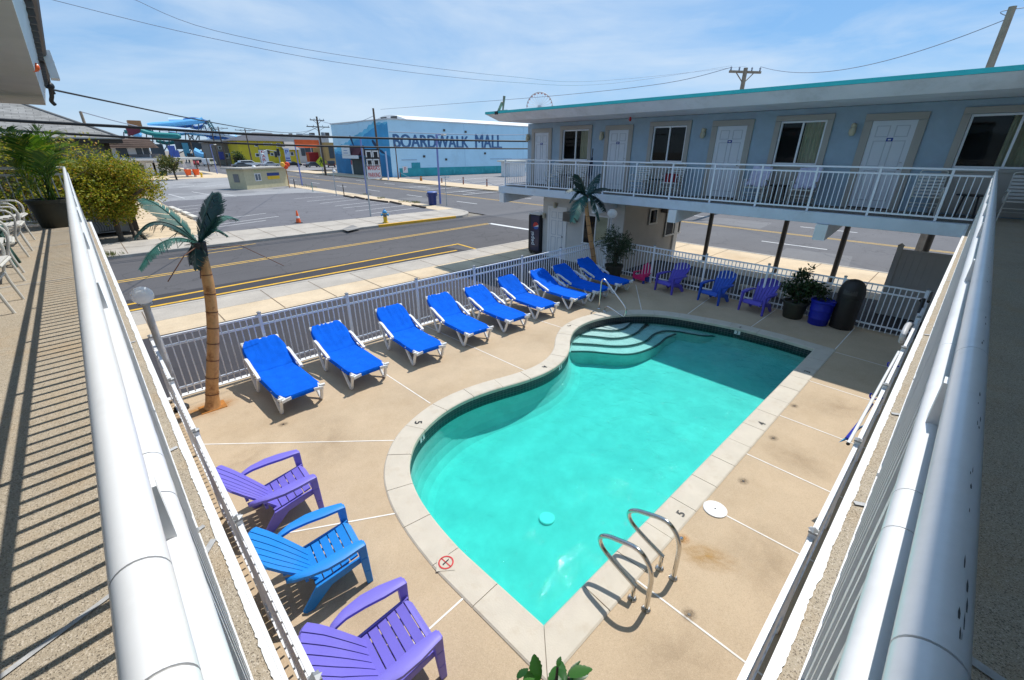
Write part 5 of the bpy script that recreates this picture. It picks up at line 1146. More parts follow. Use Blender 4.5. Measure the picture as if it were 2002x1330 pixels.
# ------------------------------------------------------------------ potted palm on the left balcony
p=Vector((-.42,12.0,ZF)); t=planter((p.x,p.y,ZF),'feathery palm in a big dark green pot at the street end of the left balcony',.30,.50,'potted plant')
palmleaf=leafmat('palm_leaf',[(0,(.03,.09,.008)),(.5,(.08,.19,.012)),(.85,(.15,.27,.02)),(1,(.34,.32,.03))],.4,.4)
b=MB(); q=random.Random(12)
def pl(u,v,dy): return at_y(u,v,12.0+dy)-p
tipl=[pl(12,255,.2),pl(40,268,-.3),pl(0,320,-.2),pl(-20,365,-.4),pl(75,252,.0),pl(100,262,.3),pl(120,268,.0),pl(133,285,-.2),pl(30,300,.5),pl(128,318,.3),pl(8,395,-.3),pl(60,290,-.5),pl(108,300,-.4)]
for i,e in enumerate(tipl):
    base=Vector((q.uniform(-.10,.10),q.uniform(-.10,.10),.45)); mid=base.lerp(e,.55); mid.z=max(mid.z,base.z)+.30*(e-base).length*.6+.12; pts=catmull([base,base.lerp(mid,.55)+Vector((0,0,.12)),mid,e],10); k=len(pts)-1
    b.tube(pts,[.013*(1-i2/k*.85) for i2 in range(k+1)],5)
    for i2 in range(7,k+1):
        f=i2/k; ax=(pts[min(i2+1,k)]-pts[i2-1]).normalized(); sd=ax.cross(Vector((0,0,1))).normalized(); up=sd.cross(ax); L=.42*math.sin(PI*min(1,(f-.12)*.95+.12))**.7+.06
        for side in (-1,1):
            for j in (0,):
                o=pts[i2].lerp(pts[min(i2+1,k)],j); d=(sd*side+ax*.75+up*.25*q.uniform(.2,1.3)).normalized(); l=L*q.uniform(.8,1.1); m=o+d*l*.55; e2=o+d*l-Vector((0,0,.16*l)); w=.011
                n_=d.cross(up).normalized()*w
                b.add([o-n_*.5,o+n_*.5,m+n_,m-n_],[(0,1,2,3)]); b.add([m-n_,m+n_,e2],[(0,1,2)])
b.build('fronds',palmleaf,t)
# ------------------------------------------------------------------ bushy trees in front of the shingled house
autumn=leafmat('autumn_leaf',[(0,(.11,.16,.012)),(.4,(.25,.28,.015)),(.7,(.40,.38,.02)),(.92,(.50,.36,.03)),(1,(.55,.22,.03))],.55,.45)
def tree(label,loc,h,crown_c,rad,n,ls,seed,matl,trunk_r=.09,clump=30,cat='tree',aspect=.55):
    t=thing('tree',label,cat,loc); q=random.Random(seed); b=MB(); c=Vector(crown_c)
    fork=Vector((c.x*.3,c.y*.3,max(.25,c.z-rad[2]*.9))); b.tube(catmull([(0,0,-.15),(fork.x*.4,fork.y*.4,fork.z*.5),tuple(fork)],4),[trunk_r*1.3]+[trunk_r]*7+[trunk_r*.9],10)
    for k in range(9):
        d=Vector((q.gauss(0,1),q.gauss(0,1),q.uniform(-.1,1.0))).normalized(); e=c+Vector((d.x*rad[0],d.y*rad[1],d.z*rad[2]))*.85; m=fork.lerp(e,.5)+Vector((0,0,.12*rad[2])); b.tube(catmull([fork,m,e],4),[trunk_r*.7]*4+[trunk_r*.4]*4+[trunk_r*.1],6)
        for kk in range(3):
            d2=(d+Vector((q.gauss(0,.6),q.gauss(0,.6),q.gauss(0,.4)))).normalized(); e2=c+Vector((d2.x*rad[0],d2.y*rad[1],d2.z*rad[2]))*.95; b.tube([m,m.lerp(e2,.5)+Vector((0,0,.05)),e2],[trunk_r*.3,trunk_r*.2,trunk_r*.05],5)
    b.build('trunk',bark,t); b=MB(); leafy(b,c,rad,n,ls,seed+1,clump,aspect); b.build('crown',matl,t); return t
d0=31.0
p=at_d(205,428,31.0); c=at_d(200,362,31.0); tree('yellow and orange leaved bushy tree right of the balcony palm, by the iron fence',(c.x,c.y,ZP),3,(0,0,c.z-ZP-.1),(2.5,2.0,1.75),26000,.125,21,autumn,.12,46)
c2=at_d(250,398,31.5); tree('small yellow green bush spilling over the pavement beside the dark house post',(c2.x-.2,c2.y,ZP),2,(.1,0,c2.z-ZP),(.85,.8,.7),4200,.12,33,autumn,.07,16)
c3=at_d(45,355,30.0); tree('yellow green bushy tree seen through the balcony end railing',(c3.x,c3.y,ZP),3,(0,0,c3.z-ZP),(3.3,2.2,2.2),15000,.14,37,autumn,.12,40)
# ------------------------------------------------------------------ the shingled house and iron fence across the street
hx,hy=1.95,33.0; ez=4.55
def hz(u,v): return at_d(u,v,math.hypot(hx,hy)).z
house=thing('shingled_house','low grey house with a grey shingled hip roof across the street','house',(-6,38,ZP))
def H(mb,n,m,**k): return mb.build(n,m,house,True,**k)
e=at_d(235,271,33.5); ex=e.x; ez=e.z
b=MB(); b.bx(-16,ex-.75,hy+.3,hy+14,ZP,ez-.25); H(b,'wall',mat('grey_stucco_wall',(.26,.27,.28),.9,var=.08,bump=.2,bscale=60))
b=MB(); b.bx(ex-.76,ex-.56,hy+.05,hy+.30,ZP,ez-.25); H(b,'corner_post',mat('dark_brown_timber',(.045,.035,.03),.7,var=.2))
b=MB(); b.bx(-16.2,ex,hy-.5,hy+15,ez-.25,ez-.06); H(b,'soffit',mat('dark_brown_soffit',(.05,.04,.035),.8))
b=MB(); b.bx(-16.25,ex+.04,hy-.56,hy+15.05,ez-.056,ez); H(b,'gutter',mat('pale_gutter',(.42,.40,.38),.5))
shing=brickmat('grey_shingle',(.24,.23,.215),(.32,.31,.29),(.15,.145,.14),1.0,.50,.20,.012,.9,'UV',.4)
rx=ex-7.3; ry=hy+7.2; rz=ez+3.55; b=MB()
A=(-16.25,hy-.56,ez+.003);B=(ex+.04,hy-.56,ez+.003);C_=(ex+.04,hy+15.05,ez+.003);D=(rx,ry,rz);E_=(-16.25,ry,rz)
b.add([A,B,D,E_],[(0,1,2,3)],0,False,None,[(0,0),(18,0),(18-7.3,8.4),(0,8.4)]); b.add([B,C_,D],[(0,1,2)],0,False,None,[(0.01,0),(15.6,0),(7.8,8.2)]); b.add([A,B,C_,(-16.25,hy+15.05,ez+.003)],[(3,2,1,0)]); b.add([(-16.25,hy+15.05,ez+.003),C_,D,E_],[(3,2,1,0)]); H(b,'roof',shing)
b=MB(); b.tube([B,D],.07,6); b.tube([D,E_],.07,6); H(b,'ridge_cap',mat('ridge_shingle',(.16,.155,.15),.9))
t=thing('iron_fence','low black iron fence with curved bars in front of the shingled house','fence',(-.6,31.6,ZP))
p0,p1=gp(196,458,ZP),gp(262,449,ZP); d=(p1-p0); L=d.length; d.normalize(); b=MB(); o=p0-Vector((-.6,31.6,ZP))
for z in (.10,.80): b.tube([o+Vector((0,0,z)),o+d*L+Vector((0,0,z))],.018,6)
k=14
for i in range(k+1):
    c=o+d*(L*i/k); b.tube(catmull([c+Vector((0,0,.10)),c+d*.05+Vector((0,0,.35)),c+d*(-.03)+Vector((0,0,.58)),c+Vector((0,0,.80))],4),.012,5)
b.build('panel',black,t)
b=MB(); b.bx(p1.x+.05,p1.x+.25,p1.y-.1,p1.y+.1,ZP,1.75); tag(b.build('dark_post',bpy.data.materials['dark_brown_timber'],bevel=.02),'dark brown square post at the right end of the iron fence','post')
b=MB(); b.bx(p0.x-8,p1.x+.04,p1.y+.35,p1.y+.65,ZP,.12); tag(b.build('planter_wall',mat('red_brick_kerb',(.18,.08,.05),.9,var=.3,scale=8),bevel=.02),'low dark red planter wall behind the iron fence','wall')
# ------------------------------------------------------------------ ticket hut in the car park
a=gp(484,371,ZL); bb=gp(566,363.5,ZL); hw=(Vector((bb.x,bb.y,0))-Vector((a.x,a.y,0))); W=hw.length; an=math.atan2(hw.y,hw.x); HH=zat(486,331,a)-ZL
hut=thing('parking_hut','small beige parking hut with a blue and yellow panel on its wall','hut',(a.x,a.y,ZL),an)
b=MB(); b.bx(0,W,0,2.6,0,HH); b.build('wall',mat('beige_boards',(.52,.47,.30),.7,var=.1,scale=3),hut)
b=MB(); b.bx(-.45,W+.25,-.4,2.9,HH+.003,HH+.14); b.build('roof',mat('hut_roof',(.40,.37,.32),.8,var=.15),hut)
b=MB(); z=HH*.58; b.bx(.28*W-.45,.28*W+.45,-.05,-.003,z-.45,z+.42); w=b.build('window',white,hut); b=MB()
for s in (-1,1): b.bx(.28*W+s*.21-.17,.28*W+s*.21+.17,-.058,-.051,z-.36,z+.33)
b.build('pane',mat('hut_glass',(.12,.15,.18),.1),w)
b=MB(); b.bx(.50*W,.79*W,-.03,-.003,HH*.43,HH*.60,1); b.bx(.50*W,.79*W,-.031,-.003,HH*.603,HH*.76,0); b.build('flag_panel',[mat('flag_blue',(.02,.05,.22),.6),mat('flag_yellow',(.75,.48,.02),.6)],hut)
b=MB(); b.bx(-.04,-.003,.9,1.7,HH*.35,HH*.75); b.build('side_window',mat('hut_side_glass',(.15,.16,.17),.2),hut)
b=MB(); add_text(b,'BEACH PARKING',(.22*W,-.001,HH*.86),(1,0,0),(0,0,1),width=.52*W,height=.16,off=.006); b.build('faded_lettering',mat('faded_green_letters',(.25,.42,.16),.8),hut)
b=MB(); b.lathe([(.22,0),(.24,.05),(.15,.2),(.001,.24)],14,(W*.30,.4,HH+.14)); b.build('beacon_lamp',signw,hut)
def pole(label,u,v,vt,r=.05,m=galv,name='signpost',cat='post',dist=None,ut=None,zb=ZP):
    p=at_d(u,v,dist) if dist else gp(u,v,zb); H_=zat(ut or u,vt,p); t=thing(name,label,cat,(p.x,p.y,zb)); top=Vector((0,0,H_-zb)); b=MB(); b.tube([(0,0,-.05),tuple(top)],[r,r*.85],10); b.build('pole',m,t); return t,H_-zb,p
def faceang(p): return math.atan2(-p.y,-p.x)            # heading of a sign that looks back at the courtyard
def board(t,w,h,zc,m,ang,off=(0,0),name='sign_board',th=.03,paint=None):
    M_=Matrix.Translation((off[0],off[1],zc))@Matrix.Rotation(ang+PI/2,4,'Z'); b=MB(); b.bx(-w/2,w/2,-th/2,th/2,-h/2,h/2,0,M_); o=b.build(name,m,t); return o,M_
def btext(parent,M_,txt,w,h,zc,m,th=.03,name='lettering',xc=0,bold=.015):
    b=MB(); R3=M_.to_3x3(); c=M_@Vector((xc,-th/2,zc)); add_text(b,txt,c,R3@Vector((1,0,0)),R3@Vector((0,0,1)),width=w,height=h,off=.006,center=True,bold=bold); return b.build(name,m,parent)
# parking sign with the dark board above it
t,h,p=pole('tall grey signpost carrying the parking lettering sign near the hydrant',725,423,290,.05)
ang=faceang(p)+R(22); off=.62
xd=Vector((math.cos(ang+PI/2),math.sin(ang+PI/2)))
zc=zat(726,336,p)-ZP; o,M_=board(t,1.0,.95,zc,signw,ang,tuple(xd*off)); btext(o,M_,"MARIA'S",.85,.30,.24,signred); btext(o,M_,'PARKING',.85,.30,-.22,signred)
zc=zat(726,309,p)-ZP; o,M_=board(t,1.0,1.1,zc,black,ang,tuple(xd*off)); b=MB()
for r0 in range(2):
    for c0 in range(2):
        for (x0,x1,z0,z1) in ((-.22,.22,.14,.22),(-.22,-.14,-.2,.13),(.14,.22,-.2,.13)): b.bx(-.24+c0*.48+x0,-.24+c0*.48+x1,-.03,-.017,.26-r0*.53+z0-.02,.26-r0*.53+z1-.02,0,M_)
b.build('arrow_marks',signw,o)
# corner post with two sign backs, litter bin, hydrant, cone, blue lamp posts
t,h,p=pole('thin grey street sign post at the street corner right of the blue lamp post',873.5,402.5,345,.035); o,M_=board(t,.7,.18,h-.05,signw,faceang(p))
p=gp(846,401,ZP); t=thing('litter_bin','dark blue litter bin with two handles at the street corner','litter bin',(p.x,p.y,ZP)); b=MB(); b.lathe([(.30,0),(.33,.04),(.34,.10),(.36,.75),(.40,.95),(.41,1.0)],24); b.build('body',mat('navy_bin',(.012,.03,.16),.5),t)
b=MB(); b.lathe([(.42,1.003),(.42,1.05),(.36,1.10),(.001,1.12)],24); b.build('lid',mat('blue_bin_lid',(.10,.16,.42),.5),t)
for s in (-1,1): b=MB(); b.tube(catmull([(s*.38,0,.92),(s*.50,0,.98),(s*.50,0,.78),(s*.37,0,.70)],4),.03,6); b.build('handle',mat('navy_bin_handle',(.012,.03,.16),.5),t)
p=gp(754,435,ZP+.02); t=thing('fire_hydrant','yellow fire hydrant with a blue bonnet at the yellow kerb','fire hydrant',(p.x,p.y,ZP)); hy_=mat('hydrant_yellow',(.75,.48,.02),.45); hb=mat('hydrant_blue',(.05,.32,.62),.45)
b=MB(); b.lathe([(.19,0),(.19,.05),(.13,.06),(.125,.12),(.12,.55),(.15,.56),(.15,.60)],20); b.build('barrel',hy_,t); b=MB(); b.lathe([(.15,.603),(.15,.64),(.12,.72),(.06,.79),(.035,.80),(.035,.86),(.001,.86)],20); b.build('bonnet',hb,t)
for ang in (faceang(p)+R(70),faceang(p)-R(70)): d=Vector((math.cos(ang),math.sin(ang),0)); b=MB(); b.tube([d*.10+Vector((0,0,.50)),d*.20+Vector((0,0,.50)),d*.205+Vector((0,0,.50)),d*.25+Vector((0,0,.50))],[.06,.06,.085,.08],12); b.build('nozzle',hb,t)
d=Vector((math.cos(faceang(p)),math.sin(faceang(p)),0)); b=MB(); b.tube([d*.10+Vector((0,0,.48)),d*.2+Vector((0,0,.48)),d*.205+Vector((0,0,.48)),d*.26+Vector((0,0,.48))],[.075,.075,.10,.09],14); b.build('nozzle',mat('hydrant_grey',(.12,.14,.17),.5),t)
p=gp(584,436,ZL); t=thing('traffic_cone','orange traffic cone with a white band standing alone in the car park','traffic cone',(p.x,p.y,ZL)); b=MB(); b.bx(-.19,.19,-.19,.19,0,.035); b.build('base',blackpl,t,bevel=.01)
prof=[(.15,.036),(.035,.76),(.03,.77),(.001,.77)]; b=MB(); b.lathe([(.15,.036),(.108,.30)],24,(0,0,0),0,False); b.lathe([(.086,.44),(.035,.76),(.028,.77),(.001,.77)],24,(0,0,0),0,False); b.build('cone_body',orange,t); b=MB(); b.lathe([(.1085,.30),(.0865,.44)],24,(0,0,0),0,False); b.build('reflective_band',signw,t)
for u,v,vt,ut,l in ((861,397.5,263,850,'tall blue grey street light beside the blue litter bin'),(718,379,270,703,'tall blue grey street light left of the parking sign'),(591,363,285,577,'tall blue grey street light behind the parking hut'),(425,340,283,412,'far blue grey street light beyond the parking hut, by the side street')):
    t,h,p=pole(l,u,v,vt,.09,bluepole,'street_light','street light',ut=ut)
    d=Vector((1,.15,0)).normalized(); b=MB(); b.bar((0,0,h-.06),tuple(d*.5+Vector((0,0,h))),.08); b.build('arm',bluepole,t); b=MB(); b.lathe([(.001,-.06),(.22,-.06),(.26,0),(.2,.06),(.001,.09)],14,tuple(d*.85+Vector((0,0,h)))); b.build('lamp_head',mat('lamp_head_grey',(.55,.55,.50),.5),t)
for u,v,vt,m,l,r in ((658,383,328,galv,'thin grey post with a small white lamp on the pavement by the cross road',.04),(673,383,361,steel_d,'short dark post on the car park edge near the thin grey post',.05),(612,375,357,mat('teal_post',(.10,.30,.28),.6),'short teal post by the weeds at the car park edge',.04),(577,368,350,steel_d,'short dark post at the hut corner',.06),(566,367,300,rustm,'rusty brown post holding yellow and red lanterns at the hut corner',.05)):
    t,h,p=pole(l,u,v,vt,r,m)
    if 'white lamp' in l: b=MB(); b.sphere((.15,0,h-.35),.16,12); b.build('lamp',signw,t)
    if 'lanterns' in l:
        for i,(cx_,cz,cm) in enumerate(((-.35,.25,mat('lantern_yellow',(.80,.42,.05),.5)),(.02,.0,mat('lantern_red',(.65,.06,.01),.5)),(.25,.25,bpy.data.materials['lantern_red'] if 'lantern_red' in bpy.data.materials else red))):
            b=MB(); b.lathe([(.08,-.28),(.22,-.2),(.28,0),(.22,.2),(.08,.28)],14,(cx_*1.0,cx_*.3-.1,h-1.5+cz)); b.build('lantern',cm,t)
# wheel stops in the car park
for i,(u0,v0,u1,v1) in enumerate(((334,408,343,412),(345,412.5,355,417),(359,418,370,423),(371,424,384,430))):
    p,q=gp(u0,v0,ZL),gp(u1,v1,ZL); b=MB(); b.bar(p.lerp(q,.1)+Vector((0,0,.10)),p.lerp(q,.9)+Vector((0,0,.10)),.34,.20); tag(b.build('wheel_stop',mat('white_kerb_block',(.66,.62,.54),.85,var=.15) if i==0 else bpy.data.materials['white_kerb_block'],bevel=.05),['pale concrete wheel stop furthest from the street, beside the metal palm fronds','pale concrete wheel stop, second from the far end of the row of four','pale concrete wheel stop, third from the far end of the row of four','pale concrete wheel stop closest to the tall palm crown'][i],'wheel stop','wheel stops in the car park')
for i,(u0,v0,u1,v1) in enumerate(((673,384,692,388),(694,386,712,390.5),(716,391,758,396.5),(763,396,784,400.5),(806,403,832,407.5))):
    p,q=gp(u0,v0,ZL),gp(u1,v1,ZL); b=MB(); b.bar(p+Vector((0,0,.07)),q+Vector((0,0,.07)),.16,.13); tag(b.build('timber_stop',wood),['dark timber wheel stop, farthest of five along the cross road','dark timber wheel stop, second farthest of five along the cross road','dark timber wheel stop in the middle of five along the cross road','dark timber wheel stop, second nearest of five along the cross road','dark timber wheel stop nearest the litter bin'][i],'wheel stop','timber stops in the car park')
# bollards and posts of the mall car park
for i,(u,v,vt,l) in enumerate(((823.5,354,345,'short orange and brown bollard with a wide base in the mall car park'),(864,358,344,'brown bollard left of the blue lamp post across the road'),(906,361,347,'brown bollard in the middle of the mall car park front'),(952,365,351,'brown bollard nearest the far wing'),(783,347,337,'dark bollard by the teal wall base'))):
    t,h,p=pole(l,u,v,vt,.09 if i else .2,rustm if i in (0,) else mat('bollard_brown_%d'%i,(.20,.07,.05),.7,var=.2),'bollard','bollard',zb=ZL)
    b=MB(); b.lathe([(.10,h-.02),(.10,h+.02),(.001,h+.06)],10); b.build('cap',black,t)
b=MB(); rp=[gp(u,v,.75) for u,v in ((783,338),(823,347),(864,347),(906,351),(952,355),(990,358))]; pts=[]
for a,c in zip(rp[:-1],rp[1:]): pts+=[a.lerp(c,i/6)-Vector((0,0,.35*math.sin(PI*i/6))) for i in range(6)]
b.tube(pts,.025,5); tag(b.build('chain',thinw),'sagging chain strung between the brown bollards','chain')
# ------------------------------------------------------------------ the big blue mall across the road
mc=gp(768,347,ZP); MX,MY=mc.x,mc.y; MZ=at_y(758,233.6,MY).z; ML=MX/.4275
mall=thing('mall_building','big pale blue hall with painted wave wall and large lettering across the road','building',(MX+20,MY+10,ZP))
def A_(mb,n,m,**k): return mb.build(n,m,mall,True,**k)
pale=mat('pale_blue_render',(.50,.76,.92),.85,var=.05,scale=.4,bump=.1,bscale=3,stain=(.35,.5,.58),stain_amt=.3,sscale=.25)
b=MB(); b.bx(MX,MX+90,MY,ML,ZP,MZ); A_(b,'wall',pale)
b=MB(); b.bx(MX-.12,MX+90.1,MY-.12,ML+.1,MZ+.003,MZ+.18); A_(b,'parapet',mat('parapet_white',(.62,.62,.62),.7))
vx=MX+4.5; y0,y1=vx/.616,vx/.521; apex=at_d(765,224.5,math.hypot(vx,vx/.574)).z; N_=18
prof=[(y0+(y1-y0)*i/N_, MZ+.18+(apex-MZ-.18)*math.sin(PI*i/N_)) for i in range(N_+1)]
b=MB(); b.add([(vx,y,z) for y,z in prof]+[(vx+86,y,z) for y,z in prof],[(i,i+1,N_+2+i,N_+1+i) for i in range(N_)]+[tuple(range(N_,-1,-1))]); A_(b,'roof',mat('white_roof',(.80,.80,.79),.6,var=.05))
b=MB()
for k in (.34,.62): ym=y0+(y1-y0)*k; b.bx(vx-.05,vx-.003,ym-1.1,ym+1.1,MZ+.35,MZ+.95)
A_(b,'roof_vent',steel_d)
lblue=mat('mall_lettering_blue',(.06,.15,.31),.8,var=.06,scale=1)
for txt,u0,u1 in (('BOARDWALK',769.5,916.7),('MALL',929,981.7)):
    p,q=at_y(u0,288,MY),at_y(u1,286.5,MY); zt=at_y(u0,261.5,MY).z; zb=at_y(u0,289,MY).z
    W_=q.x-p.x-.20; b=MB()
    for k_,(dx_,dz_) in enumerate(((0,0),(.10,0),(.20,0),(.10,.05))): add_text(b,txt,(p.x+dx_,MY,4.62+dz_),(1,0,0),(0,0,1),width=W_,height=zt-4.7,off=.02+.004*k_,spacing=.98)
    A_(b,'lettering',lblue)
for (u_,v_) in ((868,255),(829,306),(872,312),(910,258),(948,300)): c=at_y(u_,v_,MY); b=MB(); b.bx(c.x-.22,c.x+.22,MY-.12,MY-.003,c.z-.18,c.z+.18); A_(b,'wall_vent',steel_d)
for v_,u0_,u1_ in ((313,785,815),(311,958,1000)): c,e=at_y(u0_,v_,MY),at_y(u1_,v_,MY); b=MB(); b.bx(c.x,e.x,MY-.06,MY-.003,c.z-.04,c.z+.04); A_(b,'wall_conduit',thinw)
for f_ in (.18,.36,.55,.74,.9): b=MB(); b.bx(MX+90*f_-.04,MX+90*f_+.04,MY-.012,MY-.003,1.4,MZ-.1); A_(b,'wall_joint',mat('wall_joint_blue',(.36,.58,.74),.9) if 'wall_joint_blue' not in bpy.data.materials else bpy.data.materials['wall_joint_blue'])
tealm=mat('teal_mural_band',(.04,.34,.38),.8,var=.25,scale=.5)
p,q=at_y(781,332,MY),at_y(982,323,MY); b=MB(); b.bx(p.x,q.x+6,MY-.02,MY-.003,ZP,1.3); 
for i in range(26): x=p.x+10+i*.9; b.bx(x,x+.35,MY-.03,MY-.021,.1+.4*(i%2),.8+.4*((i*7)%3)/2,1)
A_(b,'painted_band',[tealm,mat('teal_mural_light',(.06,.36,.40),.8,var=.2)])
p,q=at_y(805,329,MY),at_y(821,318,MY); b=MB(); b.bx(p.x,q.x,MY-.05,MY-.031,p.z,q.z); A_(b,'shutter',mat('teal_shutter',(.03,.30,.36),.7))
p=at_y(792,331,MY); b=MB(); b.bx(p.x-.5,p.x+.5,MY-.06,MY-.025,p.z-.6,p.z+.5); add_text(b,'P',(p.x,MY-.06,p.z),(1,0,0),(0,0,1),height=.6,mi=1,center=True,off=.01); A_(b,'notice',[signw,signred])
# wave mural on the road side: flat paint shapes, deep water below, a few plain fish
WX=MX-.02
def wall_pt(u,v): return at_x(u,v,MX)
def shape(pts,m,name,lay): b=MB(); b.extr([(MX-.004-lay*.012,)+tuple(wall_pt(u,v)[1:]) for u,v in pts],(-.008,0,0)); return A_(b,name,m)
m1=mat('mural_mid_blue',(.06,.34,.62),.8,var=.18,scale=.35); m2=mat('mural_deep_blue',(.025,.19,.40),.8,var=.25,scale=.3); m3=mat('mural_fish_dark',(.012,.05,.12),.8); m4=mat('mural_aqua',(.14,.50,.72),.8,var=.2,scale=.3)
def V_(zfrac,y): return (MX,y,ZP+(MZ-ZP)*zfrac)
yy=[MY+(ML-MY)*i/24 for i in range(25)]
q=random.Random(5)
def wave(lay,fn,m,name): 
    b=MB(); b.extr([(MX-.004-lay*.012,yy[0]+.02,ZP+.02)]+[(MX-.004-lay*.012,y+(.02 if i==0 else 0),ZP+(MZ-ZP)*fn(i/24)) for i,y in enumerate(yy)]+[(MX-.004-lay*.012,yy[-1],ZP+.02)],(-.008,0,0)); A_(b,name,m)
wave(0,lambda s:max(.50,min(.965,1.02-.62*max(0,s-.15)**.9))+.018*math.sin(s*70)+.01*math.sin(s*131),m4,'mural_wave')
wave(1,lambda s:max(.46,min(.93,.96-.64*max(0,s-.12)**.9))+.016*math.sin(s*83+1)+.012*math.sin(s*150),m1,'mural_water')
wave(2,lambda s:.36+.05*math.sin(s*9)+.02*math.sin(s*41),m2,'mural_depths')
for (yc,zc,L_,a_) in ((.22,.58,2.6,.6),(.62,.66,2.2,1.0),(.12,.45,1.8,.3),(.8,.40,2.3,-.5),(.45,.5,1.4,.2)):
    b=MB(); pts=[]
    for i in range(20):
        t_=2*PI*i/20; r=(L_*.5*math.cos(t_),L_*.13*math.sin(t_)*(1+.35*math.cos(t_))); pts.append((r[0]*math.cos(a_)-r[1]*math.sin(a_),r[0]*math.sin(a_)+r[1]*math.cos(a_)))
    y_,z_=MY+(ML-MY)*yc,ZP+(MZ-ZP)*zc; b.extr([(MX-.045,y_+s,z_+w) for s,w in pts],(-.006,0,0)); tx,tz=-L_*.5*math.cos(a_),-L_*.5*math.sin(a_)
    b.extr([(MX-.045,y_+tx*.85,z_+tz*.85),(MX-.045,y_+tx*1.35-.25,z_+tz*1.3+.3),(MX-.045,y_+tx*1.2,z_+tz*1.2),(MX-.045,y_+tx*1.35+.3,z_+tz*1.35-.3)],(-.006,0,0)); A_(b,'mural_fish',m3)
ye,ze=wall_pt(700,322)[1:]; b=MB(); b.bx(MX-.08,MX-.06,ye-3.2,ye+2.6,ZP,3.0); A_(b,'entrance',mat('entrance_dark',(.03,.05,.05),.6))
b=MB(); b.extr([(MX-.06,ye-3.4,3.3),(MX-1.4,ye-3.4,3.3),(MX-.06,ye-3.4,5.0)],(0,6.2,0)); A_(b,'awning',mat('maroon_awning',(.10,.02,.025),.8))
b=MB(); b.bx(MX-1.55,MX-1.42,ye-.4,ye+3.0,3.35,5.1); b.bx(MX-1.5,MX-1.41,ye-3.6,ye+3.2,2.75,3.32); 
A_(b,'entrance_sign',signw)
b=MB(); 
for zz,ww in ((4.7,.7),(4.15,1.6),(3.7,2.0)): b.bx(MX-1.56,MX-1.552,ye+1.3-ww/2,ye+1.3+ww/2,zz-.06,zz+.06)
A_(b,'sign_lines',mat('sign_blue_grey',(.2,.28,.45),.6))
for dy in (-2.9,2.3): b=MB(); b.bx(MX-.2,MX-.09,ye+dy-.25,ye+dy+.25,ZP,2.4); b.bx(MX-.21,MX-.201,ye+dy-.25,ye+dy+.25,1.6,2.4,1); A_(b,'side_sign',[signw,signred])
b=MB(); kq=at_d(1000,323,math.hypot(60,62)); 
sh=thing('parking_booth','small white booth with a flat roof partly hidden by the far wing','booth',(kq.x,kq.y,ZL)); b=MB(); b.bx(-1.5,2.5,-1.2,1.2,0,2.5); b.build('wall',signw,sh); b=MB(); b.bx(-2.2,2.8,-1.7,1.6,2.503,2.75); b.build('roof',mat('booth_roof',(.7,.66,.56),.6),sh)
# ------------------------------------------------------------------ poles and cables
def upole(label,u,v,vt,ut,r,arms=(),m=wood,dist=None,tf=None,yaw=0.0,lamp=None):
    p=at_d(u,v,dist) if dist else gp(u,v,ZP); H_=zat(ut,vt,p)-ZP; t=thing('utility_pole',label,'utility pole',(p.x,p.y,ZP),yaw); b=MB(); b.tube([(0,0,-.2),(0,0,H_)],[r,r*.7],10); b.build('pole',m,t)
    for (dz,w) in arms:
        b=MB(); b.bx(-w/2,w/2,-.06,.06,H_-dz-.07,H_-dz+.07); b.bar((-w*.3,0,H_-dz),(0,0,H_-dz-.7),.05); b.bar((w*.3,0,H_-dz),(0,0,H_-dz-.7),.05); a=b.build('crossarm',m,t)
        for x in (-w*.46,-w*.2,w*.2,w*.46): b=MB(); b.lathe([(.03,0),(.06,.05),(.04,.12),(.07,.18),(.02,.24)],8,(x,0,H_-dz+.07)); b.build('insulator',thinw,a)
    if tf: b=MB(); x,dz,rr,hh=tf; b.lathe([(rr*.9,0),(rr,.05),(rr,hh-.1),(rr*.9,hh),(.001,hh+.04)],16,(x,0,H_-dz-hh)); b.build('transformer',mat('transformer_grey',(.30,.32,.34),.5) if 'transformer_grey' not in bpy.data.materials else bpy.data.materials['transformer_grey'],t)
    if lamp: b=MB(); b.tube(catmull([(0,0,H_*lamp),(-1.2,0,H_*lamp+.7),(-3.2,0,H_*lamp+.8)],5),.07,6); b.bx(-4.1,-3.1,-.2,.2,H_*lamp+.68,H_*lamp+.88); b.build('lamp_arm',galv,t)
    return Vector((p.x,p.y,ZP+H_))
P1=upole('tall wooden utility pole with crossarms and a street lamp left of the wave mural',637,342,228,618,.22,((.6,2.6),(1.7,4.2)),tf=(.7,2.6,.35,1.0),lamp=.62)
P2=upole('dark wooden pole standing in front of the wave mural',745,351,212,733,.20)
P3=upole('wooden utility pole with one crossarm rising behind the far wing roof',1400,440,136,1407,.19,((.25,2.4),),woodl,dist=38.5,yaw=R(-35))
P4=upole('leaning grey wooden pole with a transformer at the top right behind the roof',1870,300,22,1916,.16,((.0,.0),) if 0 else (),woodl,dist=26.0,tf=(-.42,2.7,.30,1.0))
P5=upole('wooden pole with a crossarm right of the grey stone house',494,322,252,481,.20,((.4,5.0),),dist=150)
P6=upole('wooden pole with two crossarms in front of the grey stone house',444,322,248,437,.20,((.4,5.0),(2.2,5.0)),dist=165)
P7=upole('thin wooden pole left of the two armed pole by the water slides',430,322,250,425,.18,((.4,4.0),),dist=160)
P8=upole('pale pole with a small lamp behind the shingled house roof',186,300,219,175,.16,(),woodl,dist=60)
P9=upole('thin brown pole with a bracket by the corner of the blue mall',779,350,282,772,.10,(),mat('thin_brown_pole',(.12,.07,.05),.7))
upole('thin wooden pole left of the parking hut',392,352,262,372,.14,(),wood,dist=120)
upole('thin dark pole at the side street',414,352,300,402,.12,(),wood,dist=118)
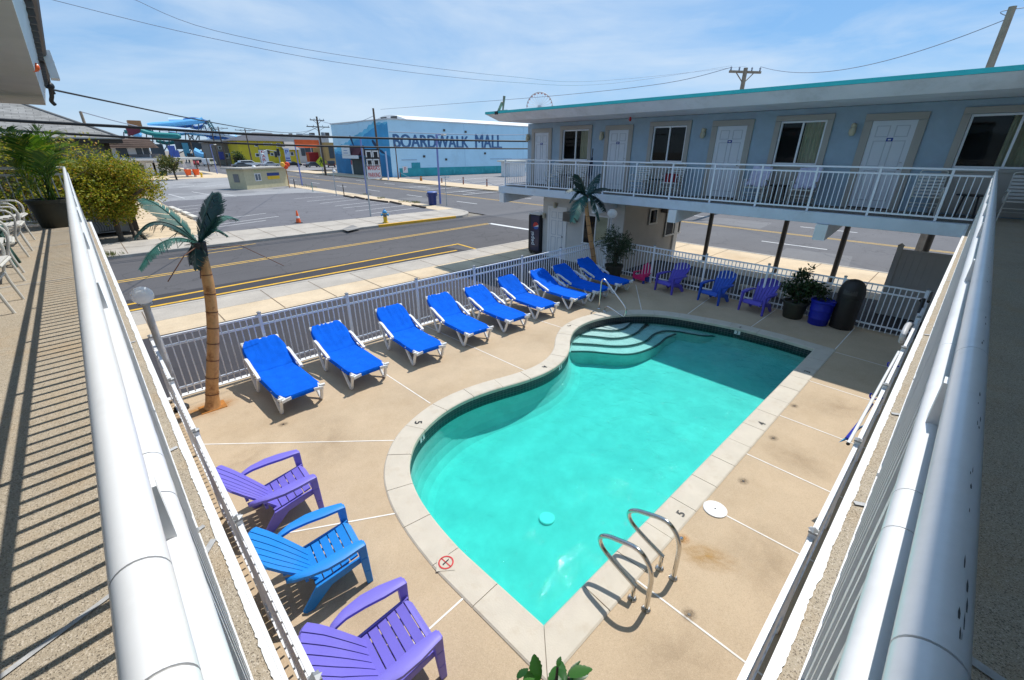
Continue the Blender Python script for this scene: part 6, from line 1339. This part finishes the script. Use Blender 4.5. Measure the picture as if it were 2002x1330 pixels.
for u,v,vt,ut,l,m,r in ((759.5,352,296,752,'slim pale blue lamp post in front of the wave mural corner',mat('pale_blue_post',(.45,.52,.72),.5),.12),): pole(l,u,v,vt,r,m,'street_light','street light',ut=ut)
p=Vector((at_d(748,295,74).x,at_d(748,295,74).y,0))
def cable(label,pts,r,m,sub=10):
    b=MB(); b.tube(catmull(pts,sub),r,6); return tag(b.build('cable',m),label,'cable')
yc=24.7
cable('upper thick black cable crossing above the street',[at_y(u,v,yc) for u,v in ((-150,222),(0,234.5),(250,248.5),(500,263),(760,271),(1030,276.5),(1300,277))],.055,blackw)
cable('lower thick black cable crossing above the street',[at_y(u,v,yc+.3) for u,v in ((-150,243),(0,254),(250,268.5),(500,282),(760,288.5),(1030,291),(1300,290))],.045,blackw)
cable('thin cable crossing in front of the blue mall lettering',[at_y(u,v,yc-.5) for u,v in ((760,258),(900,263),(1030,263.5),(1300,258))],.02,thinw)
lcn=at_d(100,175,12.9)
def dist_to(p): return math.hypot(p.x,p.y)
def sagline(label,A,B,sag,r,m):
    return cable(label,[A.lerp(B,i/12)-Vector((0,0,sag*4*(i/12)*(1-i/12))) for i in range(13)],r,m,3)
sagline('service cable from the left roof corner to the tall utility pole',lcn,P1-Vector((0,0,1.6)),.9,.018,blackw)
arm=[P3+Vector((x*math.cos(R(-35)),x*math.sin(R(-35)),.1)) for x in (-1.1,0,1.1)]
cable('topmost thin overhead cable from the wooden pole to the upper left',[arm[1]]+[at_y(u,v,P3.y+.4) for u,v in ((1180,158),(1000,150),(700,113),(420,60),(260,-2))],.006,thinw,6)
cable('second thin overhead cable from the wooden pole to the upper left',[arm[0]]+[at_y(u,v,P3.y-.2) for u,v in ((1200,163),(1000,161),(700,128),(400,72),(95,-2))],.006,thinw,6)
cable('third thin overhead cable sagging left of the wooden pole',[arm[0]-Vector((0,0,.1))]+[at_d(u,v,d) for u,v,d in ((1300,163,40),(1100,186,48),(900,202,58),(744,214,80))],.02,thinw,6)
sagline('thin cable from the wooden pole to the transformer pole',arm[2],P4-Vector((0,0,.35)),.9,.016,thinw)
cable('short thin cable leaving the transformer pole to the right',[P4-Vector((0,0,.3))]+[at_d(u,v,26) for u,v in ((1960,22),(2060,8))],.015,thinw,6)
sagline('faint cable from the pale pole toward the utility poles',P8,P7,1.5,.05,thinw)
sagline('cable between the tall utility pole and the mural pole',P1-Vector((0,0,.5)),P2-Vector((0,0,1)),1.0,.035,thinw)
sagline('cable between the armed pole and the tall utility pole',P5-Vector((0,0,.4)),P1-Vector((0,0,1.7)),2.0,.04,thinw)
# ------------------------------------------------------------------ far buildings
def P0(u,v): return gp(u,v,ZP)
def zpix(u,v,p): return zat(u,v,p)
winm=mat('far_window_dark',(.05,.06,.07),.2); wtrim=signw
def facade_y(t,Y,rects,m,name,th=.06,loc=None):
    for (u0,v0,u1,v1) in rects:
        a,c=at_y(u0,v1,Y),at_y(u1,v0,Y); b=MB(); b.bx(a.x,c.x,Y-th,Y-.004,a.z,c.z); f=b.build(name,m,t,True)
        if name=='window': b=MB(); w=c.x-a.x; h=c.z-a.z; b.bx(a.x+w*.15,c.x-w*.15,Y-th-.02,Y-th-.004,a.z+h*.12,c.z-h*.12); b.build('pane',winm,f)
# white two storey motel
Y=104.0; a=at_y(205,347,Y); c=at_y(309,346,Y)
t=thing('white_motel','white two storey motel with a dark brown roof behind the car park','building',((a.x+c.x)/2,Y,ZP))
zw=lambda v:at_y(260,v,Y).z
b=MB(); b.bx(a.x,c.x,Y,Y+9,ZP,zw(289)); b.build('wall',mat('motel_white',(.62,.62,.62),.8,var=.06,scale=.6),t,True)
b=MB(); b.extr([(a.x-1,Y-1.6,zw(290)),(c.x+1.2,Y-1.6,zw(289)),(c.x+.4,Y+.6,zw(271)),(a.x-.5,Y+.6,zw(271))],(0,8,0)); 
for k in range(4): zz=zw(288)+(zw(273)-zw(288))*k/4; b.bx(a.x-.8,c.x+.8,Y-1.75,Y-1.61,zz,zz+.12)
b.build('roof',mat('brown_mansard',(.09,.055,.04),.8,var=.3,scale=.5),t,True)
b=MB(); b.bx(a.x-.5,c.x+2.5,Y-1.8,Y-.003,zw(314),zw(310)); b.build('walkway',wtrim,t,True)
facade_y(t,Y,[(232,289,247,308),(268,290,276,302),(282,290,290,302),(254,320,262,330),(270,322,280,340)],winm,'window')
facade_y(t,Y,[(297,301,314,309),(250,302,292,308)],mat('balcony_furniture',(.16,.15,.15),.8,var=.3),'railing')
facade_y(t,Y,[(291,318,301,342),(304,318,311,342)],wtrim,'column',.3)
b=MB(); x0,x1=at_y(312,345,Y).x,at_y(325,345,Y).x; b.bx(x0,x1,Y-2,Y-1.2,ZP,ZP+.9); b.build('hedge',shrub,t,True)
t=thing('entrance_canopy','flat white canopy on two white columns beside the white motel','canopy',(at_y(370,345,Y-8).x,Y-8,ZP)); z0=at_y(370,312,Y-8).z; z1=at_y(370,308,Y-8).z
b=MB(); b.bx(at_y(345,310,Y-8).x,at_y(392,310,Y-8).x,Y-9,Y-5,z0,z1); b.build('roof',mat('canopy_white',(.70,.70,.66),.6),t,True)
for u0,u1 in ((366,360.5),(382,376)):
    p=gp(u0,345,ZP); b=MB(); b.bar((at_y(u0,344,Y-8).x,Y-8,ZP),(at_y(u0,344,Y-8).x,Y-8,z0),.34,.34); b.build('column',wtrim,t,True)
    b=MB(); b.lathe([(.35,0),(.55,.9),(.58,.95),(.001,.9)],14,(at_y(u0+3.5,344,Y-8.6).x,Y-8.6,ZP+.3)); b.build('flower_tub',orange,t,True)
slab('far_motel_pavement',[(at_y(225,352,97).x,90),(X0-.5,90),(X0-.5,104),(at_y(225,352,97).x-6,104)],-.33,ZP+.002,walk_m,0)
p=gp(395,347,ZP); t=thing('fire_hydrant','far yellow fire hydrant on the tan pavement by the canopy','fire hydrant',(p.x,p.y,ZP)); b=MB(); b.lathe([(.2,0),(.2,.06),(.14,.08),(.13,.55),(.16,.58),(.12,.75),(.001,.84)],12); b.build('barrel',hy_,t); b=MB(); b.tube([(-.28,0,.5),(.28,0,.5)],.08,8); b.build('nozzle',hy_,t)
# small street trees and the green bush
sm=leafmat('street_tree_leaf',[(0,(.05,.075,.015)),(.6,(.11,.13,.02)),(1,(.26,.20,.04))])
for u,v,cu,cv,rd,l,s in ((250,355,243,328,16,'thin street tree with yellow green leaves, left of the white motel windows',51),(346,352,330,318,17,'thin street tree with yellow green leaves beside the entrance canopy',52)):
    p=gp(u,v,ZP); c=at_d(cu,cv,dist_to(p)); k=dist_to(p)/840*rd; tree(l,(p.x,p.y,ZP),4,(c.x-p.x,c.y-p.y,c.z-ZP),(k*1.05,k,k*.75),1100,k*.2,s,sm,.13,16)
p=gp(470,326,ZP); c=at_d(470,311,dist_to(p)); k=dist_to(p)/840*11; tree('round dark green bush at the corner of the cross road',(p.x,p.y,ZP),2,(0,0,c.z-ZP),(k,k,k*1.05),1300,k*.22,61,leafmat('bush_green',[(0,(.02,.05,.01)),(1,(.07,.12,.02))]),.15,16)
# grey stone house
def block(name,label,cat,u0,u1,vb,vt,depth,m,D=None,um=None):
    um=um or (u0+u1)/2; p=gp(um,vb,ZP); Y=p.y if D is None else D; a,c=at_y(u0,vb,Y),at_y(u1,vb,Y); t=thing(name,label,cat,((a.x+c.x)/2,Y,ZP)); z1=at_y(um,vt,Y).z; b=MB(); b.bx(a.x,c.x,Y,Y+depth,ZP,z1); b.build('wall',m,t,True); return t,Y,a.x,c.x,z1
t,Y,xa,xb,z1=block('stone_house','grey stone house with white framed windows left of the yellow building','building',417,479,322,280,10,stonegr,D=172)
facade_y(t,Y,[(427,286,432,292),(447,285,451,292),(456,285,460,291),(468,284,472,290),(440,300,446,310)],wtrim,'window')
b=MB(); b.bx(xa-.5,xb+.5,Y-.6,Y+10.4,z1+.003,z1+.9); b.build('roof',mat('stone_house_roof',(.5,.48,.45),.8),t,True)
facade_y(t,Y,[(449,300,468,305)],mat('blue_sign',(.02,.25,.55),.5),'sign',.2); facade_y(t,Y,[(430,297,436,312)],mat('navy_banner',(.06,.08,.35),.6),'banner',.25); facade_y(t,Y,[(466,289,488,294)],navy,'awning',1.2)
# yellow building with hip roof
ylw=mat('yellow_render',(.62,.50,.03),.8,var=.06,scale=.5)
t,Y,xa,xb,z1=block('yellow_building','bright yellow building with a dark grey hip roof beyond the hut','building',474,561,322,276,14,ylw,D=160)
zr=at_y(515,259.5,Y+6).z; b=MB(); xr0,xr1=at_y(494,260,Y+6).x,at_y(530,260,Y+6).x; A=[(xa-1.4,Y-1,z1+.003),(xb+1,Y-1,z1+.003),(xb+1,Y+15,z1+.003),(xa-1.4,Y+15,z1+.003)]
b.add(A+[(xr0,Y+6,zr),(xr1,Y+6,zr)],[(0,1,5,4),(1,2,5),(2,3,4,5),(3,0,4),(3,2,1,0)]); b.build('roof',mat('slate_roof',(.085,.085,.10),.8,var=.15,scale=.4),t,True)
facade_y(t,Y,[(498,281,504,287),(515,280,532,285),(541,280,548,287),(500,300,507,307),(529,299,535,305),(539,296,547,306)],wtrim,'window')
facade_y(t,Y,[(508,293,526,301)],mat('dark_sign',(.07,.05,.035),.6),'sign',.25); b=MB(); c=at_y(510.5,299.5,Y); e=at_y(523.5,295,Y); add_text(b,'SALOON' if 0 else 'BAR',(c.x,Y-.26,c.z),(1,0,0),(0,0,1),width=e.x-c.x,height=(e.z-c.z)*.8,off=.02); b.build('sign_letters',mat('sign_cream',(.5,.45,.35),.6),t,True)
b=MB(); c=at_y(505,318,Y-4); 
t2,Y2,a2,b2,z2=block('yellow_annex','low yellow annex with a grey roof right of the yellow building','building',561,588,322,293,9,ylw,D=158)
b=MB(); b.extr([(a2-.3,Y2-.8,z2+.003),(b2+.3,Y2-.8,z2+.003),(b2+.3,Y2+4,z2+2.4),(a2-.3,Y2+4,z2+2.4)],(0,.4,0)); b.build('roof',mat('grey_annex_roof',(.26,.25,.24),.8),t2,True); facade_y(t2,Y2,[(568,297,574,305)],wtrim,'window')
# vertical PARK sign and the white hanging sign, traffic lights
t,h,p=pole('thin pole with a vertical white and red parking sign before the yellow building',512,322,276,.09,steel_d,dist_to(Vector((1,1,0))) and 'signpost','post',dist=152,ut=508)
zc=at_d(514,309,152).z-ZP; o,M_=board(t,2.2,4.2,zc,signw,faceang(p),(.9,-.2),th=.2)
for i,chx in enumerate('PARK'): btext(o,M_,chx,.9,.8,1.5-i*1.0,signred,.2)
t,h,p=pole('steel pole with traffic lights and a white blue sign behind the parking hut',553,345,290,.12,galv,'traffic_light','traffic light',dist=100,ut=549)
zc=at_d(562,304,100).z-ZP; dx=at_d(562,304,100)-Vector((p.x,p.y,0)); o,M_=board(t,.9,2.5,zc,mat('pale_blue_sign',(.55,.62,.78),.5),faceang(p),(dx.x,dx.y),th=.15)
btext(o,M_,'P',.5,.7,.6,mat('sign_blue',(.06,.10,.42),.5),.15); b=MB(); b.bx(-.35,.35,-.09,-.078,-.6,-.4,0,M_); b.bx(-.45,.45,-.09,-.078,-1.0,-.8,0,M_); b.build('sign_lines',bpy.data.materials['sign_blue'],o)
b=MB(); b.bx(-.2,.2,-.2,.2,h-1.3,h-.1); b.bx(-.7,-.35,-.2,.2,h-1.6,h-.5); hd=b.build('signal_head',mat('signal_black',(.03,.03,.03),.5),t)
b=MB(); b.tube([(0,0,h-.6),(-2.2,-1.0,h-.3),(-3.2,-1.5,h-.7)],.06,6); b.lathe([(.02,.3),(.35,.1),(.38,0),(.001,-.02)],10,(-3.3,-1.55,h-1.1)); b.build('lamp_arm',galv,t)
p=gp(632,341,ZP); t=thing('crossing_sign','yellow diamond pedestrian crossing sign by the tall utility pole','road sign',(p.x,p.y,ZP)); zc=zat(629,317,p)-ZP; b=MB(); b.tube([(0,0,0),(0,0,zc+1)],.06,6); b.build('post',galv,t)
M_=Matrix.Translation((0,0,zc))@Matrix.Rotation(faceang(p)+PI/2,4,'Z')@Matrix.Rotation(R(45),4,'Y'); b=MB(); b.bx(-.72,.72,-.06,-.02,-.72,.72,0,M_); o=b.build('sign_board',mat('sign_lime',(.62,.66,.02),.5),t)
M2=Matrix.Translation((0,0,zc))@Matrix.Rotation(faceang(p)+PI/2,4,'Z'); b=MB()
b.add([M2@Vector((.14*math.cos(i*PI/5),-.07,.52+.14*math.sin(i*PI/5))) for i in range(10)],[tuple(range(10))]); b.bx(-.12,.12,-.075,-.065,-.05,.35,0,M2)
for q0,q1 in (((-.05,-.03),(-.32,-.55)),((.05,-.03),(.30,-.55)),((-.1,.3),(-.36,.02)),((.1,.3),(.34,.05))): b.bar(M2@Vector((q0[0],-.07,q0[1])),M2@Vector((q1[0],-.07,q1[1])),.10,.01,up=tuple(M2.to_3x3()@Vector((0,1,0))))
b.build('walker_symbol',black,o)
# white shop with an orange awning and the red trailer
t,Y,xa,xb,z1=block('shop_row','long pale shop row behind the orange banner and red trailer','building',560,650,322,266,12,mat('pale_shop',(.50,.48,.47),.8,var=.1,scale=.3),D=176)
b=MB()
for u,v0,v1,w in ((612,260,266,6),(640,259.5,265.5,7),(570,261,266,3),(552,262,267,2.5)):
    a=at_y(u-w/2,v1,Y+3); c=at_y(u+w/2,v0,Y+3); 
    b=MB(); b.bx(a.x,c.x,Y+3,Y+5,z1+.02,c.z); b.build('roof_unit',steel_d,t,True)
facade_y(t,Y,[(598,287,606,303),(610,289,618,300),(590,290,595,305)],winm,'shutter')
Yb=150; a,c=at_y(577,286,Yb),at_y(624,274,Yb); t=thing('orange_banner','wide orange banner hanging on two posts before the pale shops','banner',((a.x+c.x)/2,Yb,ZP))
b=MB(); b.grid(lambda u,v:(a.x+(c.x-a.x)*u,Yb+.4*math.sin(v*2),at_y(577,287,Yb).z+(at_y(577,273,Yb).z-at_y(577,287,Yb).z)*v-.25*math.sin(u*PI)*(1-v)+.12*noise.noise(Vector((u*6,v*2,1)))),24,4,0,.05); b.build('cloth',mat('orange_banner_cloth',(.80,.13,.03),.8,var=.12,scale=.6),t,True)
for x in (a.x,c.x): b=MB(); b.tube([(x,Yb+.3,ZP),(x,Yb+.3,at_y(577,273,Yb).z)],.10,6); b.build('post',galv,t,True)
Yt=156; a,c=at_y(606,313,Yt),at_y(637,297,Yt); z0=at_y(606,313,Yt).z; t=thing('red_trailer','dark red food trailer parked before the pale shops','trailer',((a.x+c.x)/2,Yt,ZP))
b=MB(); b.bx(a.x,c.x,Yt,Yt+2.6,ZP+.7,at_y(606,298,Yt).z); b.build('body',mat('dark_red_body',(.33,.015,.02),.5,var=.08),t,True,bevel=.08)
for x in (a.x+1.2,c.x-1.2): b=MB(); b.lathe([(.001,-.15),(.45,-.15),(.48,0),(.45,.15),(.001,.15)],14); o=b.build('wheel',blackpl,t); o.rotation_euler=(PI/2,0,0); o.location=(x-t.location.x,.2,.45)
t,Y,xa,xb,z1=block('tan_building','narrow tan building at the left edge of the blue mall','building',640,662,322,279,10,mat('tan_render',(.42,.27,.10),.8,var=.1,scale=.5),D=150); facade_y(t,Y,[(645,285,651,310)],winm,'doorway')
# ------------------------------------------------------------------ cars
def car(label,u,v,L,kind,col,heading,dist=None):
    p=at_d(u,v,dist) if dist else gp(u,v,ZP); t=thing('parked_car',label,'car',(p.x,p.y,ZP),heading,'cars in the far car park'); W=.9 if kind!='van' else 1.0
    k=L/4.6
    if kind=='sedan': pr=[(-2.3,.35),(-2.3,.72),(-2.15,.92),(-1.55,.97),(-.95,1.40),(.25,1.43),(.95,.98),(2.0,.86),(2.28,.68),(2.3,.35)]; gl=[(-1.35,1.0),(-.88,1.34),(.22,1.36),(.78,1.0)]
    elif kind=='suv': pr=[(-2.3,.42),(-2.32,1.05),(-2.15,1.72),(.15,1.76),(.85,1.15),(2.05,1.05),(2.3,.82),(2.3,.42)]; gl=[(-2.05,1.15),(-1.95,1.62),(.12,1.65),(.65,1.15)]
    else: pr=[(-2.3,.42),(-2.32,1.95),(-2.15,2.05),(1.0,2.05),(1.75,1.25),(2.25,1.0),(2.3,.42)]; gl=[(-2.0,1.25),(-2.0,1.82),(.9,1.85),(1.45,1.25)]
    pr=[(x*k,z) for x,z in pr]; gl=[(x*k,z) for x,z in gl]
    body=mat('car_paint_%s'%label[:14].replace(' ','_'),col,.3,.2,var=.03,coat=.6)
    b=MB(); b.extr([(x,W,z) for x,z in pr],(0,-2*W,0)); bo=b.build('body',body,t,bevel=.09)
    for s in (-1,1): b=MB(); b.extr([(x,s*(W+.004),z) for x,z in gl],(0,s*.012,0)); b.build('side_window',winm,t)
    b=MB(); (x0,z0),(x1,z1)=gl[2],gl[3]; b.add([(x0+.16*k,-W*.85,z0-.02),(x1+.24*k,-W*.9,z1-.01),(x1+.24*k,W*.9,z1-.01),(x0+.16*k,W*.85,z0-.02)],[(0,1,2,3)]); b.build('windscreen',winm,t)
    for x in (-1.4*k,1.42*k):
        for s in (-1,1):
            b=MB(); b.lathe([(.12,-.11),(.31,-.11),(.33,-.05),(.33,.05),(.31,.11),(.12,.11)],16); o=b.build('wheel',blackpl,t); o.rotation_euler=(PI/2,0,0); o.location=(x,s*(W-.07),.33)
            b=MB(); b.lathe([(.19,-.118),(.19,.118)],12); r=b.build('rim',galv,o)
    for s in (-1,1): b=MB(); b.bx(pr[-2][0]-.05,pr[-2][0]+.02,s*W*.72-.15,s*W*.72+.15,.62,.78); b.build('headlight',signw,t); b=MB(); b.bx(pr[1][0]-.02,pr[1][0]+.06,s*W*.75-.12,s*W*.75+.12,.7,.86); b.build('tail_light',red,t)
    return t
car('white pickup style car parked before the yellow building',490,322.5,5.8,'suv',(.75,.75,.75),R(2),148)
car('silver saloon car parked before the yellow building',529,322.5,4.8,'sedan',(.42,.43,.45),R(4),146)
car('black saloon car parked before the yellow annex',573,322.5,4.6,'sedan',(.02,.02,.022),R(-3),146)
car('dark grey saloon car parked below the orange banner',612,324.5,4.7,'sedan',(.07,.075,.08),R(5),140)
car('black off road car parked beside the wave mural',648,323.5,4.8,'suv',(.025,.026,.03),R(70),138)
car('dark car parked in front of the green bush',473,325,4.6,'sedan',(.10,.11,.12),R(0),140)
car('white van parked at the foot of the water slides',410,321,5.2,'van',(.78,.78,.78),R(60),165)
car('small red and black car far down the side street',383,323,4.0,'sedan',(.30,.02,.02),R(80),165)
# ------------------------------------------------------------------ water slides and the big wheel
D0=215
def sl(u,v,d=0): return at_d(u,v,D0+d)
sb=mat('slide_blue',(.18,.52,.85),.35,var=.08,scale=.2); sd_=mat('slide_deep_blue',(.02,.11,.36),.4,var=.1,scale=.2); sg=mat('slide_teal',(.03,.28,.26),.45,var=.1,scale=.2); sw=mat('slide_white_blue',(.60,.75,.90),.35,var=.05,scale=.2)
t=thing('water_slide','tangle of blue and teal water slide tubes on a steel frame far left','water slide',tuple(gp(0,0,0)*0+Vector((sl(340,322).x,sl(340,322).y,ZP))))
def st(pts,r,m,name='slide_tube',d=0): b=MB(); b.tube(catmull([sl(*p) if len(p)==3 else sl(p[0],p[1],d) for p in pts],6),r,10); return b.build(name,m,t,True)
st([(290,247),(300,245),(330,243),(360,240),(390,237),(398,234)],.95,sb); st([(330,236),(345,236),(360,236)],.9,sw,d=2); st([(360,237),(375,234),(392,236),(405,240)],.8,sd_,d=1); st([(290,250),(330,252),(365,255),(400,260),(430,263),(460,268)],.7,sw,d=-3); st([(365,258),(400,262),(450,266),(462,270)],.9,sb,d=-1)
st([(275,255),(290,260),(310,263),(345,265),(348,268),(320,270),(300,268)],.7,sg,d=-4); st([(243,258),(260,258),(285,256),(300,260)],.6,sg); st([(370,282),(390,282),(405,278),(412,272)],.9,sw,d=-5); st([(268,262),(273,268),(278,268)],1.3,sb,d=-6); st([(378,296),(390,302),(398,304)],1.5,sb,d=-8); st([(300,244),(318,250),(345,250),(372,246),(385,250),(398,246)],.6,sd_,d=4); st([(330,258),(355,262),(380,258),(402,262),(425,258)],.55,sb,d=3); st([(305,275),(325,280),(350,278),(372,282),(395,286)],.6,sg,d=2); st([(400,262),(415,270),(438,270),(455,276)],.6,sd_,d=-2)
def beam(p,q,w,m,name='frame'): return (p,q,w,m)
b=MB()
for (u0,v0,u1,v1) in ((403,238,418,262),(409,236,424,260),(400,240,370,300),(388,240,392,330),(376,240,380,330),(362,245,365,330),(345,250,346,330),(330,250,332,330),(312,255,315,330),(298,252,300,330),(286,250,288,330),(242,258,243,330),(252,258,253,330),(270,255,271,330),(400,245,430,330),(372,250,408,262),(380,255,360,300),(390,280,350,300),(320,275,350,330),(415,262,425,330),(430,265,432,330),(445,268,446,330),(458,270,458,330),(365,262,400,290),(330,280,300,330),(243,270,270,258),(250,262,275,270)): b.bar(sl(u0,v0),sl(u1,v1),.34,.34)
b.build('steel_frame',mat('slide_steel',(.13,.16,.18),.6,var=.2,scale=.1),t,True)
b=MB()
for k in range(9): f=k/8; b.bar(sl(405+14*f,237+25*f,-2),sl(411+14*f,235+25*f,-2),.5,.25)
b.bar(sl(404,236,-2),sl(420,262,-2),1.2,.3); b.build('stair',mat('slide_stair_teal',(.04,.22,.24),.6),t,True)
b=MB(); p=sl(264,246); b.bx(p.x-1.8,p.x+1.8,p.y-1.8,p.y+1.8,p.z-.6,p.z+1.6); p=sl(262,256); b.bx(p.x-2,p.x+1.6,p.y-1.8,p.y+1.8,p.z-1.5,p.z+1.4,1); b.build('start_tower',[mat('tower_orange',(.45,.20,.08),.6),mat('tower_maroon',(.20,.03,.05),.6)],t,True)
b=MB(); p=sl(312,290,-6); 
for (u0,v0,u1,v1,mi) in ((335,285,341,312,0),(345,294,349,312,0),(362,280,367,306,1),(300,282,318,310,2),(370,300,412,318,2),(398,290,412,306,3),(345,276,400,292,2)):
    a,c=sl(u0,v1,-9),sl(u1,v0,-9); b.bx(a.x,c.x,a.y,a.y+.5,a.z,c.z,mi)
b.build('base_sign',[mat('slide_sign_blue',(.10,.16,.50),.6),mat('slide_sign_teal',(.08,.30,.40),.6),mat('slide_dark_base',(.06,.075,.085),.8,var=.5,scale=.15),mat('slide_brown_base',(.16,.09,.05),.7)],t,True)
DW=620.0; c=at_d(1055,209,DW); rr=at_d(1055,180.5,DW).z-c.z
t=thing('ferris_wheel','white big wheel with red gondolas rising behind the far wing roof','ferris wheel',(c.x,c.y,ZP)); vx_=Vector((c.y,-c.x,0)).normalized(); away=Vector((c.x,c.y,0)).normalized(); cz=c.z-ZP
wm_=mat('wheel_white',(.62,.64,.68),.5)
def wp(a,r,o=0): return vx_*(math.cos(a)*r)+Vector((0,0,cz+math.sin(a)*r))+away*o
for o in (-1.2,1.2):
    b=MB(); b.tube([wp(2*PI*i/60,rr,o) for i in range(60)],.42,6,closed=True); b.build('rim',wm_,t)
b=MB()
for i in range(24): b.tube([wp(0,.01),wp(2*PI*i/24,rr)],.2,4)
b.build('spokes',wm_,t); b=MB(); b.lathe([(1.2,-1.6),(1.2,1.6)],16); o=b.build('hub',wm_,t); o.location=(0,0,cz); o.rotation_euler=(PI/2,0,math.atan2(away.y,away.x)-PI/2)
gr,gw=mat('gondola_red',(.62,.22,.18),.5),mat('gondola_cream',(.75,.68,.55),.5)
for i in range(24):
    g=wp(2*PI*(i+.5)/24,rr*1.0); b=MB(); b.lathe([(.4,-2.0),(1.05,-1.6),(1.1,-.9)],10,tuple(g)); b.lathe([(1.15,-.2),(.9,.2),(.1,.4)],10,tuple(g),1); b.tube([g+Vector((0,0,-.9)),g+Vector((0,0,-.2))],.15,4); b.build('gondola',[gr,gw],t)
for s in (-1,1): b=MB(); b.bar((0,0,cz),vx_*(s*rr*.55)+Vector((0,0,0)),.8,.8); b.build('leg',wm_,t)
# roof antenna post on the far wing corner
t=thing('roof_antenna','small grey post with a bracket on the far wing roof corner','antenna',(12.9,13.95,5.53)); p=at_d(986,188,19.0); b=MB(); b.tube([(0,0,0),(p.x-12.9,p.y-13.95,p.z-5.53)],[.03,.05],8); b.build('post',woodl,t); b=MB(); b.bar((0,.25,.02),(0,.02,.33),.12,.03); b.bx(-.03,.03,-.25,.3,0,.05); b.build('bracket',mat('beige_bracket',(.45,.38,.30),.7),t)
# ------------------------------------------------------------------ air, sky, sun, camera
w=bpy.data.worlds.new('World'); S.world=w; w.use_nodes=True; t=w.node_tree; L=t.links.new
bg=t.nodes['Background']; sky=t.nodes.new('ShaderNodeTexSky'); sky.sky_type='NISHITA'; sky.sun_disc=False; sky.sun_elevation=R(61); sky.sun_rotation=math.atan2(1,.10)
sky.air_density=1.0; sky.dust_density=.1; sky.ozone_density=4.0; sky.altitude=5
tc=t.nodes.new('ShaderNodeTexCoord')
def cloud(scale,rot,stretch,lo,hi,amt,det=7,dist=.4):
    mp=t.nodes.new('ShaderNodeMapping'); mp.inputs['Rotation'].default_value=rot; mp.inputs['Scale'].default_value=stretch; L(tc.outputs['Generated'],mp.inputs[0])
    n=N(t,'ShaderNodeTexNoise',Scale=scale,Detail=det,Roughness=.58,Distortion=dist); L(mp.outputs[0],n.inputs[0]); return ramp(t,n.outputs[0],[(lo,0.0),(hi,amt)]).outputs[0]
CLOUD=(6.4,7.4,8.5)
hs=N(t,'ShaderNodeHueSaturation',Saturation=1.15); L(sky.outputs[0],hs.inputs['Color'])
c0=mix(t,.62,hs.outputs[0],(2.30,4.65,8.1))
c=mix(t,cloud(1.5,(.2,.1,.5),(1.0,1.0,3.2),.42,.74,.70),c0,CLOUD)
c=mix(t,cloud(3.4,(.1,.35,1.1),(.7,1.2,5.0),.47,.78,.50),c,CLOUD)
L(c,bg.inputs[0]); bg.inputs[1].default_value=.115
sl_=bpy.data.lights.new('sun','SUN'); sl_.energy=4.5; sl_.angle=R(.53); sl_.color=(1.0,.965,.90); so=bpy.data.objects.new('sun',sl_); COL.objects.link(so)
d=Vector((-math.cos(R(61))*math.sin(math.atan2(1,.10)),-math.cos(R(61))*math.cos(math.atan2(1,.10)),-math.sin(R(61)))); so.rotation_euler=d.to_track_quat('-Z','Y').to_euler(); so.location=(20,5,40)
cd=bpy.data.cameras.new('camera'); co=bpy.data.objects.new('camera',cd); COL.objects.link(co); S.camera=co
cd.sensor_width=36; cd.lens=36*FPX/2002; cd.clip_start=.02; cd.clip_end=5000
Mx=Matrix((CR,CU,-CF)).transposed().to_4x4(); Mx.translation=CAM; co.matrix_world=Mx
S.view_settings.view_transform='Standard'; S.view_settings.look='None'; S.view_settings.gamma=1; S.view_settings.exposure=0.0
S.cycles.max_bounces=12; S.cycles.transparent_max_bounces=16; S.cycles.use_denoising=True
